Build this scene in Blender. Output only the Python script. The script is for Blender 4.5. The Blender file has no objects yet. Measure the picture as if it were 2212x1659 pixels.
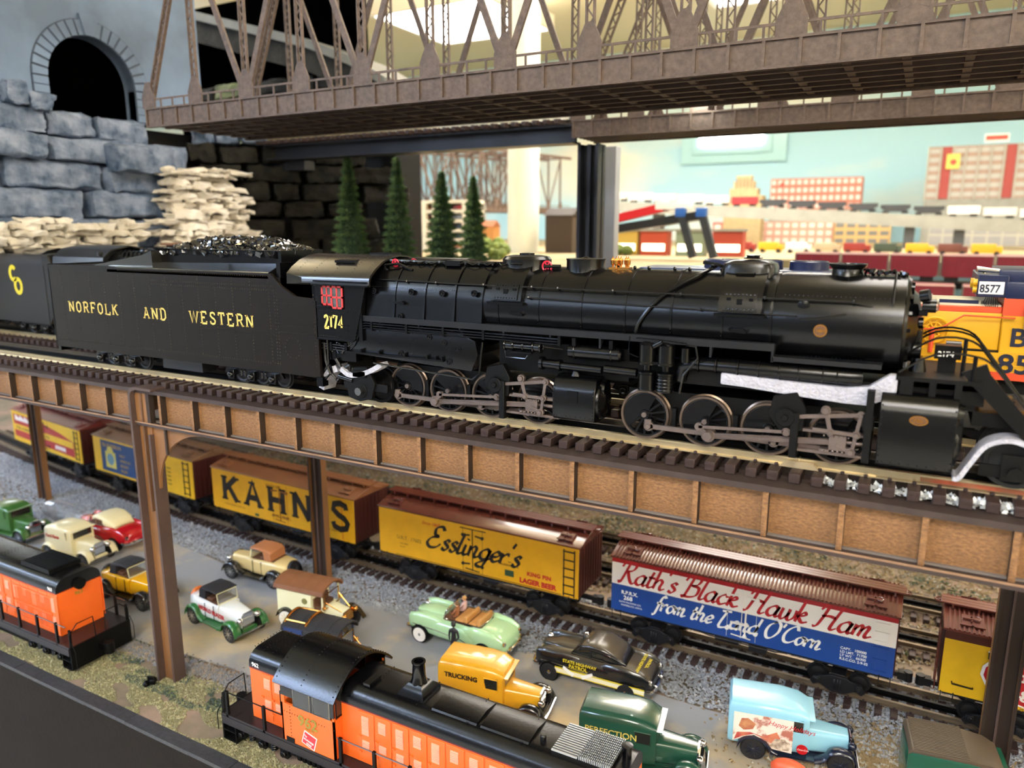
import bpy, bmesh, math, random
from math import sin, cos, pi, radians as R
from mathutils import Vector, Matrix
random.seed(7)
sc = bpy.context.scene
col = sc.collection
CAMH = 1.52            # camera height above the room floor, metres
# ------------------------------------------------------------------ camera, world, light, exposure
cam_d = bpy.data.cameras.new('camera'); cam = bpy.data.objects.new('camera', cam_d); col.objects.link(cam)
cam.location = (0, 0, CAMH)
cam.rotation_euler = (R(90 - 11.8), 0, R(28.4))
cam_d.sensor_width = 36; cam_d.lens = 36 * 1620 / 2212
cam_d.clip_start = 0.02; cam_d.clip_end = 50
cam_d.dof.use_dof = True; cam_d.dof.focus_distance = 0.52; cam_d.dof.aperture_fstop = 8.6
sc.camera = cam
w = bpy.data.worlds.new('world'); sc.world = w; w.use_nodes = True
w.node_tree.nodes['Background'].inputs[0].default_value = (0.9, 0.92, 1, 1)
w.node_tree.nodes['Background'].inputs[1].default_value = 0.0
sc.view_settings.view_transform = 'Standard'; sc.view_settings.look = 'None'
sc.view_settings.gamma = 1; sc.view_settings.use_curve_mapping = False
sc.view_settings.exposure = 0.6
LAMP = 13.5            # radiance of the ceiling troffers
def lamp(x, y, z, sx, sy, watts, colr, tgt=None):
    d = bpy.data.lights.new('ceiling_lamp', 'AREA'); d.shape = 'RECTANGLE'; d.size = sx; d.size_y = sy
    d.energy = watts; d.color = colr
    o = bpy.data.objects.new('ceiling_lamp', d); o.location = (x / 100, y / 100, z / 100 + CAMH); col.objects.link(o)
    return o

# ------------------------------------------------------------------ mesh builder (centimetres)
class MB:
    def __init__(s): s.v = []; s.f = []
    def add(s, vs, fs):
        n = len(s.v); s.v += [tuple(p) for p in vs]; s.f += [tuple(i + n for i in q) for q in fs]; return s
    def box(s, x0, x1, y0, y1, z0, z1):
        return s.add([(x, y, z) for z in (z0, z1) for y in (y0, y1) for x in (x0, x1)],
                     [(0, 2, 3, 1), (4, 5, 7, 6), (0, 1, 5, 4), (2, 6, 7, 3), (0, 4, 6, 2), (1, 3, 7, 5)])
    def cb(s, x, y, z, sx, sy, sz): return s.box(x - sx / 2, x + sx / 2, y - sy / 2, y + sy / 2, z - sz / 2, z + sz / 2)
    def loft(s, rings, cap=True, closed=True):
        n = len(rings[0]); vs = [p for r in rings for p in r]; fs = []
        for i in range(len(rings) - 1):
            for j in range(n if closed else n - 1):
                k = (j + 1) % n
                fs.append((i * n + j, i * n + k, (i + 1) * n + k, (i + 1) * n + j))
        if cap: fs += [tuple(range(n))[::-1], tuple(range((len(rings) - 1) * n, len(rings) * n))]
        return s.add(vs, fs)
    def cyl(s, p, q, r, r2=None, n=16, cap=True):
        p = Vector(p); q = Vector(q); d = (q - p).normalized()
        u = d.orthogonal().normalized() if abs(d.z) > .9 or abs(d.z) < .001 else d.cross(Vector((0, 0, 1))).normalized()
        if abs(d.y) > .99: u = Vector((1, 0, 0))
        w_ = d.cross(u)
        if r2 is None: r2 = r
        return s.loft([[c + (u * cos(2 * pi * i / n) + w_ * sin(2 * pi * i / n)) * rr for i in range(n)] for c, rr in ((p, r), (q, r2))], cap)
    def tube(s, pts, r, n=6, closed=False):
        pts = [Vector(p) for p in pts]; rings = []; m = len(pts); u = None
        for i, p in enumerate(pts):
            if closed: d = pts[(i + 1) % m] - pts[i - 1]
            else: d = pts[min(i + 1, m - 1)] - pts[max(i - 1, 0)]
            d.normalize()
            if u is None: u = d.orthogonal().normalized()
            u = (u - d * u.dot(d)).normalized(); w_ = d.cross(u)
            rr = r[i] if isinstance(r, (list, tuple)) else r
            rings.append([p + (u * cos(2 * pi * k / n) + w_ * sin(2 * pi * k / n)) * rr for k in range(n)])
        if closed: rings.append(rings[0])
        return s.loft(rings, not closed)
    def bar(s, p, q, w_, t, up=(0, 1, 0)):
        """flat bar p->q, width w_ across, thickness t along up"""
        p = Vector(p); q = Vector(q); d = (q - p).normalized(); u = Vector(up); u = (u - d * u.dot(d)).normalized(); v = d.cross(u)
        return s.loft([[c + v * a * w_ / 2 + u * b * t / 2 for a, b in ((-1, -1), (1, -1), (1, 1), (-1, 1))] for c in (p, q)])
    def rev(s, prof, o=(0, 0, 0), ax='z', n=24):
        rings = []
        for r, h in prof:
            ring = []
            for i in range(n):
                a = 2 * pi * i / n; c, d = r * cos(a), r * sin(a)
                ring.append({'z': (o[0] + c, o[1] + d, o[2] + h), 'x': (o[0] + h, o[1] + c, o[2] + d), 'y': (o[0] + d, o[1] + h, o[2] + c)}[ax])
            rings.append(ring)
        return s.loft(rings)
    def ext(s, poly, ax, a, b):
        m = {'x': lambda u, v, h: (h, u, v), 'y': lambda u, v, h: (u, h, v), 'z': lambda u, v, h: (u, v, h)}[ax]
        return s.loft([[m(u, v, h) for u, v in poly] for h in (a, b)])
    def sph(s, c, r, n=10, sc_=(1, 1, 1), a0=-pi / 2, a1=pi / 2):
        k = max(4, n // 2)
        return s.loft([[(c[0] + r * sc_[0] * cos(t) * cos(2 * pi * i / n), c[1] + r * sc_[1] * cos(t) * sin(2 * pi * i / n), c[2] + r * sc_[2] * sin(t)) for i in range(n)]
                       for t in [a0 + (a1 - a0) * j / k + (1e-3 if j == 0 else -1e-3 if j == k else 0) for j in range(k + 1)]])
    def ring(s, c, ax, R_, r, n=24, m=6):
        pts = []
        for i in range(n):
            a = 2 * pi * i / n; u, v = R_ * cos(a), R_ * sin(a)
            pts.append({'x': (c[0], c[1] + u, c[2] + v), 'y': (c[0] + u, c[1], c[2] + v), 'z': (c[0] + u, c[1] + v, c[2])}[ax])
        return s.tube(pts, r, m, True)
    def xf(s, M_): s.v = [tuple(M_ @ Vector(p)) for p in s.v]; return s
    def mv(s, x, y, z): s.v = [(a + x, b + y, c + z) for a, b, c in s.v]; return s
    def copyto(s, o, M_): return o.add([tuple(M_ @ Vector(p)) for p in s.v], s.f)

def T(x, y, z): return Matrix.Translation((x, y, z))

def mesh_of(name, mb, m, ang=38, bev=0):
    me = bpy.data.meshes.new(name)
    me.from_pydata([(x * .01, y * .01, z * .01) for x, y, z in mb.v], [], mb.f)
    bm = bmesh.new(); bm.from_mesh(me)
    bmesh.ops.remove_doubles(bm, verts=bm.verts, dist=2e-6)
    bmesh.ops.recalc_face_normals(bm, faces=bm.faces)
    if bev: bmesh.ops.bevel(bm, geom=[e for e in bm.edges if len(e.link_faces) == 2 and e.calc_face_angle(0) > .6], offset=bev * .01, segments=2 if bev > .08 else 1, profile=.6, affect='EDGES', clamp_overlap=True)
    bm.to_mesh(me); bm.free()
    me.polygons.foreach_set('use_smooth', [True] * len(me.polygons))
    me.set_sharp_from_angle(angle=R(ang))
    if m is not None: me.materials.append(m)
    return me

def props(o, label=None, cat=None, group=None, kind=None):
    if label: o['label'] = label
    if cat: o['category'] = cat
    if group: o['group'] = group
    if kind: o['kind'] = kind
    return o

def link(o, parent=None, at=(0, 0, 0), rz=0):
    col.objects.link(o)
    if parent is not None: o.parent = parent; o.location = (at[0] * .01, at[1] * .01, at[2] * .01)
    else: o.location = (at[0] * .01, at[1] * .01, at[2] * .01 + CAMH)
    o.rotation_euler = (0, 0, R(rz)); return o

def obj(name, mb, m, parent=None, at=(0, 0, 0), rz=0, ang=38, bev=0, **k):
    me = mb if isinstance(mb, bpy.types.Mesh) else mesh_of(name, mb, m, ang, bev)
    o = bpy.data.objects.new(name, me); link(o, parent, at, rz); return props(o, **k)

def thing(name, label, cat, at, rz=0, group=None, kind=None):
    o = bpy.data.objects.new(name, None); o.empty_display_size = .01; link(o, None, at, rz); return props(o, label, cat, group, kind)

def copy_tree(root, at=None, rz=None, parent=None, label=None, group=None):
    kids = {}
    for o in col.objects:
        if o.parent: kids.setdefault(o.parent, []).append(o)
    def cp(o, p):
        c = o.copy(); col.objects.link(c); c.parent = p
        for ch in kids.get(o, []): cp(ch, c)
        return c
    c = cp(root, parent)
    if at is not None: c.location = (at[0] * .01, at[1] * .01, at[2] * .01 + CAMH)
    if rz is not None: c.rotation_euler = (0, 0, R(rz))
    if label: c['label'] = label
    if group: c['group'] = group
    return c

# ------------------------------------------------------------------ materials
def lin(h):
    if isinstance(h, tuple): return h
    h = h.lstrip('#'); c = [int(h[i:i + 2], 16) / 255 for i in (0, 2, 4)]
    return tuple((x / 12.92 if x < .04045 else ((x + .055) / 1.055) ** 2.4) for x in c)
MC = {}
def mat(name, c, rough=.5, metal=0, var=0, vs=60, c2=None, bump=0, bs=300, emit=0, coat=0, spec=.5, trans=0, alpha=1, stretch=(1, 1, 1), ramp=(.35, .65)):
    if name in MC: return MC[name]
    m = bpy.data.materials.new(name); m.use_nodes = True; nt = m.node_tree; N = nt.nodes; L = nt.links
    b = N['Principled BSDF']; c = lin(c)
    b.inputs['Base Color'].default_value = (*c, 1); b.inputs['Roughness'].default_value = rough
    b.inputs['Metallic'].default_value = metal; b.inputs['Specular IOR Level'].default_value = spec
    b.inputs['Coat Weight'].default_value = coat; b.inputs['Coat Roughness'].default_value = .08
    b.inputs['Transmission Weight'].default_value = trans; b.inputs['Alpha'].default_value = alpha
    if emit: b.inputs['Emission Color'].default_value = (*c, 1); b.inputs['Emission Strength'].default_value = emit
    tc = N.new('ShaderNodeTexCoord'); mp = N.new('ShaderNodeMapping'); mp.inputs['Scale'].default_value = stretch
    L.new(tc.outputs['Object'], mp.inputs[0])
    if var or c2:
        n = N.new('ShaderNodeTexNoise'); n.inputs['Scale'].default_value = vs; n.inputs['Detail'].default_value = 5; n.inputs['Roughness'].default_value = .6
        L.new(mp.outputs[0], n.inputs[0])
        r = N.new('ShaderNodeValToRGB'); r.color_ramp.elements[0].position = ramp[0]; r.color_ramp.elements[1].position = ramp[1]
        ca, cb_ = (c, lin(c2)) if c2 else (tuple(x * (1 - var) for x in c), tuple(min(1, x * (1 + var)) for x in c))
        r.color_ramp.elements[0].color = (*ca, 1); r.color_ramp.elements[1].color = (*cb_, 1)
        L.new(n.outputs['Fac'], r.inputs[0]); L.new(r.outputs[0], b.inputs['Base Color'])
    if bump:
        n2 = N.new('ShaderNodeTexNoise'); n2.inputs['Scale'].default_value = bs; n2.inputs['Detail'].default_value = 4
        L.new(mp.outputs[0], n2.inputs[0]); bp = N.new('ShaderNodeBump'); bp.inputs['Strength'].default_value = bump; bp.inputs['Distance'].default_value = .002
        L.new(n2.outputs['Fac'], bp.inputs['Height']); L.new(bp.outputs[0], b.inputs['Normal'])
    MC[name] = m; return m

BLK = mat('loco_black', '#050506', .25, 0, .15, 40, spec=.36, bump=.02, bs=900)
BLKM = mat('matt_black', '#050505', .5, spec=.2)
TBLK = mat('tender_black', '#120c06', .42, 0, .12, 60, spec=.22, bump=.03, bs=900)
GLB = mat('gloss_black', '#0b0b0d', .18)
ROD = mat('rod_steel', '#7d706b', .34, .7, .12, 90)
CHR = mat('chrome', '#d9dadb', .12, 1)
STEEL = mat('bare_steel', '#8a8a88', .3, 1)
BRASS = mat('brass', '#e0a052', .25, 1)
GOLD = mat('gold_lettering', '#d9bd62', .5)
WHITE = mat('white_print', '#f0efeb', .5)
BLKP = mat('black_print', '#1d1a17', .5)
REDP = mat('red_print', '#b41c24', .5)
RUB = mat('black_rubber', '#17171a', .6)
GLS = mat('clear_glass', '#dfe6e6', .05, 0, trans=.9, alpha=.55)
DGL = mat('dark_glass', '#20221f', .1, coat=.5)

# ------------------------------------------------------------------ lettering
def txt(name, s, size, m, parent, at, bold=.0, shear=0, sx=1, ry=0, face='front', al='LEFT', sp=1, th=.012, rz=0):
    """flat print of built-in lettering; face front = towards -Y, left = towards -X, top = up"""
    cu = bpy.data.curves.new(name, 'FONT'); cu.body = s; cu.size = size * .01; cu.offset = bold * .01; cu.extrude = th * .01 / 2
    cu.shear = shear; cu.align_x = al; cu.align_y = 'BOTTOM_BASELINE'; cu.space_character = sp; cu.resolution_u = 4
    t = bpy.data.objects.new(name, cu); col.objects.link(t)
    dg = bpy.context.evaluated_depsgraph_get(); me = bpy.data.meshes.new_from_object(t.evaluated_get(dg))
    bpy.data.objects.remove(t); bpy.data.curves.remove(cu)
    M_ = {'front': Matrix.Rotation(pi / 2, 4, 'X'), 'right': Matrix.Rotation(pi / 2, 4, 'Z') @ Matrix.Rotation(pi / 2, 4, 'X'), 'top': Matrix.Identity(4)}[face]
    me.transform(M_ @ Matrix.Rotation(R(ry), 4, 'Z') @ Matrix.Diagonal((sx, 1, 1, 1)))
    me.materials.clear(); me.materials.append(m); me.name = name
    return obj(name, me, m, parent, at, rz)

def smooth(pts, k=4):
    if len(pts) < 3: return pts
    o = []; P = [pts[0]] + list(pts) + [pts[-1]]
    for i in range(1, len(P) - 2):
        a, b, c, d = P[i - 1:i + 3]
        for j in range(k):
            t = j / k; o.append(tuple(.5 * ((2 * b[q]) + (c[q] - a[q]) * t + (2 * a[q] - 5 * b[q] + 4 * c[q] - d[q]) * t * t + (3 * b[q] - a[q] - 3 * c[q] + d[q]) * t ** 3) for q in range(len(b))))
    o.append(tuple(pts[-1])); return o

def ribbon(mb, pts, wd, nib=None, thin=.35, y=0, th=.012):
    """pen stroke in the XZ plane, printed thickness th towards -Y"""
    n = len(pts); L_ = []; Rr = []
    for i in range(n):
        a = pts[max(i - 1, 0)]; b = pts[min(i + 1, n - 1)]; dx, dz = b[0] - a[0], b[1] - a[1]; l = math.hypot(dx, dz) or 1
        dx /= l; dz /= l; ww = wd / 2
        if nib is not None: ww *= thin + (1 - thin) * abs(dx * sin(nib) - dz * cos(nib))
        L_.append((pts[i][0] - dz * ww, pts[i][1] + dx * ww)); Rr.append((pts[i][0] + dz * ww, pts[i][1] - dx * ww))
    vs = [(x, y - th, z) for x, z in L_ + Rr]
    return mb.add(vs, [(i, i + 1, n + i + 1, n + i) for i in range(n - 1)])

SG = {  # slab letters: (advance, strokes, serif points)
 'N': (.86, [[(.1, 0), (.1, 1)], [(.1, 1), (.64, 0)], [(.64, 0), (.64, 1)]], [(.1, 0), (.06, 1), (.66, 1)]),
 'O': (.86, [[(.37, 1), (.12, .82), (.08, .5), (.12, .18), (.37, 0), (.62, .18), (.66, .5), (.62, .82), (.37, 1)]], []),
 'R': (.84, [[(.12, 0), (.12, 1)], [(.12, 1), (.45, 1), (.6, .9), (.6, .62), (.45, .5), (.12, .5)], [(.4, .5), (.64, 0)]], [(.1, 0), (.08, 1), (.66, 0)]),
 'F': (.78, [[(.12, 0), (.12, 1)], [(.12, 1), (.62, 1), (.62, .8)], [(.12, .52), (.45, .52), (.45, .42)]], [(.14, 0), (.08, 1)]),
 'L': (.76, [[(.12, 1), (.12, 0), (.62, 0), (.62, .25)]], [(.12, 1), (.08, 0)]),
 'K': (.86, [[(.12, 0), (.12, 1)], [(.64, 1), (.14, .45)], [(.3, .6), (.64, 0)]], [(.12, 0), (.12, 1), (.66, 0), (.64, 1)]),
 'A': (.86, [[(.08, 0), (.37, 1), (.66, 0)], [(.2, .35), (.54, .35)]], [(.08, 0), (.66, 0), (.34, 1)]),
 'D': (.84, [[(.12, 0), (.12, 1)], [(.12, 1), (.42, 1), (.62, .8), (.62, .2), (.42, 0), (.12, 0)]], [(.08, 0), (.08, 1)]),
 'W': (1.1, [[(.06, 1), (.28, 0), (.5, 1), (.72, 0), (.94, 1)]], [(.06, 1), (.94, 1)]),
 'E': (.8, [[(.12, 0), (.12, 1)], [(.12, 1), (.6, 1), (.6, .8)], [(.12, .52), (.45, .52)], [(.12, 0), (.62, 0), (.62, .22)]], [(.08, 0), (.08, 1)]),
 'S': (.78, [[(.58, .78), (.56, .93), (.37, 1), (.16, .93), (.12, .72), (.3, .55), (.5, .45), (.62, .28), (.56, .08), (.35, 0), (.14, .08), (.1, .25)]], []),
 'T': (.82, [[(.36, 0), (.36, 1)], [(.06, .78), (.06, 1), (.66, 1), (.66, .78)]], [(.36, 0)]),
 'H': (.88, [[(.12, 0), (.12, 1)], [(.62, 0), (.62, 1)], [(.12, .5), (.62, .5)]], [(.12, 0), (.12, 1), (.62, 0), (.62, 1)]),
 "'": (.35, [[(.12, 1), (.1, .72)]], []), ' ': (1.15, [], []),
 '2': (.72, [[(.1, .78), (.16, .95), (.34, 1), (.52, .9), (.52, .7), (.12, .04), (.1, 0), (.58, 0), (.58, .16)]], []),
 '1': (.5, [[(.12, .85), (.26, 1), (.26, 0)]], [(.26, 0)]),
 '7': (.7, [[(.1, .82), (.1, 1), (.56, 1), (.26, 0)]], []),
 '4': (.74, [[(.46, 0), (.46, 1), (.06, .3), (.62, .3)]], [(.46, 0)]),
}
def slab(name, s, h, m, parent, at, w_=.16, sx=1, gap=0, th=.012):
    mb = MB(); x = 0
    for ch in s:
        adv, st, se = SG[ch]
        for p in st: ribbon(mb, [((x + a * sx) * h, b * h) for a, b in p], w_ * h, th=th)
        for a, b in se:
            zz = .045 if b == 0 else .955
            ribbon(mb, [((x + (a - .13) * sx) * h, zz * h), ((x + (a + .13) * sx) * h, zz * h)], .09 * h, th=th)
        x += adv * sx + gap
    obj(name, mb, m, parent, at); return x * h

CG = {  # cursive letters, x-height 1
 'a': (.95, [[(.75, .8), (.5, 1), (.15, .7), (.1, .25), (.35, 0), (.65, .25), (.78, .95)], [(.78, 1), (.7, .3), (.8, .02), (1, .2)]]),
 'c': (.75, [[(.7, .75), (.5, 1), (.15, .7), (.1, .3), (.35, 0), (.75, .25)]]),
 'd': (.95, [[(.75, .8), (.5, 1), (.15, .7), (.1, .25), (.35, 0), (.65, .25), (.78, .95)], [(.85, 2), (.72, .3), (.8, .02), (1, .2)]]),
 'e': (.72, [[(.12, .45), (.45, .5), (.65, .75), (.45, 1), (.15, .7), (.1, .3), (.35, 0), (.75, .25)]]),
 'f': (.6, [[(.8, 1.75), (.6, 2), (.4, 1.6), (.3, .5), (.2, -.5), (-.05, -.6)], [(.05, .95), (.7, 1)]]),
 'g': (.9, [[(.75, .8), (.5, 1), (.15, .7), (.1, .25), (.35, 0), (.65, .25), (.78, .95)], [(.78, 1), (.68, 0), (.5, -.7), (.15, -.75), (.1, -.45), (.95, .2)]]),
 'h': (.95, [[(.2, 2), (.1, 0)], [(.12, .5), (.4, .98), (.65, .8), (.6, .3), (.7, 0), (1, .2)]]),
 'i': (.45, [[(.15, 1), (.1, .25), (.22, 0), (.5, .2)], [(.2, 1.45), (.2, 1.6)]]),
 'k': (.85, [[(.2, 2), (.1, 0)], [(.12, .45), (.45, .98), (.6, .75), (.25, .5), (.55, .05), (.9, .2)]]),
 'l': (.45, [[(.25, 2), (.1, .3), (.22, 0), (.5, .2)]]),
 'm': (1.25, [[(.1, 1), (.1, 0)], [(.1, .5), (.35, .98), (.52, .8), (.48, 0)], [(.5, .5), (.78, .98), (.93, .8), (.88, .25), (.98, 0), (1.3, .2)]]),
 'n': (.9, [[(.1, 1), (.1, 0)], [(.1, .5), (.38, .98), (.6, .8), (.55, .25), (.65, 0), (.95, .2)]]),
 'o': (.8, [[(.5, 1), (.15, .75), (.1, .3), (.35, 0), (.65, .3), (.7, .75), (.5, 1), (.85, .9)]]),
 'r': (.65, [[(.1, 1), (.1, 0)], [(.1, .5), (.4, .95), (.65, .9)]]),
 's': (.65, [[(.6, .85), (.4, 1), (.2, .75), (.55, .35), (.35, 0), (.05, .15)]]),
 't': (.55, [[(.3, 1.6), (.15, .3), (.3, 0), (.6, .2)], [(.02, 1), (.58, 1)]]),
 'w': (1.1, [[(.1, 1), (.1, .2), (.3, 0), (.55, .4), (.58, 1)], [(.58, .7), (.6, .15), (.8, 0), (1.05, .4), (1.05, 1)]]),
 "'": (.3, [[(.18, 2.1), (.05, 1.6)]]), ' ': (.55, []),
 'R': (1.3, [[(.45, 2.1), (.2, 0), (0, .1)], [(-.1, 1.5), (.1, 2), (.6, 2.2), (1, 1.8), (.85, 1.3), (.4, 1.1)], [(.5, 1.1), (.8, .4), (1.1, 0), (1.35, .15)]]),
 'B': (1.25, [[(.45, 2.1), (.2, 0), (0, .1)], [(-.1, 1.5), (.1, 2), (.6, 2.2), (1, 1.8), (.85, 1.3), (.4, 1.1)], [(.5, 1.12), (1.05, 1), (1.05, .3), (.6, 0), (.2, 0)]]),
 'H': (1.5, [[(0, 1.6), (.25, 2.1), (.4, 1.8), (.2, .2), (-.1, 0)], [(1.3, 2.2), (1.05, .3), (1.2, 0), (1.45, .2)], [(.2, 1.05), (.7, 1.15), (1.15, 1.05)]]),
 'O': (1.4, [[(.8, 2.1), (.25, 1.6), (.1, .8), (.35, .05), (.8, .1), (1.2, .9), (1.15, 1.8), (.8, 2.1), (.5, 1.8)]]),
 'C': (1.25, [[(1.15, 1.6), (.9, 2.1), (.35, 1.6), (.12, .8), (.3, .1), (.75, 0), (1.2, .4)]]),
 'L': (1.2, [[(0, 1.9), (.9, 2)], [(.5, 2), (.2, 0), (.9, .0), (1.1, .35)]]),
 'E': (1.3, [[(1.2, 1.8), (.95, 2.15), (.5, 1.9), (.55, 1.3), (.9, 1.15), (.35, .95), (.1, .4), (.4, 0), (.9, .1), (1.2, .5)]]),
}
def script(name, s, h, m, parent, at, w_=.3, sx=1, shear=.32, nib=R(35), th=.012, rise=0):
    mb = MB(); x = 0
    for ch in s:
        adv, st = CG[ch]
        for p in st: ribbon(mb, smooth([((x + (a + b * shear) * sx) * h, b * h + rise * x * h) for a, b in p], 5), w_ * h, nib, .3, th=th)
        x += adv * sx
    obj(name, mb, m, parent, at); return x * h
# ------------------------------------------------------------------ room shell
CRM = mat('ceiling_cream', '#fff4d6', .75, 0, .04, 6, bump=.15, bs=80)
WALLP = mat('wall_cream', '#e9dfc4', .7)
b = MB().box(-620, 420, -320, 420, -156, -152)
obj('floor', b, mat('carpet', '#cdc8be', .8, 0, .06, 40), kind='structure')
ceil = obj('ceiling', MB().box(-620, 420, -320, 420, 94, 98), mat('ceiling_grid', '#d8cfae', .6), kind='structure')
TROF = [(x, y) for x in (-540, -360, -180, 0, 180, 360) for y in (-260, -80, 100, 280)]
TR = {(round((x + 620) / 60), round((y + 320) / 60)) for x, y in TROF}
tile = mesh_of('ceiling_tile', MB().cb(0, 0, 0, 59, 59, 1.2), CRM)
trm = mesh_of('tm', MB().cb(0, 0, 0, 1, 1, 1), CRM)
lm = mat('troffer_light', '#fff7ee', .5, emit=LAMP)
lm2 = mat('troffer_light_cool', '#dfeaff', .5, emit=LAMP)
lmf = mat('troffer_light_front', '#fffaf4', .5, emit=LAMP * 1.8)
lm3 = mat('troffer_light_blue', '#bcd4ff', .5, emit=LAMP * 2.2)
fm = mat('troffer_frame', '#eeeae0', .4)
cells = {}
for i in range(17):
    for j in range(13):
        x = -620 + 30 + i * 60; y = -326 + j * 60
        if j == 0: continue
        if (i % 3 == 1 and j % 3 == 1 and (i, j) != (10, 10)) or (j == 10 and i in (9, 11)) or (j == 9 and i in (8, 9)): cells[i, j] = (x, y)
        elif x < 200: obj('ceiling_tile', tile, None, ceil, (x, y, 93.3)); 
        else: obj('ceiling_tile', tile, None, ceil, (x, y, 93.3))
for o in ceil.children: o.location.z = .933 + CAMH
k = 0
for (i, j), (x, y) in cells.items():
    rown = ['front wall', 'second', 'third', 'back wall', 'extra middle'][min(3, j // 3) if j != 9 else 4]; t = thing('ceiling_light', f'square glowing ceiling panel, {dict([(1, "far left"), (4, "second"), (7, "third"), (8, "left of middle"), (9, "middle"), (10, "fourth"), (11, "right of middle"), (13, "fifth"), (16, "far right")])[i]} of the {rown} row', 'light', (x, y, 92.4), group='ceiling light panels')
    obj('frame', MB().box(-27, 27, -27, -25, -13, -7).box(-27, 27, 25, 27, -13, -7).box(-27, -25, -25, 25, -13, -7).box(25, 27, -25, 25, -13, -7).box(-.6, .6, -20, -18, -7, 1).box(-.6, .6, 18, 20, -7, 1), fm, t)
    obj('diffuser', MB().box(-25, 25, -25, 25, -12.6, -7.4), (lm3 if x < -60 else lmf) if y < 60 else (lm if x > -300 else lm2), t)
# mural sky wall
sky = bpy.data.materials.new('painted_sky'); sky.use_nodes = True; nt = sky.node_tree; b_ = nt.nodes['Principled BSDF']; b_.inputs['Roughness'].default_value = .6
tc = nt.nodes.new('ShaderNodeTexCoord'); mp = nt.nodes.new('ShaderNodeMapping'); mp.inputs['Scale'].default_value = (.8, 1, 2.2)
nz = nt.nodes.new('ShaderNodeTexNoise'); nz.inputs['Scale'].default_value = 1.3; nz.inputs['Detail'].default_value = 4
rp = nt.nodes.new('ShaderNodeValToRGB'); rp.color_ramp.elements[0].position = .44; rp.color_ramp.elements[1].position = .66
rp.color_ramp.elements[0].color = (*lin('#a6d2e2'), 1); rp.color_ramp.elements[1].color = (*lin('#dedccb'), 1)
nt.links.new(tc.outputs['Object'], mp.inputs[0]); nt.links.new(mp.outputs[0], nz.inputs[0]); nt.links.new(nz.outputs['Fac'], rp.inputs[0]); nt.links.new(rp.outputs[0], b_.inputs['Base Color'])
obj('wall_back', MB().box(-620, 420, 416, 422, -152, 94), sky, kind='structure')
obj('wall_left', MB().box(-626, -620, -320, 420, -152, 94), WALLP, kind='structure')
WALLD = mat('wall_dark', '#6b6864', .8)
obj('wall_right', MB().box(420, 426, -320, 420, -152, 94), WALLP, kind='structure')
obj('wall_front', MB().box(-620, 420, -326, -320, -152, 94), WALLD, kind='structure')

# ------------------------------------------------------------------ layout table
ROAD = mat('road_grey', '#8f9297', .7, 0, c2='#c8b184', vs=7, bump=.1, bs=200, ramp=(.5, .68))
DIRT = mat('ground_paint', '#8f7767', .85, 0, c2='#5e5a48', vs=14, bump=.2, bs=150)
tbl = thing('layout_table', 'black-edged model railroad table carrying the roads, gravel and lower tracks', 'table', (0, 0, -42))
obj('ground_board', MB().box(-215, 60, 35.8, 128, -1.4, -.02), DIRT, tbl)
FASC = mat('fascia_paint', '#1d1814', .7, 0, .1, 30, bump=.15, bs=300, spec=.12)
obj('fascia', MB().box(-215, 60, 34.9, 35.7, -36, -.05), FASC, tbl)
e_ = MB(); rx = -215
while rx < 60:
    l = random.uniform(2, 9); e_.box(rx, rx + l - .02, 34.75, 35.95, -.28 + random.uniform(-.02, .02), .06 + random.uniform(-.03, .03)); rx += l
obj('edge_strip', e_, mat('edge_paint', '#2b2c30', .5, 0, c2='#3a3b40', vs=300), tbl)
bo = MB().cyl((-80.2, 34.9, -3.2), (-80.2, 34.5, -3.2), .34, n=6).cyl((-80.2, 34.9, -3.2), (-80.2, 34.7, -3.2), .6, n=20)
obj('bolt', bo, STEEL, tbl, label='steel bolt head on the dark fascia')
# table legs / under frame (out of view, holds the table)
for x in (-210, -80, 52): obj('leg', MB().box(x, x + 6, 40, 46, -110, -1.4).box(x, x + 6, 118, 124, -110, -1.4), mat('leg_wood', '#5b4630', .6), tbl)
# road slab with smooth painted surface, slightly proud
rd = MB()
def strip(mb, xs, y0, y1, z0, z1, jit=0):
    a = []; 
    for x in xs: a.append((x, y0(x) + random.uniform(-jit, jit), y1(x) + random.uniform(-jit, jit)))
    for (xa, p, q), (xb, r, s) in zip(a, a[1:]):
        mb.add([(xa, p, z0), (xb, r, z0), (xb, s, z0), (xa, q, z0), (xa, p, z1), (xb, r, z1), (xb, s, z1), (xa, q, z1)], [(4, 5, 6, 7), (0, 1, 5, 4), (3, 7, 6, 2), (0, 4, 7, 3), (1, 2, 6, 5)])
xs = [-215 + 2.5 * i for i in range(88)]
strip(rd, xs, lambda x: 44.6 + .8 * sin(x * .11) + (4 if x > -14 else 0) * min(1, (x + 14) / 6), lambda x: 61.3 + .9 * sin(x * .13 + 1) - max(0, (x + 16)) * .12, -.02, .12, .15)
obj('road', rd, ROAD, tbl, label='grey road with tan dirt patches')

obj('tan_board', MB().box(-66, -13, 104, 109, -.02, .5), mat('raw_board', '#b08a62', .7, 0, .1, 20), tbl, label='raw tan board lying behind the lower tracks')
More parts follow.
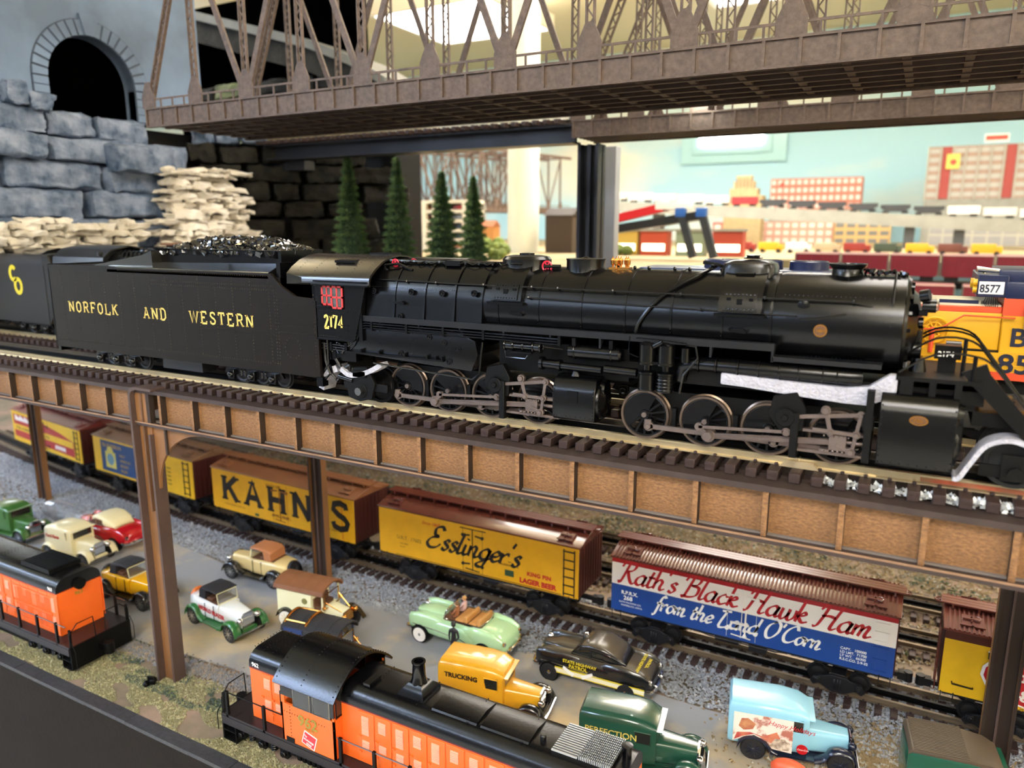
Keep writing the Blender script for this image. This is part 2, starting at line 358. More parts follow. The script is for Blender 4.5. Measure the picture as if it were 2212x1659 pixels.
# scattered pieces: gravel and grass (stuff)
def scatter(name, n, area, size, m, parent, flat=1, kind='stuff', seed=3, keep=None):
    rnd = random.Random(seed); v = []; f = []
    for _ in range(n):
        x, y, z = area(rnd)
        if keep and not keep(x, y): continue
        s = rnd.uniform(*size); a = rnd.uniform(0, 6.28); q = len(v); h = s * rnd.uniform(.5, 1.0) * flat
        for k in range(3):
            b2 = a + k * 2.094 + rnd.uniform(-.4, .4); v.append(((x + s * cos(b2)) * .01, (y + s * sin(b2)) * .01, (z + rnd.uniform(-.02, .03)) * .01))
        v.append(((x + rnd.uniform(-.3, .3) * s) * .01, (y + rnd.uniform(-.3, .3) * s) * .01, (z + h) * .01))
        f += [(q, q + 1, q + 3), (q + 1, q + 2, q + 3), (q + 2, q, q + 3)]
    me = bpy.data.meshes.new(name); me.from_pydata(v, [], f); me.materials.append(m)
    return obj(name, me, m, parent, kind=kind)
def pebm(name, cols, sc_=350):
    m = bpy.data.materials.new(name); m.use_nodes = True; nt = m.node_tree; b = nt.nodes['Principled BSDF']; b.inputs['Roughness'].default_value = .6
    v = nt.nodes.new('ShaderNodeTexVoronoi'); v.inputs['Scale'].default_value = sc_; tc = nt.nodes.new('ShaderNodeTexCoord'); r = nt.nodes.new('ShaderNodeValToRGB'); r.color_ramp.interpolation = 'CONSTANT'
    for i, c in enumerate(cols):
        e = r.color_ramp.elements[i] if i < 2 else r.color_ramp.elements.new(0); e.position = i / len(cols); e.color = (*lin(c), 1)
    sp = nt.nodes.new('ShaderNodeSeparateColor')
    nt.links.new(tc.outputs['Object'], v.inputs[0]); nt.links.new(v.outputs['Color'], sp.inputs[0]); nt.links.new(sp.outputs[0], r.inputs[0]); nt.links.new(r.outputs[0], b.inputs['Base Color']); return m
GRAV = pebm('gravel', ['#8e939b', '#dfe2e6', '#b9bdc3', '#6d7178', '#a7abb2', '#cdd0d6'])
GRAV2 = pebm('tan_gravel', ['#8c7a5a', '#b8a077', '#6a5a44', '#cdbb94', '#a9a79e', '#7e7a6e'])
def ry(x): return 69.5 + (0 if x > -50 else .0008 * (x + 50) ** 2)      # centre of the reefer track
scatter('ballast', 60000, lambda r: ((lambda x: (x, r.uniform(60.6, 74.5) + ry(x) - 69.5, .0 + .25 * r.random()))(r.uniform(-150, 30))), (.13, .26), GRAV, tbl, seed=4)
scatter('ballast', 9000, lambda r: (r.uniform(-165, -100), 56 + 14 * r.random(), .1), (.15, .3), GRAV, tbl, seed=5)
scatter('ballast', 9000, lambda r: (r.gauss(3, 5), r.gauss(59.5, 2.6), .05 + .12 * r.random()), (.14, .28), GRAV2, tbl, seed=6)
scatter('ballast', 24000, lambda r: (r.uniform(-110, 12), r.uniform(76, 120), .0 + .15 * r.random()), (.16, .36), GRAV2, tbl, seed=16)
scatter('ballast', 5000, lambda r: ((lambda x: (x, 43.3 + .8 * sin(x * .11) + r.gauss(0, .55) + (x + 60) * .0, .04 + .1 * r.random()))(r.uniform(-76, -48))), (.1, .2), pebm('grey_chips', ['#77777a', '#b0b0b2', '#8d7f70', '#c9cacc']), tbl, seed=8)
from mathutils import noise as NS
GRS = pebm('grass', ['#7d7a58', '#8f8a66', '#68664c', '#a39c78', '#5a5c48'], 500)
GRD = pebm('dark_grass', ['#3b4a40', '#55604a', '#2d3a35', '#6c7447', '#87804a'], 500)
scatter('grass', 62000, lambda r: ((lambda x: (x, 36 + 7.6 * r.random() ** 1.1, .0))(r.uniform(-92, -20))), (.06, .13), GRS, tbl, 1.4, seed=9, keep=lambda x, y: NS.noise(Vector((x * .28, y * .5, 3))) > -.12)
scatter('grass', 22000, lambda r: ((lambda x: (x, 38.6 + 5.2 * r.random(), .0))(r.uniform(-80, -40))), (.06, .14), GRD, tbl, 1.5, seed=10, keep=lambda x, y: NS.noise(Vector((x * .3, y * .6, 9))) > .12)
scatter('grass', 12000, lambda r: (r.uniform(-110, 12), r.uniform(78, 112), .2), (.1, .3), GRD, tbl, 1.2, seed=12, keep=lambda x, y: NS.noise(Vector((x * .1, y * .3, 5))) > .1)

# ------------------------------------------------------------------ tracks
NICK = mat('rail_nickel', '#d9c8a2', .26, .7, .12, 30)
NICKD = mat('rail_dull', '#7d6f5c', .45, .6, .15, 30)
RDK = mat('rail_far_shaded', '#5f564a', .45, .5)
TIE = mat('tie_brown', '#32221f', .6, 0, .12, 100, bump=.2, bs=700)
TIEG = mat('tie_top_grey', '#5c4a46', .6, 0, .1, 200, bump=.3, bs=900)
RP = [(-.26, 0), (.26, 0), (.26, .06), (.05, .12), (.05, .34), (.15, .37), (.15, .5), (-.15, .5), (-.15, .37), (-.05, .34), (-.05, .12), (-.26, .06)]
def railroad(label, x0, x1, yf, z, pitch=1.15, ties=True, rails=(-1.6, 0, 1.6), m=NICK, tl=6.4, stuff=False, group=None, cat='track', tz=.55, spikes=True):
    t = thing('railroad_track', label, cat, (0, 0, z), group=group)
    for d in rails:
        mm = m if d < 0 else (BLKM if d == 0 else (NICKD if stuff or z < -20 else RDK))  # centre rail and upper far rail dark: shade under trains put into colour
        n = max(2, int((x1 - x0) / 6)); mb = MB()
        mb.loft([[(x, yf(x) + d + a, tz + b) for a, b in RP] for x in [x0 + (x1 - x0) * i / n for i in range(n + 1)]])
        obj('rail', mb, mm, t)
    tb = MB().box(-.3, .3, -tl / 2, tl / 2, 0, tz)
    if spikes:
        for d in rails[:1] + rails[-1:]:
            for e in (-.36, .36): tb.box(-.1, .1, d + e - .1, d + e + .1, tz, tz + .16)
    xs = []; x = x0 + .4
    while x < x1: xs.append(x); x += pitch
    if ties and not stuff:
        tm = mesh_of('tie', tb, TIE, bev=.04)
        for x in xs[:300]: obj('tie', tm, None, t, (x, yf(x), 0))
    else:
        mb = MB()
        for x in xs: tb.copyto(mb, T(x, yf(x), 0))
        obj('ties', mb, TIE, t, kind='stuff')
    return t
# ------------------------------------------------------------------ viaduct (two-track girder bridge) the big locomotive stands on
HB = mat('hardboard', '#946b42', .7, 0, c2='#5e3f26', vs=900, bump=.3, bs=900, stretch=(.45, 1, 1), ramp=(.3, .75))
FL = mat('flange_brown', '#382b27', .6, 0, .15, 60, bump=.15, bs=400)
FLT = mat('flange_raw_edge', '#8a6a50', .7, 0, .15, 90)
RIB = mat('rib_brown', '#5c3f28', .65, 0, .2, 90)
vd = thing('girder_bridge', 'brown hardboard plate-girder bridge with square panels under the black locomotive', 'bridge', (0, 0, -17))
P0 = -57.95
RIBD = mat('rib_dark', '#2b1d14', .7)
def facing(me, m, ax, lim=.9):
    me.materials.append(m)
    for p in me.polygons:
        if abs(p.normal[ax]) > lim: p.material_index = 1
def girder(y, s, x0, x1, name=True):
    """s=-1: outer face towards -Y"""
    xs = [P0 + 1.9 + 3.83 * i for i in range(-18, 28)]
    xs = [x for x in xs if x0 < x < x1 and abs(x + 57.9) > 2.2]
    obj('top_flange', MB().box(x0, x1, y - .8, y + .8, 2.95, 3.3), FL, vd)
    obj('bottom_flange', MB().box(x0, x1, y - .8, y + .8, 0, .3), FL, vd)
    obj('flange_lip', MB().box(x0, x1, y - .86 if s < 0 else y + .8, y - .8 if s < 0 else y + .86, .24, .36), FLT, vd)
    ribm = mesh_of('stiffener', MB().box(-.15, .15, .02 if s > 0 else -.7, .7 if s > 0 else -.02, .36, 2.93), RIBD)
    facing(ribm, HB, 1)  # rib sides dark brown: their unlit look is put into the colour
    ed = [x0] + xs + [x1]
    pm = mesh_of('panel', MB().box(-1.86, 1.86, -.12, .12, .3, 2.95), HB)
    for x in xs: obj('stiffener', ribm, None, vd, (x, y, 0))
    for a in ed[:-1]:
        obj('panel', pm, None, vd, (a + 1.915, y, 0))
    if s < 0: obj('panel', pm, None, vd, (-54.6, y, 0)); obj('stiffener', ribm, None, vd, (-56.3, y, 0))
    obj('foot_strip', MB().box(x0, x1, y - .3, y + .3, .3, .42), mat('dusty_strip', '#6f6660', .8), vd)
girder(41.3, -1, -125, 46); girder(63.5, 1, -125, 46)
# cross beams between the girders carry the tracks
cb_ = MB().box(-.15, .15, 41.5, 63.3, .6, 2.9)
cm_ = mesh_of('cross_beam', cb_, RIB)
for i in range(23): obj('cross_beam', cm_, None, vd, (-122 + 7.66 * i, 0, 0))
for y in (43.1, 46.3, 52.2, 55.4): obj('stringer', MB().box(-125, 46, y - .3, y + .3, 2.4, 3.25), FL, vd)
obj('centre_brace', MB().box(-125, 46, 50.8, 51.2, 1.5, 3.2), FL, vd)
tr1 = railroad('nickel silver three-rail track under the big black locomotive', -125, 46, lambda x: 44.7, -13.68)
# rail joiner and orange rail patch
obj('rail_joint', MB().ext([(-6.0, .0), (-5.6, .34), (-4.2, .34), (-3.9, .0)], 'y', 42.62, 42.9).box(-5.0, -4.96, 42.9, 43.3, .3, .52), mat('joiner', '#c9b795', .35, .6), tr1, at=(0, 0, .56))
obj('rail_paint', MB().box(1.0, 24, 42.93, 43.06, .1, .32), mat('orange_patches', '#b0563a', .5, 0, c2='#8a6c4c', vs=40, ramp=(.45, .6)), tr1, at=(0, 0, .62), label='orange painted stretch of the near rail')
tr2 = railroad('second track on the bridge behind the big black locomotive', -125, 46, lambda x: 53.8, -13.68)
# posts
PB = mat('post_brown', '#8d6238', .6, 0, c2='#66452b', vs=20, bump=.1, bs=300, stretch=(1, 1, .3))
PE = mat('post_edge', '#4b3a35', .6, 0, .12, 50)
def bent(x, front, back, labels):
    if front:
        t = thing('bridge_post', labels[0], 'post', (x, 41.3, -42))
        # tall I-section with rounded head reaching to the top flange
        obj('web', MB().box(-.95, .95, -.45, -.2, 0, 27.4).box(-.95, .95, .0, .2, 0, 24.8), PB, t)
        fl = [(-.95, 0), (-.95, 27.6)] + [(-.95 + .95 * (1 - cos(a)) , 27.6 + .9 * sin(a)) for a in [i * pi / 12 for i in range(7)]] + [(2.2, 28.5), (2.2, 28.25), (.1, 28.25)] + [(-.65 + .7 * (1 - cos(a)), 27.5 + .7 * sin(a)) for a in [pi / 2 - i * pi / 12 for i in range(7)]] + [(-.65, 0)]
        obj('left_flange', MB().ext(fl, 'y', -1.15, .5), PE, t, bev=.03)
        obj('right_flange', MB().box(.72, .98, -.72, .5, 0, 24.2), PE, t)
        obj('rib', MB().box(.15, .32, -.75, -.45, 17, 28.2).box(-.6, .2, -.62, -.45, 24.9, 25.05), RIB, t)
        # curved gusset bracket between post and girder
        g = [(.9, 25.0)] + [(7.4 - 6.3 * sin(a), 19.2 + 5.6 * cos(a)) for a in [i * pi / 20 for i in range(0, 11)]] + [(.9, 19.2)]
        obj('gusset', MB().ext(g, 'y', -.3, -.05), PB, t)
        obj('gusset_rib', MB().box(2.6, 2.8, -.5, -.3, 22.6, 25.0), RIBD, t)
        obj('web_cover', MB().box(-.65, .95, -.65, -.45, 25.05, 28.2), PB, t); obj('head_rib', MB().box(.98, 1.4, -.8, -.3, 25.3, 28.0), RIBD, t)
    if back:
        t = thing('bridge_post', labels[1], 'post', (x - 1.7, 63.5, -42))
        obj('web', MB().box(-.75, 1.0, -.12, .12, 0, 25), RIBD, t)
        for fx in (-.95, .95):
            fm_ = mesh_of('flange', MB().box(fx, fx + .22, -.5, .4, 0, 25), RIBD); facing(fm_, PB, 0); obj('flange', fm_, None, t)
        obj('rib', MB().box(-.05, .12, -.4, -.1, 0, 25), PE, t)
bent(-58.9, True, True, ('tall brown I-beam post with rounded head between the two orange diesels', 'brown bridge post in front of the car with huge black letters'))
bent(-116.2, True, True, ('front brown bridge post outside the left of the picture', 'brown bridge post in front of the red and yellow refrigerator car at far left'))
bent(10.2, False, True, ('', 'brown bridge post at right in front of the car with a red shield'))
# metallic tinsel / moss bits between ties near right end
scatter('ballast', 900, lambda r: (r.uniform(-3.9, 8) if r.random() > .3 else r.uniform(1, 8), r.uniform(41.7, 42.5), .05 + .3 * r.random()), (.08, .17), mat('silver_flock', '#b9bdc0', .35, .3), tr1, seed=21, flat=1.6)
# ------------------------------------------------------------------ lower tracks
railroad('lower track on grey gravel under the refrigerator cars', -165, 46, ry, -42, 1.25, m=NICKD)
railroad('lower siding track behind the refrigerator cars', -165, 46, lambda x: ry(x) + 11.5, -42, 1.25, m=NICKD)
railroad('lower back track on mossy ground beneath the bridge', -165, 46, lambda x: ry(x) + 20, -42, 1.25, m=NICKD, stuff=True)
# ------------------------------------------------------------------ upper truss bridges
TRM = mat('truss_brown', '#69574b', .6, 0, c2='#50423a', vs=200, bump=.12, bs=400)
TRD = mat('truss_dark', '#4a3a32', .6, 0, .15, 100)
def truss(label, X0, X1, Y0, wdt, z, group=None, parts=True):
    t = thing('truss_bridge', label, 'bridge', (0, 0, z), group=group)
    H = 19.5; gh = 2.15
    n = int((X1 - X0 - .4) / 2.62)
    g0 = X0 + .8; ng = int((X1 - g0) / 8.0) + 1
    # shared member meshes
    rib = mesh_of('stiffener', MB().box(-.12, .12, -.3, -.1, .2, gh - .15), TRM)
    gp = [(-1.1, 0), (1.1, 0), (1.1, 1.3), (.35, 2.9), (-.35, 2.9), (-1.1, 1.3)]
    gus = mesh_of('gusset', MB().ext(gp, 'y', -.28, -.12), TRM)
    lat = MB().box(-.42, -.27, -.25, .1, 0, H).box(.27, .42, -.25, .1, 0, H)
    zz = 0; k = 0
    while zz < H - .8:
        a = -.3 if k % 2 else .3; lat.bar((a, -.1, zz), (-a, -.1, zz + .8), .13, .06); zz += .8; k += 1
    latm = mesh_of('vertical', lat, TRM)
    for yy, s in ((Y0, 1), (Y0 + wdt, -1)):
        m4 = Matrix.Diagonal((1, s, 1, 1))
        obj('side_girder', MB().box(X0, X1, yy - .1, yy + .1, 0, gh), TRM, t)
        obj('top_strip', MB().box(X0, X1, yy - .32, yy + .32, gh - .15, gh + .05), TRM, t)
        obj('bottom_strip', MB().box(X0, X1, yy - .28, yy + .28, 0, .2), TRM, t)
        if s > 0:
            for i in range(n + 1): obj('stiffener', rib, None, t, (X0 + .15 + 2.62 * i, yy, 0))
        for i in range(ng): obj('gusset', gus, None, t, (g0 + 8 * i, yy if s > 0 else yy + .4, gh))
        obj('handrail', MB().box(X0 + .6, X1, yy - .2, yy - .08, gh + .85, gh + 1.05), TRM, t)
        pm = mesh_of('rail_post', MB().box(-.09, .09, -.2, -.08, gh, gh + .9), TRM)
        if s > 0:
            for i in range(ng * 4):
                if i % 4: obj('rail_post', pm, None, t, (g0 + 2 * i, yy, 0))
        for i in range(1, ng): obj('vertical', latm, None, t, (g0 + 8 * i, yy, gh))
        # diagonals (flat bars) meet at every second bottom node
        for i in range(2, ng, 2):
            for d in (-8, 8):
                x = g0 + 8 * i
                if x + d > X1 + 3: continue
                obj('diagonal', MB().bar((x + (.5 if d > 0 else -.5), yy - .15 * s, gh + 1), (x + d, yy - .15 * s, gh + H), .62, .3), TRM, t)
        # inclined laced end post
        e = MB(); a = Vector((g0, yy, gh + .5)); bq = Vector((g0 + 8, yy, gh + H))
        dv = (bq - a).normalized(); nv = Vector((dv.z, 0, -dv.x)) * .38
        e.bar(a - nv, bq - nv, .2, .4).bar(a + nv, bq + nv, .2, .4)
        for k in range(23):
            p = a + dv * (.6 + .85 * k); q = p + dv * .85; sg = 1 if k % 2 else -1; e.bar(p + nv * sg, q - nv * sg, .15, .1)
        obj('end_post', e, TRM, t)
        obj('top_chord', MB().box(g0 + 8, X1, yy - .5, yy + .5, gh + H, gh + H + 1.1), TRM, t)
    # floor system seen from below
    fb = mesh_of('floor_beam', MB().box(-.3, .3, Y0, Y0 + wdt, .25, 1.0), TRD)
    for i in range(int((X1 - X0) / 4) + 1): obj('floor_beam', fb, None, t, (X0 + .5 + 4 * i, 0, 0))
    for k in range(1, 6): obj('stringer', MB().box(X0, X1, Y0 + wdt * k / 6 - .22, Y0 + wdt * k / 6 + .22, .15, .9), TRD, t)
    obj('deck', MB().box(X0, X1, Y0, Y0 + wdt, 1.3, 1.5), mat('deck_dark', '#241c18', .7), t)
    for i in range(1, ng): obj('sway_strut', MB().box(g0 + 8 * i - .2, g0 + 8 * i + .2, Y0, Y0 + wdt, gh + H - .3, gh + H + .3), TRM, t)
    for i in range(1, ng - 1): obj('lateral_brace', MB().bar((g0 + 8 * i, Y0, gh + H), (g0 + 8 * i + 8, Y0 + wdt, gh + H), .4, .2, (0, 0, 1)), TRM, t)
    return t
truss('near brown truss bridge crossing the top of the picture above the locomotive', -82.9, 24, 62, 15, 11.6)
truss('farther brown truss bridge behind, resting on the black steel post', -42.5, 60, 95.5, 7.5, 11.6)
# ------------------------------------------------------------------ refrigerator cars on the lower track
RFB = mat('roof_brown', '#5f2f26', .22, 0, .1, 40, coat=.3)
RFB2 = mat('roof_tan_brown', '#8a5a3c', .38, 0, .1, 40)
ENDB = mat('end_brown', '#4a221e', .4, 0, .12, 30)
YEL = mat('car_yellow', '#dda51b', .42, 0, .05, 60)
YEL2 = mat('car_yellow_bright', '#e3b420', .42, 0, .05, 60)
UND = mat('underframe_black', '#17171a', .45)
WHL = mat('wheel_steel_dark', '#2b2a2b', .35, .6)
def m_truck():
    f = MB()
    pr = [(-2.3, 1.5), (-1.9, 2.15), (-1.0, 2.3), (-.7, 2.5), (.7, 2.5), (1.0, 2.3), (1.9, 2.15), (2.3, 1.5), (2.0, 1.15), (1.5, 1.45), (.9, 1.1), (.5, .9), (-.5, .9), (-.9, 1.1), (-1.5, 1.45), (-2.0, 1.15)]
    for y in (-2.35, 2.1): f.ext([(a, b) for a, b in pr], 'y', y, y + .25)
    for x in (-1.75, 1.75):
        f.cb(x, -2.45, 1.9, .55, .3, .55); f.cyl((x, -2.35, 1.9), (x, -2.7, 1.9), .17)
    for x in (-.25, 0, .25): f.cyl((x, -2.3, 1.15), (x, -2.3, 2.2), .11, n=8)
    f.box(-.6, .6, -2.1, 2.1, 1.9, 2.6)
    w_ = MB()
    for y in (-1.62, 1.42): w_.rev([(.0, -.06), (.35, -.06), (.62, .02), (.72, -.05), (.84, -.05), (.86, .12), (.95, .14), (.95, .2), (0, .2)] if y < 0 else [(0, 0), (.95, 0), (.95, .06), (.86, .08), (.84, .25), (0, .25)], (0, y, 0), 'y', 24)
    w_.cyl((0, -1.6, 0), (0, 1.6, 0), .2, n=8)
    return mesh_of('truck_frame', f, UND, bev=.03), mesh_of('wheelset', w_, WHL)
TRKM, WHM = m_truck()
def truck(t, x, yaw=0, z=0):
    o = obj('truck', TRKM, None, t, (x, 0, z), yaw)
    for d in (-1.75, 1.75): obj('wheelset', WHM, None, o, (d, 0, 2.02 if False else 2.0))
    return o
LADM = {}
def ladder(t, x, z0, z1, m, y, wd=.9, rungs=6, name='ladder'):
    l = MB().box(x, x + .1, y - .12, y, z0, z1).box(x + wd - .1, x + wd, y - .12, y, z0, z1)
    for k in range(rungs):
        z = z0 + .3 + (z1 - z0 - .5) * k / (rungs - 1); l.box(x, x + wd, y - .2, y - .1, z - .05, z + .05)
    return obj(name, l, m, t)
def wheel_brake(t, x, y, z, m, r=.55, ax='x', name='brake_wheel'):
    b = MB().ring((x, y, z), ax, r, .07, 20, 5).sph((x, y, z), .13, 6)
    for k in range(5):
        a = 2 * pi * k / 5; c, s_ = r * cos(a), r * sin(a)
        b.tube([(x, y, z), {'x': (x, y + c, z + s_), 'y': (x + c, y, z + s_), 'z': (x + c, y + s_, z)}[ax]], .05, 5)
    return obj(name, b, m, t)
def reefer(label, xc, side, roof, end, deco, L=25.8, ribs=False, lad=BLKP, group='refrigerator cars'):
    y = ry(xc); sl = (ry(xc + 8) - ry(xc - 8)) / 16
    t = thing('refrigerator_car', label, 'train car', (xc, y, -42), math.degrees(math.atan(sl)), group)
    h = L / 2; W = 3.2; zs, ze = 4.15, 9.75
    obj('body', MB().box(-h, h, -W + .08, W, zs, ze), end, t, bev=.06)
    sp = MB().box(-h + .05, h - .05, -W - .03, -W + .08, zs, ze - .05)
    if callable(side): side(t, h, W, zs, ze)
    else: obj('side_panel', sp, side, t)
    # vertical end corrugations
    for s in (-1, 1):
        e = MB()
        for k in range(9): e.box(s * h - .06, s * h + .06, -W + .3 + k * .7, -W + .55 + k * .7, zs + .3, ze - .3)
        obj('end_ribs', e, end, t)
    rfp = [(-W - .14, ze - .02), (-W - .14, ze + .16), (0, ze + .95), (W + .14, ze + .16), (W + .14, ze - .02)]
    obj('roof', MB().ext(rfp, 'x', -h - .15, h + .15), roof, t, bev=.04)
    if ribs:
        r_ = MB()
        n = int(L / .34)
        for k in range(n):
            x = -h + .3 + k * (L - .6) / (n - 1)
            for s in (-1, 1): r_.bar((x, s * (W + .15), ze + .2), (x, s * .6, ze + .83), .14, .12, (0, 0, 1))
        obj('roof_ribs', r_, roof, t)
    rb = MB()
    for k in range(3): rb.box(-h - .35, h + .35, -.75 + k * .52, -.28 + k * .52, ze + 1.12, ze + 1.24)
    for k in range(14): rb.box(-h + .5 + k * (L - 1) / 13 - .08, -h + .5 + k * (L - 1) / 13 + .08, -.72, .72, ze + .7, ze + 1.12)
    obj('running_board', rb, roof, t)
    for s in (-1, 1):
        for q in (-1, 1):
            hx = s * (h - 1.9)
            b = MB().box(hx - .8, hx + .8, -.6, .6, 0, .16).box(hx - .9, hx - .1, -.75, -.6, .1, .2).box(hx + .1, hx + .9, -.75, -.6, .1, .2)
            b.cyl((hx - .1, -.3, .16), (hx - .1, -.3, .38), .07, n=6).cyl((hx - .1, .3, .16), (hx - .1, .3, .38), .07, n=6).box(hx - .7, hx + .5, -.06, .06, .2, .34).ring((hx + .3, .1, .33), 'z', .25, .05, 10, 4)
            b.xf(T(0, q * 2.0, ze + .5) @ Matrix.Rotation(-q * .24, 4, 'X'))
            obj('ice_hatch', b, roof, t)
    u = MB().box(-h + 1, h - 1, -.5, .5, 2.6, zs).box(-h + .3, h - .3, -W + .2, W - .2, zs - .28, zs)
    u.cyl((-2.6, -1.3, 3.1), (-.4, -1.3, 3.1), .55, n=14).box(.6, 2.2, -1.8, -.8, 2.5, 3.5)
    for yy in (-1.9, 1.9): u.tube([(-h + 5.5, yy, zs - .2), (-3, yy, 3.1), (3, yy, 3.1), (h - 5.5, yy, zs - .2)], .07, 5)
    obj('underframe', u, UND, t)
    truck(t, -h + 4.3); truck(t, h - 4.3)
    for s in (-1, 1):
        c = MB().box(-.35 + s * (h + .7), .35 + s * (h + .7), -.35, .35, 2.6, 3.3).box(min(s * (h - 1), s * (h + .7)), max(s * (h - 1), s * (h + .7)), -.2, .2, 2.75, 3.15).cyl((s * (h + 1.2), .0, 2.5), (s * (h + 1.2), .0, 3.4), .38, n=10)
        obj('coupler', c, UND, t)
    wheel_brake(t, h + .35 if xc < 0 else -h - .35, .9, 10.4, roof, .42, 'z')
    # grab irons, steps
    for s in (-1, 1):
        g = MB(); g.tube([(s * (h - .2), -W - .05, zs + .1), (s * (h - .2), -W - .05, zs - .8), (s * (h - 1.1), -W - .05, zs - .8), (s * (h - 1.1), -W - .05, zs + .1)], .05, 4); obj('step', g, lad, t)
    deco(t, h, W, zs, ze)
    return t
def door_hw(t, m, x, W, zs, ze, wd=3.2):
    d = MB().box(x - .03, x + .03, -W - .12, -W, zs + .3, ze - .4)
    for s in (-1, 1):
        for z in (zs + 1.0, ze - 1.2): d.bar((x + s * wd / 2, -W - .08, z), (x + s * .35, -W - .08, z + .1), .16, .08).cyl((x + s * wd / 2, -W, z), (x + s * wd / 2, -W - .14, z), .2, n=8)
    d.tube([(x - .9, -W - .1, zs + .5), (x + .9, -W - .1, zs + .35)], .06, 4)
    obj('door_hardware', d, m, t)
    obj('door_seam', MB().box(x - wd / 2 - .03, x - wd / 2, -W - .05, -W, zs + .15, ze - .25).box(x + wd / 2, x + wd / 2 + .03, -W - .05, -W, zs + .15, ze - .25), m, t)

# Rath's (red, white and blue)
BLU = mat('car_blue', '#1f4690', .4, 0, .04, 60); RWH = mat('car_white', '#ece7e0', .4)
RRED = mat('car_red_stripe', '#a01820', .4)
def rside(t, h, W, zs, ze):
    obj('lower_side', MB().box(-h + .05, h - .05, -W - .03, -W + .1, zs, zs + 2.85), BLU, t, label='blue lower half of the side')
    obj('upper_side', MB().box(-h + .05, h - .05, -W - .03, -W + .1, zs + 2.85, ze - .45), RWH, t, label='white upper half of the side')
    obj('eave_stripe', MB().box(-h + .05, h - .05, -W - .06, -W + .1, ze - .45, ze), RRED, t, label='dark red stripe under the roof')
    v = MB()
    n = 70
    for k in range(n): v.box(-h + .2 + k * (2 * h - .4) / (n - 1), -h + .24 + k * (2 * h - .4) / (n - 1), -W - .045, -W, zs + .05, ze - .4)
    v2 = MB()
    for k in range(170): v2.box(-h + .1 + k * .15, -h + .18 + k * .15, -W - .05, -W, zs + 2.82, zs + 2.95)
    obj('dotted_line', v2, RWH, t)
def rdeco(t, h, W, zs, ze):
    y = -W - .05
    script('lettering', "Rath's Black Hawk Ham", 1.08, REDP, t, (-h + .75, y, zs + 3.2), .34, sx=1.13, shear=.3, rise=-.0)
    script('lettering', "from the Land O'Corn", .84, WHITE, t, (-h + 4.5, y, zs + 1.0), .38, sx=1.1, shear=.3)
    txt('lettering', 'R.P.R.X.', .52, WHITE, t, (-h + 1.1, y, zs + 1.9), .012); txt('lettering', '268', .62, WHITE, t, (-h + 1.35, y, zs + 1.3), .015)
    txt('lettering', 'RATH PACKING CO.', .25, WHITE, t, (-h + .9, y, zs + .95)); txt('lettering', 'WATERLOO, IOWA', .25, WHITE, t, (-h + 1.1, y, zs + .62))
    for i, s in enumerate(('CAPY.   100000', 'LD LMT.  71700', 'LT WT.   66300', 'R.S.C.CO. 2-9-32')): txt('lettering', s, .32, WHITE, t, (h - 4.3, y, zs + 1.65 - .34 * i), .005)
    ladder(t, h - 1.75, zs + 2.9, ze - .5, RWH, -W, 1.15, 3); ladder(t, h - 1.75, zs + .1, zs + 2.8, BLU, -W, 1.15, 3)
    door_hw(t, RWH, .05, W, zs, ze, 2.6)
    b = MB().box(-.95, .75, -W - .2, -W - .05, zs + 1.62, zs + 1.8).box(.35, .48, -W - .22, -W, zs + .5, zs + 3.2).cyl((.42, -W - .2, zs + .55), (.42, -W - .2, zs + .9), .22, .05, n=8)
    obj('door_latch', b, RWH, t)
reefer("refrigerator car with white upper and blue lower side in red and white script", -11.6, rside, RFB, mat('rath_end', '#4a221f', .35), rdeco, L=25.7, ribs=True)

# Esslinger's
def edeco(t, h, W, zs, ze):
    y = -W - .05
    script('lettering', "Esslinger's", 1.28, BLKP, t, (-6.3, y, zs + 2.0), .4, sx=1.25, shear=.3)
    txt('lettering', 'Since 1868', .55, REDP, t, (-h + 6.2, y, ze - 1.0), .0, shear=.4)
    txt('lettering', 'U.R.T.  17602', .62, mat('olive_print', '#6d5a1c', .5), t, (-h + 2.6, y, zs + 2.1), .0)
    txt('lettering', 'CAPY 80000', .22, mat('olive_print', '', .5), t, (-h + 3.0, y, zs + 1.5)); txt('lettering', 'LD LMT', .22, MC['olive_print'], t, (-h + 3.0, y, zs + 1.1))
    txt('lettering', 'INC.', .25, BLKP, t, (4.6, y, zs + 2.3)); txt('lettering', 'PHILADELPHIA, PA.', .3, BLKP, t, (3.4, y, zs + 1.9))
    txt('lettering', 'KING PIN', .62, REDP, t, (h - 6.0, y, zs + 1.35), .03, sp=1.1)
    txt('lettering', 'LAGER BEER', .78, REDP, t, (h - 6.9, y, zs + .4), .04, sx=1.02)
    obj('placard', MB().box(4.2, 5.3, y - .02, y, zs + .75, zs + 1.45), mat('placard_green', '#2f4a34', .5), t)
    ladder(t, h - 1.75, zs + .1, ze - .3, BLKP, -W, 1.3, 6)
    door_hw(t, BLKP, .1, W, zs, ze, 2.5)
    obj('door_rail', MB().box(-1.5, 1.8, -W - .14, -W - .04, ze - .42, ze - .35).box(-10.5, h - 2, -W - .06, -W - .02, zs + .1, zs + .16), BLKP, t)
MC['olive_print'] = mat('olive_print2', '#6d5a1c', .5)
reefer("yellow refrigerator car with black script lettering and a black ladder", -40.9, YEL, RFB, ENDB, edeco, L=25.8)

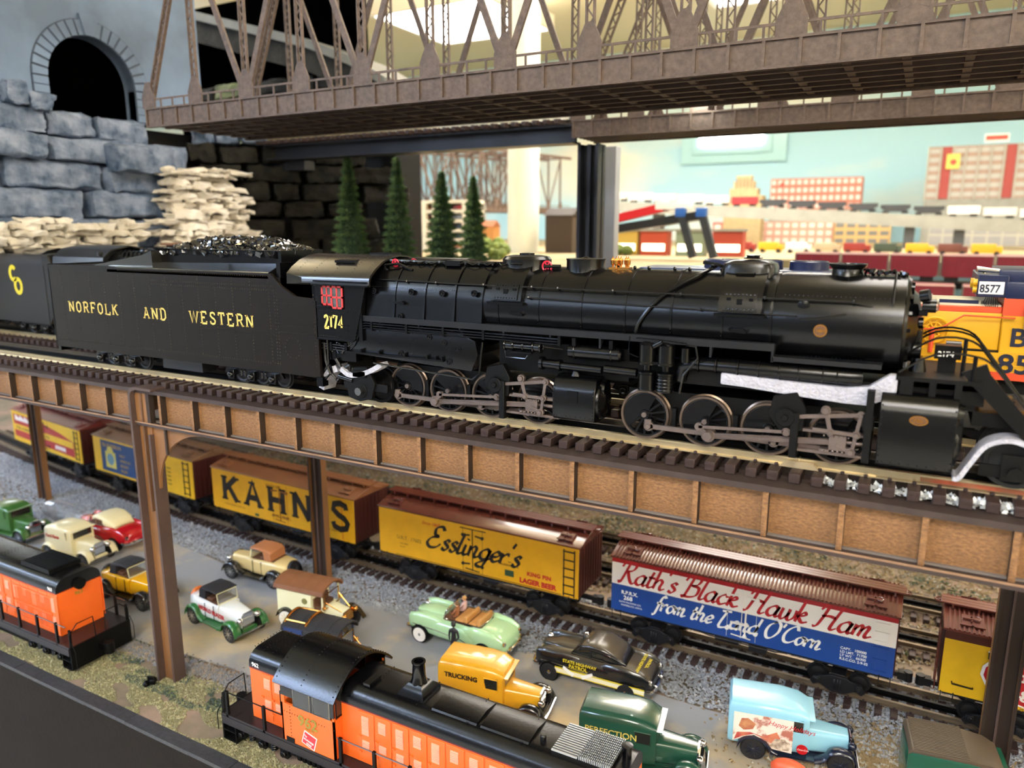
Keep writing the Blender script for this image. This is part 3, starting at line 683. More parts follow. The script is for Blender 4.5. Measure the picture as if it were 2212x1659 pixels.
def kdeco(t, h, W, zs, ze):
    y = -W - .05
    slab('lettering', "KAHN'S", 3.4, BLKP, t, (-h + 2.0, y, zs + 1.45), .24, sx=1.34, gap=.15)
    txt('lettering', 'KAHNS BEEF', .5, mat('print_brown', '#8c5a1c', .5), t, (-2.2, y, ze - .8))
    obj('placard', MB().box(-4.6, -3.9, y - .02, y, zs + .2, zs + .55).box(8.0, 8.4, y - .02, y, zs + .9, zs + 1.2), mat('placard_green', '', .5), t)
    txt('lettering', 'THE E. KAHN SONS CO.', .38, MC['print_brown'], t, (-h + 2.4, y, zs + .75)); txt('lettering', 'CINCINNATI, O.', .38, MC['print_brown'], t, (-.6, y, zs + .75))
    txt('lettering', 'T.U.W.X. 45051', .38, MC['print_brown'], t, (h - 5.4, y, zs + 1.0))
    obj('line', MB().box(h - 2.0, h - 1.94, y, y + .04, zs + .2, ze - .3), MC['red_print'], t)
    door_hw(t, MC['print_brown'], 0.2, W, zs, ze, 2.6)
reefer("yellow refrigerator car with huge black slab capital letters", -70.3, YEL, RFB2, ENDB, kdeco, L=25.8)

def bdeco(t, h, W, zs, ze):
    y = -W - .05
    bl = mat('malt_blue', '#24487c', .45, 0, .08, 60)
    obj('poster', MB().box(-h + 2.2, -h + 11.6, y - .015, y, zs + .35, ze - .3), bl, t, label='blue malt advertisement')
    yp = mat('poster_gold', '#c9a03c', .5)
    obj('can_print', MB().box(-h + 3.4, -h + 6.2, y - .03, y - .015, zs + 1.0, zs + 3.6), mat('can_yellow', '#d8cc6a', .5), t)
    obj('can_print_label', MB().cyl((-h + 4.8, y - .03, zs + 2.4), (-h + 4.8, y - .04, zs + 2.4), .95, n=16), mat('can_blue', '#6f9cb5', .5), t)
    obj('can_print_top', MB().cyl((-h + 4.8, y - .03, zs + 3.6), (-h + 4.8, y - .038, zs + 3.6), .9, n=16), mat('can_yellow', '', .5), t)
    for i, s in enumerate(('PABST MALT SYRUP', )): txt('lettering', 'BLUE RIBBON', .85, yp, t, (-h + 2.8, y - .02, ze - 1.3))
    for i, s in enumerate(('MALT', 'AMERICAS', 'BIGGEST', 'SELLER')): txt('lettering', s, .6, yp, t, (-h + 7.4, y - .02, zs + 3.2 - .8 * i))
    door_hw(t, BLKP, .3, W, zs, ze, 2.6)
    for i in range(5): txt('lettering', 'S.R.C. 9241 CAPY 80000', .34, MC['olive_print'], t, (4.2, y, zs + 3.6 - .6 * i))
    ladder(t, h - 2.2, zs + .3, ze - .3, BLKP, -W, 1.3, 6)
reefer('yellow refrigerator car with a large blue malt poster, behind the rounded brown post', -100.1, YEL2, mat('roof_dusty_brown', '#7a5a42', .5, 0, .15, 30), ENDB, bdeco, L=25.8)

def rydeco(t, h, W, zs, ze):
    y = -W - .05
    rd = mat('poster_red', '#b02a2c', .45)
    obj('poster', MB().ext([(-h + .8, zs + .9), (-h + .8, ze - .6), (-h + 10.5, ze - .6), (-h + 19, zs + 4.0), (h - 2.4, zs + 3.2), (h - 2.4, zs + .6)], 'y', y - .015, y), rd, t, label='red advertisement panel')
    obj('yellow_band', MB().box(-h + .6, h - 2.6, y - .03, y - .015, zs + 2.1, zs + 3.2), YEL2, t)
    txt('lettering', 'FOR HUMAN AND HEALTH', .7, MC['olive_print'], t, (-h + 1.6, y - .03, zs + 2.35), .02, sx=1.5)
    pm_ = MB(); rn = random.Random(6)
    for q in range(9): pm_.box(-h + 1.5 + .62 * q, -h + 2.0 + .62 * q, y - .03, y - .015, zs + 3.9, zs + 4.9 - .2 * (q % 3)).box(3.6 + .42 * q, 3.9 + .42 * q, y - .03, y - .015, zs + 1.0 + .1 * (q % 2), zs + 1.7)
    obj('faded_print', pm_, WHITE, t, kind='stuff')
    ladder(t, h - 2.0, zs + .3, ze - .3, BLKP, -W, 1.2, 6); door_hw(t, BLKP, .0, W, zs, ze, 2.6)
reefer('red and yellow refrigerator car at the far left end of the lower train', -129.6, YEL2, mat('roof_maroon', '#6e2f2c', .35, 0, .1, 30), ENDB, rydeco, L=25.6)

end_brown = mat('eave_brown', '#4a2018', .4)
def odeco(t, h, W, zs, ze):
    y = -W - .05
    cx = -h + 6.9
    sh = [(0, 0), (1.6, .35), (2.7, .75), (3.5, 1.5), (3.9, 2.4), (3.8, 3.2), (3.45, 3.7), (3.3, 4.1), (3.6, 4.6), (3.2, 4.8), (2.4, 4.6), (1.2, 4.75), (0, 5.0)]
    sh = sh + [(-a_, b_) for a_, b_ in sh[-2:0:-1]]
    obj('eave_band', MB().box(-h + .05, h - .05, -W - .05, -W + .1, ze - .75, ze), end_brown, t)
    obj('shield_border', MB().ext([(cx + a_ * 1.06, zs + .1 + b_ * .95) for a_, b_ in sh], 'y', y - .015, y), WHITE, t)
    obj('shield', MB().ext([(cx + a_, zs + .25 + b_ * .88) for a_, b_ in sh], 'y', y - .03, y - .015), REDP, t, label='red shield emblem')
    txt('lettering', 'Old Style', 1.35, WHITE, t, (cx - 3.1, y - .04, zs + 2.5), .04); txt('lettering', 'Lager', 1.35, WHITE, t, (cx - 2.5, y - .04, zs + 1.15), .04)
    txt('lettering', "HEILEMAN'S", .8, BLKP, t, (cx - 3.8, y - .05, zs + 3.85), .02, sx=1.2)
    txt('lettering', 'LA CROSSE', .42, BLKP, t, (cx - 3.2, y, zs + .28), .0, sx=1.3); txt('lettering', 'WISCONSIN', .36, BLKP, t, (cx - 3.0, y, zs + .05 - .1), .0, sx=1.3)
    g = MB().tube([(-h + .9, y + .04, zs + 1.1), (-h + .9, y - .15, zs + 1.0), (-h + 2.4, y - .15, zs + .95), (-h + 2.4, y + .04, zs + .95)], .07, 5)
    obj('grab_iron', g, BLKP, t)
    e = MB()
    for k in range(7): e.tube([(-h - .3, -W + .2, zs + .6 + .75 * k), (-h - .3, -W + 1.5, zs + .6 + .75 * k)], .05, 4)
    e.box(-h - .35, -h - .25, -W + .1, -W + .2, zs, ze).box(-h - .35, -h - .25, -W + 1.5, -W + 1.6, zs, ze)
    obj('ladder', e, RFB, t)
reefer('yellow refrigerator car with a red Lager shield at the right edge', 17.5, YEL2, mat('roof_brown_right', '#6a3429', .3), ENDB, odeco, L=25.8, ribs=True)
# ------------------------------------------------------------------ tender of the big black locomotive
Z1 = -13.13   # top of ties on the upper track; rail top is Z1+.5
def pass_(): pass
tn = thing('tender', 'long black tender with gold slab lettering, heaped with coal', 'tender', (0, 44.65, 0))
W_ = 3.35
# side tank: near face Y=41.3
prof = [(-71.2, -10.95), (-71.2, -3.35), (-62.0, -3.3), (-61.0, -3.4), (-43.4, -3.4), (-42.9, -3.4), (-42.0, -4.3), (-40.6, -5.0), (-38.9, -5.1), (-38.5, -5.3), (-38.5, -10.95)]
sidep = MB().ext(prof, 'y', -W_, -W_ + .25)
obj('side_sheet', sidep, TBLK, tn)
obj('side_sheet', MB().ext(prof, 'y', W_ - .25, W_), TBLK, tn)
obj('tank', MB().box(-71.1, -42.2, -W_ + .2, W_ - .2, -10.9, -3.7), TBLK, tn)
obj('front_bulkhead', MB().box(-42.6, -42.2, -W_ + .3, W_ - .3, -10.9, -2.6).box(-42.2, -38.6, -W_ + .2, W_ - .2, -10.95, -10.2), BLK, tn)
obj('rear_deck', MB().box(-71.1, -62.4, -W_ + .1, W_ - .1, -3.75, -3.45).box(-71.3, -71.1, -W_, W_, -10.9, -3.3), BLKM, tn)
# rounded shoulder, bright slope sheet and coal bunker
SH = mat('slope_black', '#1a1917', .2, 0, spec=1, coat=1)
def arc_pts(x):
    pts = []
    for k in range(7):
        a = pi / 2 * k / 6; pts.append((x, -W_ + .18 - .18 * cos(a), -3.5 + .2 * sin(a)))
    return pts
sh = MB().loft([arc_pts(-62.5) + [(-62.5, -1.9, -3.0), (-62.5, -1.9, -3.8), (-62.5, -W_, -3.8)], arc_pts(-43.2) + [(-43.2, -1.9, -2.72), (-43.2, -1.9, -3.8), (-43.2, -W_, -3.8)]])
obj('shoulder', sh, SH, tn)
obj('shoulder', MB().loft([[(x, -y, z) for x, y, z in r] for r in ([arc_pts(-62.5) + [(-62.5, -1.9, -3.0), (-62.5, -1.9, -3.8), (-62.5, -W_, -3.8)], arc_pts(-43.2) + [(-43.2, -1.9, -2.72), (-43.2, -1.9, -3.8), (-43.2, -W_, -3.8)]])]), SH, tn)
obj('slope_sheet', MB().ext([(-66.5, -3.5), (-58.2, -2.3), (-57.0, -1.9), (-57.0, -3.6)], 'y', -2.9, 2.9), SH, tn)
bk = MB()
for s in (-1, 1): bk.loft([[(x, s * 1.9, -3.1), (x, s * 1.95, -2.2), (x, s * 2.35, -1.75), (x, s * 2.25, -1.72), (x, s * 1.95, -2.1), (x, s * 1.8, -2.9)] for x in (-57.3, -43.0)])
bk.box(-57.5, -57.2, -2.3, 2.3, -2.9, -1.75).box(-43.1, -42.8, -2.3, 2.3, -3.2, -1.75)
obj('coal_bunker', bk, BLK, tn)
rn = random.Random(2); cs = MB()
for i in range(1500):
    u = rn.random(); v = rn.uniform(-1, 1); x = -57 + 14 * u; y = 2.1 * v
    hgt = 1.15 * max(0, 1 - v * v) ** .6 * min(1, .25 + 2.4 * u, .3 + 3.2 * (1 - u)); z = -2.1 + hgt * rn.uniform(.75, 1.0)
    s = rn.uniform(.14, .3); a = Matrix.Rotation(rn.uniform(0, 6), 4, Vector((rn.random(), rn.random(), rn.random() + .1)).normalized())
    pts = [Vector((sx * s * rn.uniform(.6, 1), sy * s * rn.uniform(.6, 1), sz * s * rn.uniform(.5, .9))) for sz in (-1, 1) for sy in (-1, 1) for sx in (-1, 1)]
    cs.add([tuple(a @ p + Vector((x, y, z))) for p in pts], [(0, 2, 3, 1), (4, 5, 7, 6), (0, 1, 5, 4), (2, 6, 7, 3), (0, 4, 6, 2), (1, 3, 7, 5)])
cs.loft([[(x, y, -2.15 + .9 * max(0, 1 - (y / 2.1) ** 2) ** .6 * k) for y in (-2.1, -1.4, -.7, 0, .7, 1.4, 2.1)] for x, k in ((-57, .2), (-53, .9), (-49, 1), (-45, .9), (-43.1, .2))], cap=False, closed=False)
obj('coal', cs, mat('coal', '#141416', .12, spec=.9), tn, ang=10, kind='stuff')
# rivets in vertical rows, lap seams
rv = MB()
def rivet(x, y, z, r=.055):
    rv.add([(x - r, y, z - r), (x + r, y, z - r), (x + r, y, z + r), (x - r, y, z + r), (x, y - r * .8, z)], [(0, 1, 4), (1, 2, 4), (2, 3, 4), (3, 0, 4)])
xr = -69.3
while xr < -42:
    for k in range(26): rivet(xr + .0 * k, -W_, -10.1 + k * .25, .055)
    xr += 2.05 if xr < -56 else 1.95
for k in range(110): rivet(-70.8 + k * .26, -W_, -10.25, .05)
for z in (-4.65, -4.35):
    for k in range(58): rivet(-57 + k * .25, -W_, z + (0 if k else 0), .05)
for x in (-42.7, -42.45, -38.8):
    for k in range(22): rivet(x, -W_, -10.1 + .25 * k * (1 if x != -38.8 else 1), .05)
for k in range(16):
    a = 2 * pi * k / 16; rivet(-41.1 + .78 * cos(a), -W_, -8.9 + .78 * sin(a), .045)
for k in range(72): rivet(-61 + .25 * k, -W_, -3.6, .045)
obj('rivets', rv, mat('rivet_sheen', '#2a241d', .25, .2), tn, kind='stuff')
obj('seam', MB().box(-42.6, -38.7, -W_ - .03, -W_, -5.62, -5.55).box(-42.6, -38.7, -W_ - .03, -W_, -7.2, -7.14).box(-42.6, -38.7, -W_ - .03, -W_, -8.0 + .2, -7.95 + .2).box(-51, -42.8, -W_ - .03, -W_, -8.05, -8.0).box(-71.2, -62.5, -W_ - .03, -W_, -10.35, -10.3).box(-71.2, -42.8, -W_ - .04, -W_, -3.55, -3.42), TBLK, tn)
slab('lettering', 'NORFOLK', .93, GOLD, tn, (-68.6, -W_ - .02, -7.55), .165, sx=1.14, gap=.18)
slab('lettering', 'AND', .93, GOLD, tn, (-58.1, -W_ - .02, -7.6), .165, sx=1.14, gap=.18)
slab('lettering', 'WESTERN', .93, GOLD, tn, (-52.3, -W_ - .02, -7.6), .165, sx=1.14, gap=.18)
obj('grab_rail', MB().tube([(-37.9, -W_ + .2, -5.2), (-37.75, -W_ + .1, -6), (-37.75, -W_ + .1, -9.8), (-38.2, -W_ + .2, -10.4)], .07, 6), BLK, tn)
obj('step', MB().box(-38.9, -38.3, -W_ + .0, -W_ + .6, -11.6, -10.9).box(-71.4, -71.0, -W_ + .2, W_ - .2, -11.4, -10.8), BLK, tn)
# six-wheel trucks
def truck3(t, x, zt, y0=0, name='truck'):
    f = MB()
    for y in (-2.6, 2.35):
        f.ext([(-3.3, 1.0), (-3.0, 1.6), (-1.6, 1.5), (-.8, 1.75), (.8, 1.75), (1.6, 1.5), (3.0, 1.6), (3.3, 1.0), (2.3, .75), (1.6, 1.05), (.9, .7), (-.9, .7), (-1.6, 1.05), (-2.3, .75)], 'y', y, y + .25)
    for k in (-2.3, 0, 2.3):
        f.cb(k, -2.72, .95, .7, .3, .8); f.rev([(.0, -.2), (.2, -.18), (.3, 0), (.3, .2)], (k, -2.9, .95), 'y', 10)
    for k in (-1.15, 1.15):
        for q in (-.2, .2): f.rev([(.12, 0), (.16, .1), (.12, .2), (.16, .3), (.12, .4), (.16, .5), (.12, .6)], (k + q, -2.55, .8), 'z', 8)
    f.box(-2.6, 2.6, -2.3, 2.3, 1.2, 1.7)
    o = obj(name, f, GLB, t, (x, y0, zt), bev=.02)
    for k in (-2.3, 0, 2.3): obj('wheelset', WHM, None, o, (k, 0, .92))
    return o
truck3(tn, -63.3, Z1 + .5); truck3(tn, -46.3, Z1 + .5)
obj('underframe', MB().box(-70.5, -39.5, -1, 1, -11.6, -10.9).box(-57.5, -52.5, -2.4, -1.0, -12.0, -10.95), UND, tn)
obj('coupler', MB().box(-73.2, -71.2, -.25, .25, -11.7, -11.2).cyl((-73.2, 0, -11.9), (-73.2, 0, -10.9), .4, n=10).box(-38.5, -36.5, -.4, .4, -11.5, -11.1), GLB, tn)
# ------------------------------------------------------------------ the big black articulated steam locomotive
lo = thing('steam_locomotive', 'large black articulated steam locomotive numbered 2174 on the girder bridge', 'locomotive', (0, 44.65, 0))
BC = -5.1; BR = 2.62
REDV = mat('valve_red', '#c4203a', .35); CABR = mat('cab_window_red', '#c8383a', .4)
RUNB = mat('running_black', '#191a1d', .3)
def bring(x, r=BR, n=48, zc=BC): return [(x, r * cos(2 * pi * i / n), zc + r * sin(2 * pi * i / n)) for i in range(n)]
def fring(x, r, flat):
    """firebox section: round top, sides that flare outwards and down to the ledge"""
    p = []
    for i in range(25):
        a = pi * i / 24; p.append((x, r * cos(a), -5.0 + r * 1.02 * sin(a)))
    return p + [(x, -r - flat, -6.25), (x, -2.2, -6.9), (x, 2.2, -6.9), (x, r + flat, -6.25)]
obj('boiler', MB().loft([bring(-25.5), bring(-6.7), bring(-6.55, 2.66), bring(-.55, 2.66), bring(-.45, 2.5)]), BLK, lo)
obj('firebox', MB().loft([fring(-34.3, 2.75, .18), fring(-24.9, 2.68, .12), ]), BLK, lo)
band = MB()
def bandm(r): return mesh_of('boiler_band', MB().loft([bring(-.07, r), bring(-.07, r + .045), bring(.07, r + .045), bring(.07, r)], cap=False), BLK)
bm1 = bandm(BR)
for x in (-23.8, -20.9, -18.0, -15.2, -12.4, -9.5, -6.9): obj('boiler_band', bm1, None, lo, (x, 0, 0))
def half(x, r): return fring(x, r, .2)[:26]
for x in (-31.9, -29.4, -27.0): obj('boiler_band', MB().loft([half(x - .08, 2.72), half(x - .08, 2.79), half(x + .08, 2.79), half(x + .08, 2.72)], cap=False, closed=False), BLK, lo)
# bolts at the bottom of the bands
obj('smokebox_front', MB().rev([(0, .75), (.9, .7), (1.7, .45), (2.0, .15), (2.5, .08), (2.62, -.1), (0, -.1)], (-.45, 0, BC), 'x', 40), BLK, lo)
df = MB()
for k in range(16): a = 2 * pi * k / 16; df.bar((-.3, 1.9 * cos(a), BC + 1.9 * sin(a)), (-.3, 2.3 * cos(a), BC + 2.3 * sin(a)), .16, .2, (1, 0, 0))
df.cyl((-.2, -.9, BC + .3), (.35, -.9, BC + .3), .3, n=12).box(.1, .5, -.5, .5, BC - 2.6, BC - 1.6)
obj('door_dogs', df, BLK, lo)
# appliances hung on the smokebox front with a small lamp
cp_ = MB()
for y in (-.9, .9): cp_.cyl((-.3, y, -6.2), (.35, y, -6.2), .5, n=20).cyl((.1, y, -5.2), (.1, y, -6.8), .3, n=14)
obj('front_pump', cp_, BLK, lo)
hl = obj('headlight', MB().cyl((.2, -1.2, -3.9), (.85, -1.2, -3.9), .34, n=20).box(.1, .5, -1.5, -.9, -4.4, -4.1).cyl((.1, -1.6, -3.4), (.5, -1.7, -3.3), .3, n=12), BLK, lo)
obj('lens', MB().sph((.85, -1.2, -3.9), .29, 14, (.5, 1, 1)), GLS, hl)
# running boards
rb = MB()
for s in (-1, 1):
    rb.box(-34.8, -6.5, s * 2.5 if s > 0 else -3.15, 3.15 if s > 0 else -2.5, -6.32, -6.15)
    rb.box(-34.8, -6.5, 3.1 if s > 0 else -3.2, 3.2 if s > 0 else -3.1, -6.5, -6.1)
    rb.box(-6.6, -1.3, 3.0 if s > 0 else -3.1, 3.1 if s > 0 else -3.0, -7.05, -6.8).box(-6.6, -1.3, 2.2 if s > 0 else -3.05, 3.05 if s > 0 else -2.2, -6.9, -6.8)
obj('running_board', rb, RUNB, lo)
for i in range(9): obj('bracket', MB().ext([(0, -6.3), (-.9, -6.3), (-.9, -7.1)], 'x', -.06, .06).mv(0, -2.2, 0), RUNB, lo, (-33 + 3.3 * i, 0, 0))
# bundled pipes under the running board with clamps
pp = MB()
for k in range(3):
    z = -6.62 - .17 * k
    pp.tube([(-38.4, -3.1, -8.35 - .18 * k), (-35.9, -3.1, -8.4 - .18 * k), (-35.3, -3.15, -8.1 - .1 * k), (-34.7 + .1 * k, -3.2, z - .1), (-34.2, -3.2, z), (-19.0, -3.2, z - .1)], .065, 6)
obj('air_pipes', pp, GLB, lo)
cl = MB()
for x in (-33.6, -30.6, -27.6, -24.5, -19.1): cl.box(x - .09, x + .09, -3.3, -3.1, -7.12, -6.5)
cl.box(-37.6, -37.4, -3.2, -3.0, -8.85, -8.2).box(-36.2, -36.0, -3.2, -3.0, -8.9, -8.2)
obj('pipe_clamps', cl, BLK, lo, kind='stuff')
# ash pan / lower firebox side with washout plugs
ap = [(-35.6, -8.9), (-35.9, -8.2), (-34.4, -6.9), (-26.2, -6.9), (-25.2, -7.3), (-25.0, -8.2), (-25.5, -9.35), (-29, -9.2)]
obj('ash_pan', MB().loft([[(x, y, z + dz) for x, z in ap] for y, dz in ((-3.12, 0), (-2.9, .06), (2.9, .06), (3.12, 0))]), BLK, lo, bev=.12)
wp = MB()
for x, z in ((-33.6, -4.35), (-30.4, -4.3), (-27.9, -4.3), (-25.4, -4.2), (-31.3, -6.0)): wp.rev([(.22, 0), (.22, -.1), (.15, -.1), (.15, -.02), (.07, -.02), (.07, -.12), (0, -.12)], (x, -2.78 - .12 * (z < -4.5), z), 'y', 16)
for x, z in ((-28.8, -7.25), (-27.6, -7.55), (-26.5, -7.9), (-31.2, -8.6), (-27.2, -8.8)): wp.rev([(.22, 0), (.22, -.08), (.15, -.08), (.15, -.02), (.07, -.02), (.07, -.1), (0, -.1)], (x, -3.12, z), 'y', 16)
obj('washout_plugs', wp, GLB, lo, kind='stuff')
rv = MB()
for x in (-33.0, -30.2, -27.2):
    for k in range(5): rv.sph((x, -3.14, -7.1 - .45 * k), .035, 6)
for i in range(60): rv.sph((-33.8 + .145 * i, -2.74, -4.05), .03, 5)
for i in range(26):
    rv.sph((-6.3 + .23 * i, -2.15, -3.55), .04, 5); rv.sph((-6.3 + .2 * i, -2.35, -6.75), .03, 5)
for x in (-20.9, -18.0, -15.2, -12.4, -9.5):
    for z in (-5.75, -5.95): rv.sph((x, -2.56, z), .05, 6)
obj('rivets', rv, BLK, lo, kind='stuff')
sb = MB().box(-36.0, -27.6, -3.35, -3.15, -8.85, -8.72)
for x in (-35.9, -34.6, -33, -30.8, -28.9, -28.2, -27.7): sb.box(x - .05, x + .05, -3.35, -3.1, -8.75, -8.5)
sb.tube([(-33.5, -3.3, -9.4), (-26.2, -3.3, -9.75), (-25.3, -3.3, -9.8), (-24.8, -3.3, -9.4), (-24.7, -3.25, -8.2), (-24.6, -3.2, -7.3)], .07, 6)
obj('ash_pan_rail', sb, GLB, lo)
for x, z, y in ((-31.4, -5.0, -2.9), (-22.4, -5.3, -2.7), (-8.6, -5.5, -2.7)): obj('step_plate', MB().ext([(x - .5, z), (x - .35, z - .12), (x + .35, z - .2), (x + .5, z - .2), (x + .5, z - .08), (x + .3, z + .06)], 'y', y - .15, y + .3), BLK, lo)
# cab
cabp = [(-38.6, -7.95), (-38.6, -3.75), (-33.9, -3.85), (-35.1, -7.95)]
for y in (-3.35, 3.2):
    cb1 = MB()
    # side wall with window opening made of pieces
    cb1.ext([(-38.6, -7.95), (-38.6, -5.65), (-34.4, -5.65), (-35.1, -7.95)], 'y', y, y + .15)
    cb1.ext([(-38.6, -5.65), (-38.6, -4.0), (-38.0, -4.0), (-38.0, -5.65)], 'y', y, y + .15)
    cb1.ext([(-35.95, -5.65), (-35.95, -4.0), (-33.95, -4.0), (-34.4, -5.65)], 'y', y, y + .15)
    cb1.ext([(-38.6, -4.0), (-38.6, -3.6), (-33.85, -3.6), (-33.95, -4.0)], 'y', y, y + .15)
    obj('cab_side', cb1, BLK, lo)
obj('cab_front', MB().ext([(-3.3, -7.9), (3.3, -7.9), (3.3, -3.6), (2.4, -2.6), (0, -2.1), (-2.4, -2.6), (-3.3, -3.6)], 'x', -34.7, -34.4), BLK, lo)
obj('cab_interior', MB().box(-36.2, -34.8, -2.4, 2.4, -7.8, -3.2).box(-38.5, -34.6, -3.1, 3.1, -8.1, -7.9), BLKM, lo)
for x0, x1, y, z0, z1 in ((-38.0, -37.0, -3.38, -5.5, -4.1), (-37.05, -35.95, -3.46, -5.72, -4.08)):
    s_ = MB(); w3 = .13
    s_.box(x0, x1, y, y + .06, z1 - w3, z1).box(x0, x1, y, y + .06, z0, z0 + w3).box(x0, x0 + w3, y, y + .06, z0, z1).box(x1 - w3, x1, y, y + .06, z0, z1)
    xm = (x0 + x1) / 2; zm = (z0 + z1) / 2; s_.box(xm - .05, xm + .05, y, y + .06, z0, z1).box(x0, x1, y, y + .06, zm - .06, zm + .06)
    o = obj('window_sash', s_, CABR, lo, label='red cab window sash'); obj('pane', MB().box(x0 + .1, x1 - .1, y + .03, y + .05, z0 + .1, z1 - .1), GLS, o)
obj('arm_rest', MB().box(-38.3, -37.0, -3.62, -3.35, -5.62, -5.52), BLK, lo)
ra = [(-3.62, -3.95), (-3.6, -3.55), (-3.45, -3.3), (-2.9, -2.85), (-2.0, -2.35), (-1, -2.05), (0, -1.95), (1, -2.05), (2.0, -2.35), (2.9, -2.85), (3.45, -3.3), (3.6, -3.55), (3.62, -3.95)]
CABROOF = mat('cab_roof_black', '#1c1a17', .24, spec=.75)
obj('cab_roof', MB().loft([[(-41.2 + (.9 if k else 0) * 0 + (1.6 * max(0, abs(y) - 1.5) / 2.1 if abs(y) > 3.5 else 0), y, z) for k, (y, z) in enumerate(ra)] + [(-41.2, y * .96, z - .12) for y, z in reversed(ra)],
                          [(-33.4, y, z) for y, z in ra] + [(-33.4, y * .96, z - .12) for y, z in reversed(ra)]]), CABROOF, lo)
obj('gutter', MB().box(-38.4, -33.6, -3.75, -3.6, -3.8, -3.7).box(-38.6, -33.4, -3.78, -3.6, -4.05, -3.95), BLK, lo)
rr = MB()
for xx in (-40.3, -38.7, -36.8, -35.2, -34.0):
    for k in range(14):
        y = -3.4 + k * .25; z = None
        for (ya, za), (yb, zb) in zip(ra, ra[1:]):
            if ya <= y <= yb: z = za + (zb - za) * (y - ya) / (yb - ya)
        if z: rr.sph((xx, y, z), .035, 5)
obj('roof_rivets', rr, CABROOF, lo, kind='stuff')
obj('roof_hatch', MB().box(-37.4, -35.6, -1.7, -.2, -2.02, -1.85).xf(T(0, -.9, -.35) @ Matrix.Rotation(.08, 4, 'X')), BLK, lo)
obj('roof_hatch', MB().box(-36.2, -34.4, .1, 1.5, -2.0, -1.85), BLK, lo)
obj('vestibule', MB().box(-38.55, -38.4, -2.9, 2.9, -8.3, -3.6).box(-39.6, -38.5, -2.6, -2.3, -9.2, -4.2), BLKM, lo)
slab('lettering', '2174', .92, GOLD, lo, (-37.85, -3.38, -7.15), .19, sx=.75)
cr = MB()
for k in range(15): cr.sph((-38.45, -3.37, -7.8 + .26 * k), .03, 5); cr.sph((-35.0 + .068 * k, -3.37, -7.75 + .25 * k), .03, 5); cr.sph((-38.2 + .26 * k * .9, -3.37, -5.9), .03, 5); cr.sph((-38.2 + .24 * k * .9, -3.37, -7.75), .03, 5)
cr.box(-36.2, -35.6, -3.4, -3.35, -6.92, -6.88).box(-36.3, -35.6, -3.4, -3.35, -7.3, -7.26).box(-38.6, -35.1, -3.45, -3.35, -8.02, -7.92)
obj('cab_rivets', cr, BLK, lo, kind='stuff')
ug = MB()
rn = random.Random(5)
for k in range(16): x = rn.uniform(-38, -35.8); z = rn.uniform(-10.6, -8.4); ug.cyl((x, -3, z), (x + rn.uniform(-.6, .6), -2.9, z + rn.uniform(-.8, .8)), rn.uniform(.07, .16), n=8)
ug.tube([(-38.2, -3.1, -8.3), (-38.1, -3.15, -9.6), (-37.7, -3.15, -10.6), (-38.2, -3.15, -11)], .1, 6).box(-38, -35.5, -2.8, -2.0, -9.6, -8.3).cyl((-36.9, -3.1, -10.7), (-35.6, -3.1, -10.9), .2, n=10)
obj('injector_piping', ug, GLB, lo)
# trailing truck
tt = MB().box(-36.6, -32.6, -3.0, -2.7, -11.6, -11.0).ext([(-36.0, -12.2), (-36.3, -11.2), (-35.5, -9.9), (-34.3, -9.8), (-33.6, -11.0), (-33.9, -12.1), (-35, -12.4)], 'y', -3.15, -2.8).cyl((-34.9, -3.2, -11.6), (-34.9, -3.0, -11.6), .55, n=20)
tt.box(-35.5, -34.3, -3.3, -3.1, -10.6, -10.1)
obj('trailing_truck', tt, BLKM, lo, bev=.03); obj('journal_cap', MB().cyl((-34.9, -3.5, -11.6), (-34.9, -3.2, -11.6), .3, n=8), STEEL, lo)
wm = MB(); 
WP = [(0, -.1), (.3, -.1), (.35, 0), (1.05, .04), (1.1, -.12), (1.3, -.12), (1.3, .25), (1.4, .28), (1.4, .34), (0, .34)]
for y in (-1.95, 1.6): obj('trailing_wheel', MB().rev([(r, h if y < 0 else .3 - h) for r, h in WP], (-34.0, y, -11.3), 'y', 28), BLKM, lo)
# driving wheels
DR = 1.5; WZ = -12.63 + DR
RIMM = mat('driver_rim', '#7a6a5e', .3, .8)
def driver_mesh(near=True):
    w_ = MB(); w_.ring((0, 0, 0), 'y', DR - .2, .1, 36, 6)
    n = 14
    for k in range(n):
        a = 2 * pi * k / n; w_.bar((.3 * cos(a), 0, .3 * sin(a)), ((DR - .22) * cos(a), 0, (DR - .22) * sin(a)), .13, .14)
    w_.rev([(0, -.18), (.28, -.18), (.34, -.1), (.34, .12), (0, .12)], (0, 0, 0), 'y', 18)
    cw = [((DR - .22) * cos(a), (DR - .22) * sin(a)) for a in [R(20 + 160 * i / 16) for i in range(17)]] + [(-.35, .1), (.35, .05)]
    w_.ext(cw, 'y', -.12, .1)
    w_.cyl((0, 0, 0), (0, .5, 0), .3)
    r_ = MB().rev([(DR - .13, -.16), (DR, -.16), (DR, .16), (DR + .1, .2), (DR + .1, .26), (DR - .2, .26), (DR - .2, -.1), (DR - .13, -.16)], (0, 0, 0), 'y', 48)
    ri = []
    for rr_, h in [(DR - .16, -.1), (DR - .12, -.16), (DR, -.16), (DR, .14), (DR + .1, .2), (DR + .1, .25), (DR - .16, .25), (DR - .16, -.1)]:
        ri.append([(rr_ * cos(2 * pi * i / 48), h, rr_ * sin(2 * pi * i / 48)) for i in range(48)])
    r2 = MB().loft(ri, cap=False)
    return mesh_of('drive_wheel', w_, GLB), mesh_of('tyre', r2, RIMM)
DM, TM = driver_mesh()
ax_m = mesh_of('axle', MB().cyl((0, -1.8, 0), (0, 1.8, 0), .22, n=10).cyl((0, -2.08, 0), (0, -1.7, 0), .16, n=8), ROD)
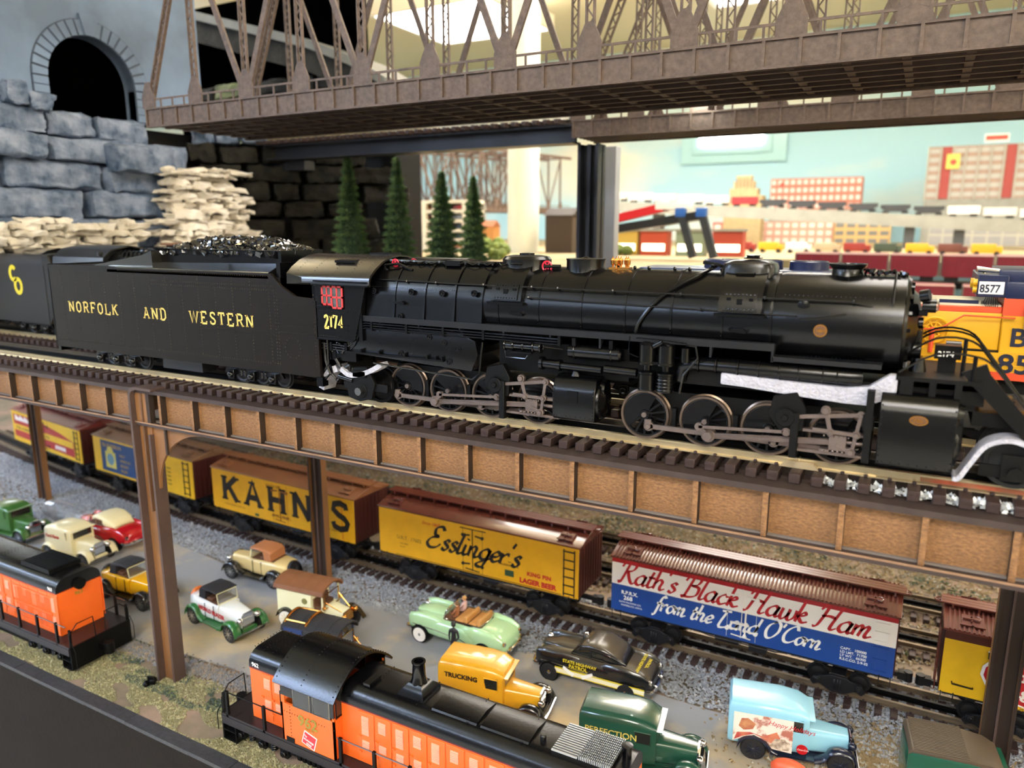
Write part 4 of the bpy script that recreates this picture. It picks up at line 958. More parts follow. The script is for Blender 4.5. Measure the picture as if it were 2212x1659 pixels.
backing = mesh_of('drive_wheel_back', MB().cyl((0, -1.0, 0), (0, -.95, 0), DR - .1, n=32), BLKM)
def pin(mb, x, z, r=.17, y=-2.75, h=.12): return mb.cyl((x, y, z), (x, y - h, z), r, n=10)
def boss(mb, x, z, r, y=-2.62, h=.16): return mb.cyl((x, y + h, z), (x, y - h / 2, z), r, n=18)
def engine(wx, co, mi, xh, cyl, gx):
    """wx wheel centres, co crank offset, mi main wheel index, xh crosshead x, gx link x"""
    for x in wx:
        o = obj('drive_wheel', DM, None, lo, (x, -1.78, WZ)); o.rotation_euler = (0, R({0: 0}.get(0)) - math.atan2(co[1], co[0]) - pi / 2, 0)
        obj('tyre', TM, None, o); f_ = obj('drive_wheel', DM, None, lo, (x, 1.78, WZ)); obj('tyre', TM, None, f_)
        f_.rotation_euler = (0, 0, pi); obj('axle', ax_m, None, lo, (x, 0, WZ))
    px = [x + co[0] for x in wx]; pz = WZ + co[1]
    s_ = MB()
    for a, b in zip(px, px[1:]):
        s_.bar((a, -2.42, pz), (b, -2.42, pz), .3, .16)
    for i, p in enumerate(px): boss(s_, p, pz, .36 if i == mi else .3, -2.42); pin(s_, p, pz, .17, -2.52)
    s_.box(px[0] - .25, px[0] + .15, -2.55, -2.35, pz, pz + .42)
    obj('side_rod', s_, ROD, lo, bev=.02)
    m_ = MB(); mp = px[mi]; xz = WZ - .02
    m_.bar((mp, -2.78, pz), (xh, -2.78, xz), .34, .14).bar((mp + .4, -2.88, pz + .1), (xh, -2.88, xz + .13), .05, .06).bar((mp + .4, -2.88, pz - .08), (xh, -2.88, xz - .13), .05, .06)
    boss(m_, mp, pz, .4, -2.78); pin(m_, mp, pz, .2, -2.9, .2); m_.cyl((mp, -3.0, pz), (mp, -3.12, pz), .3, n=6)
    m_.bar((mp, -3.0, pz), (mp - co[0] * 1.1, -3.0, pz - co[1] * .9), .3, .12)
    obj('main_rod', m_, ROD, lo, bev=.015)
    e = MB(); ex, ez = mp - co[0] * 1.1, pz - co[1] * .95
    e.bar((ex, -3.08, ez), (gx, -3.08, WZ + .28), .17, .1); boss(e, ex, ez, .23, -3.05); boss(e, gx, WZ + .28, .23, -3.05); pin(e, gx, WZ + .28, .15, -3.15)
    obj('eccentric_rod', e, ROD, lo)
    g = MB().box(gx + .2, gx + .6, -3.2, -2.2, WZ - 1.1, WZ + 1.4).ext([(gx - 1.0, WZ + 1.1), (gx - .8, WZ + 2.2), (gx + .4, WZ + 2.5), (gx + .9, WZ + 1.6), (gx + .8, WZ + .4), (gx - .3, WZ + .2)], 'y', -3.0, -2.5).cyl((gx - .1, -3.25, WZ + 1.1), (gx - .1, -2.9, WZ + 1.1), .5, n=18).cyl((gx - .1, -3.4, WZ + 1.1), (gx - .1, -3.2, WZ + 1.1), .2, n=6)
    obj('guide_yoke', g, BLKM, lo, bev=.03)
    c0 = cyl[0]
    q = MB().bar((gx + .6, -3.0, WZ + 1.2), (xh + 1.1, -3.0, WZ + 1.62), .22, .12)
    boss(q, xh + 1.1, WZ + 1.6, .22, -3.0); pin(q, xh + 1.1, WZ + 1.6, .12, -3.1)
    q.bar((xh + 1.1, -3.05, WZ + 1.6), (xh + .8, -3.05, WZ - .35), .2, .1); boss(q, xh + .95, WZ + .55, .22, -3.05); boss(q, xh + .75, WZ - .4, .24, -3.05)
    q.bar((xh - .6, -3.1, WZ + 1.7), (xh - .3, -3.1, WZ + .55), .22, .1); boss(q, xh - .6, WZ + 1.7, .25, -3.1); boss(q, xh - .3, WZ + .55, .2, -3.1)
    q.bar((xh - 1.2, -3.1, WZ + .62), (xh + .95, -3.1, WZ + .55), .2, .1)
    pin(q, xh - .6, WZ + 1.7, .18, -3.2); pin(q, xh - .3, WZ + .55, .14, -3.15); pin(q, xh + .95, WZ + .55, .14, -3.15); pin(q, xh + .75, WZ - .4, .16, -3.15)
    obj('valve_gear', q, ROD, lo, bev=.015)
    k = MB().box(xh - .35, xh + .5, -3.0, -2.4, WZ - .55, WZ + .4).bar((xh, -3.0, WZ - .1), (xh + .75, -3.0, WZ - .4), .2, .12)
    k.box(gx + .5, c0, -2.9, -2.5, WZ + .38, WZ + .55).box(gx + .5, c0, -2.9, -2.5, WZ - .75, WZ - .58).cyl((xh, -2.7, WZ), (c0, -2.7, WZ), .12, n=10)
    for i in range(6): k.sph((xh - .6 + .24 * i, -3.02, WZ - .48), .08, 6); k.sph((xh - .6 + .24 * i, -3.02, WZ + .33), .06, 6)
    k.box(xh - .8, xh + .7, -3.0, -2.4, WZ - .6, WZ - .42)
    obj('crosshead', k, ROD, lo, bev=.02)
    f = MB().box(wx[0] - 1.2, wx[-1] + 1.6, -1.45, 1.45, WZ - .4, WZ + 1.5)
    for a, b in zip(wx, wx[1:]): f.box((a + b) / 2 - .12, (a + b) / 2 + .12, -2.0, -1.6, WZ - .9, WZ + .6)
    obj('frame', f, BLKM, lo)
engine([-31.6, -28.15, -24.7, -21.2], (-.45, -.62), 1, -21.2, (-19.2,), -23.6)
engine([-13.95, -10.3, -6.75, -3.1], (.45, -.55), 1, -3.1, (-1.5,), -5.6)
# cylinders
def cylinder(x0, x1, z0, z1, yf, name, r):
    zc = z0 + r; pr = [(-yf, z0 + .4), (-yf + .1, z0 + .1), (-yf + .5, z0), (-yf + 2.6, z0), (-yf + 2.6, z1 - .1), (-yf + .9, z1), (-yf + .45, z1 - .12), (-yf + .12, z1 - .5), (-yf, z1 - 1.0)]
    b = MB().ext(pr, 'x', x0, x1)
    o = obj(name, b, BLK, lo, bev=.04)
    h = MB().rev([(0, .3), (r * .55, .28), (r * .75, .12), (r * .95, .1), (r, 0), (r, -.1), (0, -.1)], (x1 + .05, -yf + r + .12, zc + .1), 'x', 28)
    h.rev([(0, .3), (r * .5, .25), (r * .6, 0), (0, -.1)], (x1 + .05, -yf + r + .2, z1 - r * .75), 'x', 20)
    for k in range(22): a = 2 * pi * k / 22; h.cyl((x1, -yf + r + .12 + r * .9 * cos(a), zc + .1 + r * .9 * sin(a)), (x1 + .2, -yf + r + .12 + r * .9 * cos(a), zc + .1 + r * .9 * sin(a)), .045, n=6)
    obj('cylinder_head', h, BLK, o)
    rv = MB()
    for k in range(10):
        z = z0 + .3 + (z1 - z0 - .9) * k / 9
        rv.sph((x0 + .1, -yf - .0, z), .04, 5); rv.sph((x1 - .1, -yf - .0, z), .04, 5)
    for k in range(8): rv.sph((x0 + .3 + (x1 - x0 - .6) * k / 7, -yf + .02, z0 + .32), .035, 5)
    obj('rivets', rv, BLK, o, kind='stuff'); return o
c1 = cylinder(-19.4, -16.6, -11.75, -8.95, 3.5, 'rear_cylinder', 1.15)
obj('inspection_plate', MB().box(-18.4, -17.7, -3.54, -3.49, -10.55, -9.8), BLK, c1)
c2 = cylinder(-1.15, 2.25, -12.0, -8.1, 3.55, 'front_cylinder', 1.45)
m_ = MB().box(-1.8, -1.45, -3.5, -1.2, -11.9, -8.1).box(1.98, 2.5, -3.3, -2.2, -10.3, -9.5).box(-1.9, -1.4, -3.3, -2.0, -10.2, -9.4).box(-1.2, 3.3, -2.4, 2.4, -8.6, -7.9)
obj('cylinder_saddle', m_, BLKM, lo)
def oval(name, x, z, a, b, y, s, sz):
    bd = obj(name, MB().ext([(x + a * cos(t), z + b * sin(t)) for t in [2 * pi * i / 28 for i in range(28)]], 'y', y - .04, y), BRASS, lo, label='brass badge')
    obj('badge_centre', MB().ext([(x + a * .84 * cos(t), z + b * .8 * sin(t)) for t in [2 * pi * i / 28 for i in range(28)]], 'y', y - .05, y - .03), mat('badge_brown', '#5a3b1e', .5), bd)
    txt('lettering', s, sz, BRASS, bd, (x - sz * .95, y - .06, z - sz * .33), .01)
oval('badge', .6, -9.35, .42, .25, -3.56, 'Y6b', .3)
oval('badge', -4.35, -5.3, .34, .34, -2.68, 'N&W', .2)
# air tank, pumps, steam pipes
at = MB().rev([(0, 0), (.3, .02), (.42, .12), (.42, 3.4), (.3, 3.52), (0, 3.55)], (-18.7, -2.75, -7.45), 'x', 24)
for x in (-18.2, -15.8): at.ring((x, -2.75, -7.45), 'x', .43, .05, 24, 5).box(x - .12, x + .12, -3.1, -2.5, -7.1, -6.6)
obj('air_tank', at, BLK, lo)
sp = MB().cyl((-20.5, -2.9, -8.35), (-20.3, -2.9, -8.35), .42, n=18).cyl((-20.3, -2.9, -8.35), (-19.3, -2.9, -8.38), .3, n=18).cyl((-19.3, -2.9, -8.38), (-19.1, -2.9, -8.38), .36, n=18).cyl((-19.1, -2.9, -8.4), (-16.4, -2.9, -8.45), .24, n=18).cyl((-16.2, -2.9, -8.35), (-14.2, -2.9, -8.4), .26, n=16)
sp.cyl((-18.2, -2.6, -9), (-18.2, -2.6, -8.5), .35, .2, n=14)
obj('steam_pipe', sp, BLK, lo)
lp = MB().tube([(-11.8, -2.3, -8.6), (-11.5, -2.5, -7.8), (-11.0, -2.6, -7.6), (-2.6, -2.7, -7.6), (-2.2, -2.6, -7.6)], .42, 18)
for x in (-10.6, -9.6, -8.4, -7.3, -6.2, -5.2, -4.0, -3.3): lp.ring((x, -2.68, -7.6), 'x', .44, .05, 22, 5)
obj('steam_pipe', lp, BLK, lo)
lub = MB().cyl((-22.9, -3.1, -7.35), (-20.4, -3.1, -7.35), .28, n=16).box(-22.4, -20.9, -3.5, -3.2, -7.75, -7.65).box(-22.4, -20.9, -3.5, -3.2, -7.1, -7.0)
for x in (-22.9, -22.3, -21.6, -20.9, -20.4): lub.ring((x, -3.1, -7.35), 'x', .3, .06, 16, 5)
lub.tube([(-20.2, -3.1, -7.3), (-18.9, -3.1, -7.35)], .05, 5).tube([(-22.9, -3.2, -7.7), (-22.8, -3.3, -8.1), (-21.4, -3.3, -8.1), (-21.1, -3.3, -7.7)], .04, 5)
obj('power_reverse', lub, GLB, lo)
pm_ = MB()
for x in (-13.55, -12.45):
    pm_.rev([(0, 0), (.5, 0), (.52, .1), (.5, .2), (.5, .95), (.54, 1.0), (.54, 1.1), (.3, 1.12), (.22, 1.2), (.22, 1.5), (.54, 1.55), (.54, 1.65), (.5, 1.7), (.5, 2.7), (.54, 2.75), (.3, 2.9), (0, 2.95)], (x, -2.95, -9.35), 'z', 22)
pm_.box(-13.9, -12.2, -3.3, -2.7, -7.75, -7.6).cyl((-13.1, -3.3, -6.7), (-12.6, -3.3, -6.4), .16, n=10)
for q in range(4): pm_.ring((-12.45, -2.95, -9.2 + .2 * q), 'z', .54, .03, 20, 4)
obj('air_pump', pm_, BLK, lo)
mp_ = MB().tube([(-14.2, -3.2, -6.3), (-14.0, -3.4, -6.25), (-12.4, -3.4, -6.3), (-11.2, -3.3, -6.4)], .035, 5).cyl((-11.3, -3.1, -7.5), (-11.3, -3.1, -6.7), .25, n=14).tube([(-11.3, -3.1, -6.7), (-11.2, -3.2, -6.5), (-10.7, -3.2, -6.55), (-10.55, -3.2, -7.2), (-11.3, -3.3, -8.2), (-11.5, -3.3, -9.3)], .06, 6)
mp_.tube([(-14.6, -3.2, -6.2), (-14.6, -3.3, -7.2), (-14.0, -3.3, -7.4)], .04, 5)
obj('pump_piping', mp_, BLK, lo)
obj('box_lump', MB().box(-15.6, 3, -2.2, 2.2, -8.9, -7.9).box(-24, -15, -2.0, 2.0, -9.2, -7.2), BLKM, lo)
# domes, stack
def saddle(x, rx, ry_, z0, z1, m=BLK, top=.3, name='steam_dome'):
    rg = []
    n = 28
    for r, z in ((1.25, -.35), (1.08, -.1), (1.0, .15), (1.0, (z1 - z0) - top), (.9, (z1 - z0) - top * .4), (.6, (z1 - z0) - .04), (.05, z1 - z0)):
        rg.append([(x + rx * r * cos(2 * pi * i / n), ry_ * r * sin(2 * pi * i / n), z0 + z - (.35 * (r * ry_ * sin(2 * pi * i / n)) ** 2 / 3 if z < .1 else 0)) for i in range(n)])
    return obj(name, MB().loft(rg), m, lo)
saddle(-23.0, 1.65, 1.5, -2.75, -1.75)
saddle(-18.8, 1.22, 1.22, -2.85, -1.95, top=.08, name='sand_dome')
obj('dome_lid', MB().rev([(1.25, 0), (1.25, .08), (.3, .12), (.1, .2), (0, .22)], (-18.8, 0, -2.02), 'z', 30), BLK, lo)
obj('dome_cap', MB().rev([(.5, 0), (.5, .12), (.2, .16), (0, .16)], (-23.0, 0, -1.78), 'z', 20).rev([(.5, 0), (.55, .06), (.35, .12), (.4, .2), (0, .22)], (-8.5, 0, -1.75), 'z', 20), GLB, lo)
sd = MB(); n = 32
def sq(x, y, r, z, k=4): return [(x + 1.5 * r * abs(cos(2 * pi * i / n)) ** (2 / k) * (1 if cos(2 * pi * i / n) > 0 else -1), 1.35 * r * abs(sin(2 * pi * i / n)) ** (2 / k) * (1 if sin(2 * pi * i / n) > 0 else -1), z - (.4 if z < -3 else 0) * 0) for i in range(n)]
sd.loft([sq(-8.6, 0, 1.0, -4.2), sq(-8.6, 0, 1.0, -2.25), sq(-8.6, 0, .93, -2.0), sq(-8.6, 0, .7, -1.85), sq(-8.6, 0, .05, -1.8)])
obj('sand_box', sd, BLK, lo)
obj('grab_iron', MB().tube([(-9.1, -1.38, -2.5), (-9.1, -1.5, -2.5), (-8.1, -1.5, -2.5), (-8.1, -1.38, -2.5)], .05, 5).tube([(-23.4, -1.55, -2.3), (-23.3, -1.65, -2.3), (-22.7, -1.65, -2.3), (-22.6, -1.55, -2.3)], .05, 5), BLK, lo)
def sidepanel(x0, x1):
    # curved box wrapping the near side of the boiler with a riveted plate
    rg = []
    for a in [R(118 + 9 * i) for i in range(8)]:
        for rr in (BR + .02,): pass
    pts = [R(112 + 8.2 * i) for i in range(8)]
    b = MB().loft([[(x, (BR + e) * cos(a), BC + (BR + e) * sin(a)) for x, e in ((x0, -.1), (x0, .28), (x1, .28), (x1, -.1))] for a in pts])
    o = obj('side_casing', b, BLK, lo, ang=25)
    p2 = [R(148 + 4 * i) for i in range(6)]
    b = MB().loft([[(x, (BR + e) * cos(a), BC + (BR + e) * sin(a)) for x, e in ((x0 + .25, .2), (x0 + .25, .36), (x1 - .25, .36), (x1 - .25, .2))] for a in p2])
    for i in range(8):
        for a in (R(150), R(166)): b.sph((x0 + .4 + (x1 - x0 - .8) * i / 7, (BR + .38) * cos(a), BC + (BR + .38) * sin(a)), .045, 5)
    b.cb((x0 + x1) / 2, (BR + .38) * cos(R(158)), BC + (BR + .38) * sin(R(158)), .3, .1, .3)
    for i in (-.6, .6): b.cb((x0 + x1) / 2 + i, (BR + .38) * cos(R(155)), BC + (BR + .38) * sin(R(155)), .22, .12, .12)
    obj('riveted_plate', b, BLK, o, ang=25)
    obj('ledge', MB().box(x0 - .2, x1 + .2, -2.95, -2.5, BC + .3, BC + .45), BLK, o)
sidepanel(-24.2, -22.0); sidepanel(-9.7, -7.4)
obj('smoke_stack', MB().rev([(1.25, -.35), (1.0, -.15), (.82, .1), (.78, .45), (.95, .62), (.98, .74), (.8, .74), (.7, .4), (.68, -.2), (0, -.2)], (-3.5, 0, -2.65), 'z', 32), BLK, lo)
bf = MB().box(-2.3, -.9, -.9, .3, -2.9, -2.5)
for k in range(26): bf.cyl((-2.7 + .08 * k, -.6 + rn.uniform(-.2, .5), -2.35 + rn.uniform(-.1, .15)), (-2.6 + .08 * k, -.4, -2.15 - .01 * k), rn.uniform(.05, .11), n=6)
obj('bell_and_turret', bf, GLB, lo)
wh = MB()
for k, (x, y) in enumerate(((-16.9, -.2), (-16.65, .1), (-16.4, -.15), (-16.15, .15), (-15.95, -.05), (-16.6, -.45))): wh.rev([(.07, 0), (.07, .2), (.13, .25), (.15, .5), (.11, .55), (.11, .62), (.03, .66), (.03, .75), (0, .76)], (x, y, -2.5), 'z', 12)
wh.box(-17.1, -15.8, -.4, .3, -2.55, -2.42)
obj('whistle', wh, BRASS, lo, label='brass whistle cluster')
for x, y in ((-32.6, -1.6), (-21.1, -.9), (-31.6, -.8)):
    h = MB().ring((x, y, -2.45), 'y', .26, .05, 18, 5)
    for k in range(3): a = pi * k / 3; h.bar((x - .26 * cos(a), y, -2.45 - .26 * sin(a)), (x + .26 * cos(a), y, -2.45 + .26 * sin(a)), .06, .05)
    if x == -21.1: h.xf(T(x, y, -2.45) @ Matrix.Scale(1.25, 4) @ T(-x, -y, 2.45))
    obj('valve_wheel', h, REDV, lo, label='small red valve wheel')
tp = MB().tube([(-34.3, -1.2, -2.3), (-31.2, -1.2, -2.35), (-26, -1.1, -2.35), (-24.6, -1, -2.35)], .12, 8).tube([(-33.4, -1.7, -3.2), (-33.3, -1.9, -2.6), (-32.2, -1.7, -2.5), (-31.0, -1.8, -2.9)], .1, 6).tube([(-21.3, -.9, -2.45), (-20.2, -.8, -2.45)], .13, 8).box(-28.5, -27.3, -1.5, -.9, -2.55, -2.2)
for k in range(9): tp.tube([(-33.5 + k * 1.1, -1.3 + .2 * (k % 3), -2.3), (-32.9 + k * 1.1, -1.5, -2.45), (-32.4 + k * 1.1, -1.2, -2.25)], .05, 5).sph((-33.3 + k * 1.05, -1.2, -2.35), .16, 6)
obj('turret_piping', tp, GLB, lo)
# hand rails with stanchions
def rail(pts, r=.055, name='hand_rail', st=()):
    b = MB().tube(pts, r, 6)
    for x, y, z in st: b.cyl((x, y, z), (x, y + .35, z - .1), .07, n=6).sph((x, y, z), .11, 8)
    return obj(name, b, BLK, lo)
hp = lambda x: (x, -2.5, -3.62 - (x + 33) * .004)
rail([(-33.6, -2.45, -3.55), hp(-27), hp(-20), hp(-11), hp(-3), (-2.2, -2.4, -3.95), (-1.2, -2.2, -4.1), (-.7, -2.2, -4.05)], st=[hp(x) for x in (-31, -28.6, -24.9, -21.4, -19.6, -16, -11.9, -7.3, -2.9)])
rail([(-21.6, -2.75, -4.3), (-15.8, -2.75, -4.42), (-7, -2.75, -4.58), (-5.6, -2.7, -4.6)], .045, 'reach_rod', [(-21.5, -2.75, -4.3), (-10.7, -2.75, -4.5)])
rail([(-1.1, -1.5, -2.2), (-1.1, -2.2, -3.3), (-1.1, -2.5, -4.9)], .06, 'hand_rail', [(-1.1, -2.3, -3.9), (-1.1, -2.55, -4.9)])
hs = MB().tube(smooth([(-14.4, -2.72, -6.05), (-14.2, -2.75, -5.4), (-13.4, -2.6, -4.3), (-12.3, -2.1, -3.3), (-11.3, -1.4, -2.7), (-10.8, -.6, -2.4), (-10.4, -.4, -2.1)], 4), .12, 8)
hs.tube([(-11.2, -.5, -2.0), (-10.3, -.6, -2.1), (-9.9, -.3, -2.35)], .1, 6).sph((-10.6, -.5, -2.15), .2, 8)
obj('feed_hose', hs, BLK, lo)
st_ = MB()
for x in (-16.6, -15.5, -14.6, -13.0, -12.1, -10.2): st_.sph((x, -.1, -2.42), .12, 6)
obj('studs', st_, GLB, lo, kind='stuff')
fl = MB().tube([(-3.2, -2.55, -5.9 + 1.5), (-4.5, -2.65, -4.7), (-5.4, -2.65, -4.75)], .06, 6).rev([(.3, 0), (.3, -.12), (.12, -.16), (0, -.16)], (-5.3, -2.35, -4.05), 'y', 16)
obj('clean_out_cap', fl, BLK, lo)
# pilot deck, front rails, steps, number box
fd = MB().box(-.6, 3.1, -3.0, 3.0, -7.5, -7.3).box(-.4, .2, -3.0, -2.6, -8.4, -7.5).box(.9, 1.2, -3.0, -2.6, -8.4, -7.5).box(2.0, 2.3, -3.0, -2.6, -8.4, -7.5).box(2.9, 7.5, -2.2, 2.2, -9.6, -8.9)
obj('pilot_deck', fd, BLKM, lo)
nb = obj('number_box', MB().box(1.0, 2.2, -.9, -.1, -6.6, -5.9).box(1.2, 2.0, -.8, -.2, -7.3, -6.6), BLK, lo)
txt('lettering', '2174', .36, WHITE, nb, (1.15, -.93, -6.45), .01)
obj('front_lamp', MB().cyl((.3, -1.0, -7.3), (.3, -1.0, -6.6), .42, .3, n=16).cyl((1.5, .4, -6.2), (2.2, .4, -6.2), .4, n=18), BLK, lo)
obj('sill_plate', MB().ext([(2.2, -6.9), (3.2, -6.4), (3.4, -6.9), (7.0, -11.2), (6.4, -11.3), (2.6, -7.4)], 'y', -2.9, -2.7), BLKM, lo)
sr = MB()
for y in (-2.95, -1.4, 1.4, 2.95):
    sr.tube(smooth([(-.5, y, -7.1 if y < -2 else -6.6), (1.0, y, -6.1 if y < -2 else -5.5), (2.6, y, -6.05 if y < -2 else -5.55), (3.6, y, -6.6), (5.4, y, -9.0), (7, y, -11)], 4), .06, 6)
sr.tube([(2.7, -2.95, -7.3), (2.7, -2.95, -6.1)], .1, 6).tube([(2.3, -1.4, -7.3), (2.3, -1.4, -5.5)], .1, 6)
obj('hand_rail', sr, BLK, lo)
stp = MB()
for k in range(6): stp.box(3.0 + .72 * k, 3.8 + .72 * k, -2.7, -1.2, -7.5 - .72 * k, -7.4 - .72 * k)
stp.bar((2.9, -2.75, -7.2), (7.4, -2.75, -12), .5, .1).bar((2.9, -1.2, -7.2), (7.4, -1.2, -12), .5, .1)
obj('front_steps', stp, BLK, lo)
pt = MB().box(3.4, 6.6, -2.9, -2.7, -11.9, -11.3).ext([(4.3, -12.0), (4.3, -10.7), (5.5, -10.7), (5.5, -12.0)], 'y', -3.0, -2.8).cyl((4.9, -3.2, -11.6), (4.9, -2.9, -11.6), .35, n=8)
obj('pilot_truck', pt, BLKM, lo)
for y in (-1.95, 1.6): obj('pilot_wheel', MB().rev(WP, (4.9, y, -11.3), 'y', 28), mat('pilot_wheel_grey', '#26282a', .4), lo)
obj('cow_catcher', MB().loft([[(6.5, -2.9, -12.3), (6.5, 2.9, -12.3), (6.5, 2.9, -11), (6.5, -2.9, -11)], [(9.5, -.3, -12.3), (9.5, .3, -12.3), (8.5, .6, -11), (8.5, -.6, -11)]]), BLKM, lo)
# packing foam left on the locomotive
FOAM = mat('packing_foam', '#b4b4c0', .5, 0, .12, 300, bump=.9, bs=700)
b = MB().loft([[(x, y, z) for y, z in ((-2.95, z0), (-2.95, z1), (-2.2, z1), (-2.2, z0))] for x, z0, z1 in ((-9.3, -8.6, -7.95), (-8, -8.65, -8.0), (-5.5, -8.85, -8.1), (-3, -9.0, -8.15), (-1.8, -9.0, -8.0), (-.9, -8.6, -7.3), (-.5, -8.2, -7.3))])
obj('foam_strip', b, FOAM, None, (0, 44.65, 0), bev=.1, label='long white packing foam strip above the front driving wheels', cat='packing foam')
def arch(pts, y0, y1, t, label):
    P = smooth(pts, 5); rg = []
    for i, (x, z) in enumerate(P):
        a = P[max(0, i - 1)]; c = P[min(len(P) - 1, i + 1)]; dx, dz = c[0] - a[0], c[1] - a[1]; l = math.hypot(dx, dz); nx, nz = -dz / l * t / 2, dx / l * t / 2
        rg.append([(x + nx, y0, z + nz), (x + nx, y1, z + nz), (x - nx, y1, z - nz), (x - nx, y0, z - nz)])
    obj('foam_strip', MB().loft(rg), FOAM, None, (0, 44.65, 0), label=label, cat='packing foam')
arch([(2.35, -12.15), (2.6, -12.1), (3.0, -11.3), (3.6, -10.3), (4.6, -9.95), (5.6, -10.35), (6.2, -11.2), (6.5, -12.4)], -3.25, -1.9, .22, 'white foam strip arched over the leading pilot wheel')
arch([(-36.6, -10.1), (-35.8, -10.5), (-34.6, -10.3), (-33.6, -9.9), (-32.9, -9.5)], -3.3, -2.4, .34, 'crumpled white foam under the cab of the black locomotive')
arch([(-38.9, -11.9), (-38.6, -11.2), (-38.0, -10.5), (-37.3, -10.2)], -2.9, -1.6, .5, 'grey foam scrap between the tender and the cab')
# ------------------------------------------------------------------ die-cast cars on the road
def paint(name, c, r=.18): return mat(name, c, r, coat=.6)
SEATT = mat('seat_tan', '#b9864a', .5); INTB = mat('interior_brown', '#5a3a26', .6)
WWT = mat('whitewall', '#e9e6de', .5)
def wheel_m(r, wd, wall=None, hub=CHR, spokes=False):
    k = f'wheel{r}{wd}{wall}{hub.name}{spokes}'
    if k in LADM: return LADM[k]
    t_ = mesh_of('tyre', MB().rev([(r * .62, -wd / 2), (r * .93, -wd / 2), (r, -wd * .3), (r, wd * .3), (r * .93, wd / 2), (r * .62, wd / 2)], (0, 0, 0), 'y', 22), RUB)
    h = MB().rev([(0, -.12), (.12, -.1), (.2, -.03), (r * .45, 0), (r * .62, -.05), (r * .62, .15), (0, .15)], (0, 0, 0), 'y', 18)
    if spokes:
        for i in range(10): a = 2 * pi * i / 10; h.bar((0, -.06, 0), (r * .66 * cos(a), -.06, r * .66 * sin(a)), .07, .08)
    h_ = mesh_of('hub', h, hub)
    w_ = mesh_of('whitewall', MB().rev([(r * .58, -wd / 2 - .02), (r * .86, -wd / 2 - .03), (r * .86, -wd / 2 + .03), (r * .58, -wd / 2 + .03)], (0, 0, 0), 'y', 22), WWT) if wall else None
    LADM[k] = (t_, h_, w_, wd); return LADM[k]
def wheels(t, pos, hw, W):
    tm, hm, wm_, wd = W; r = max(v.co.z for v in tm.vertices) * 100
    for x in pos:
        for s in (-1, 1):
            o = obj('wheel', tm, None, t, (x, s * hw, r), 0 if s < 0 else 180)
            obj('hub', hm, None, o, (0, -wd / 2 + .05, 0))
            if wm_: obj('whitewall', wm_, None, o)
def sring(x, hw, z0, z1, k=3.2, n=24):
    p = []
    for i in range(n):
        a = 2 * pi * i / n; c, s = cos(a), sin(a)
        p.append((x, hw * abs(c) ** (2 / k) * (1 if c > 0 else -1), (z0 + z1) / 2 + (z1 - z0) / 2 * abs(s) ** (2 / k) * (1 if s > 0 else -1)))
    return p
def sl(st, k=3.2): return MB().loft([sring(*q, k) for q in st])
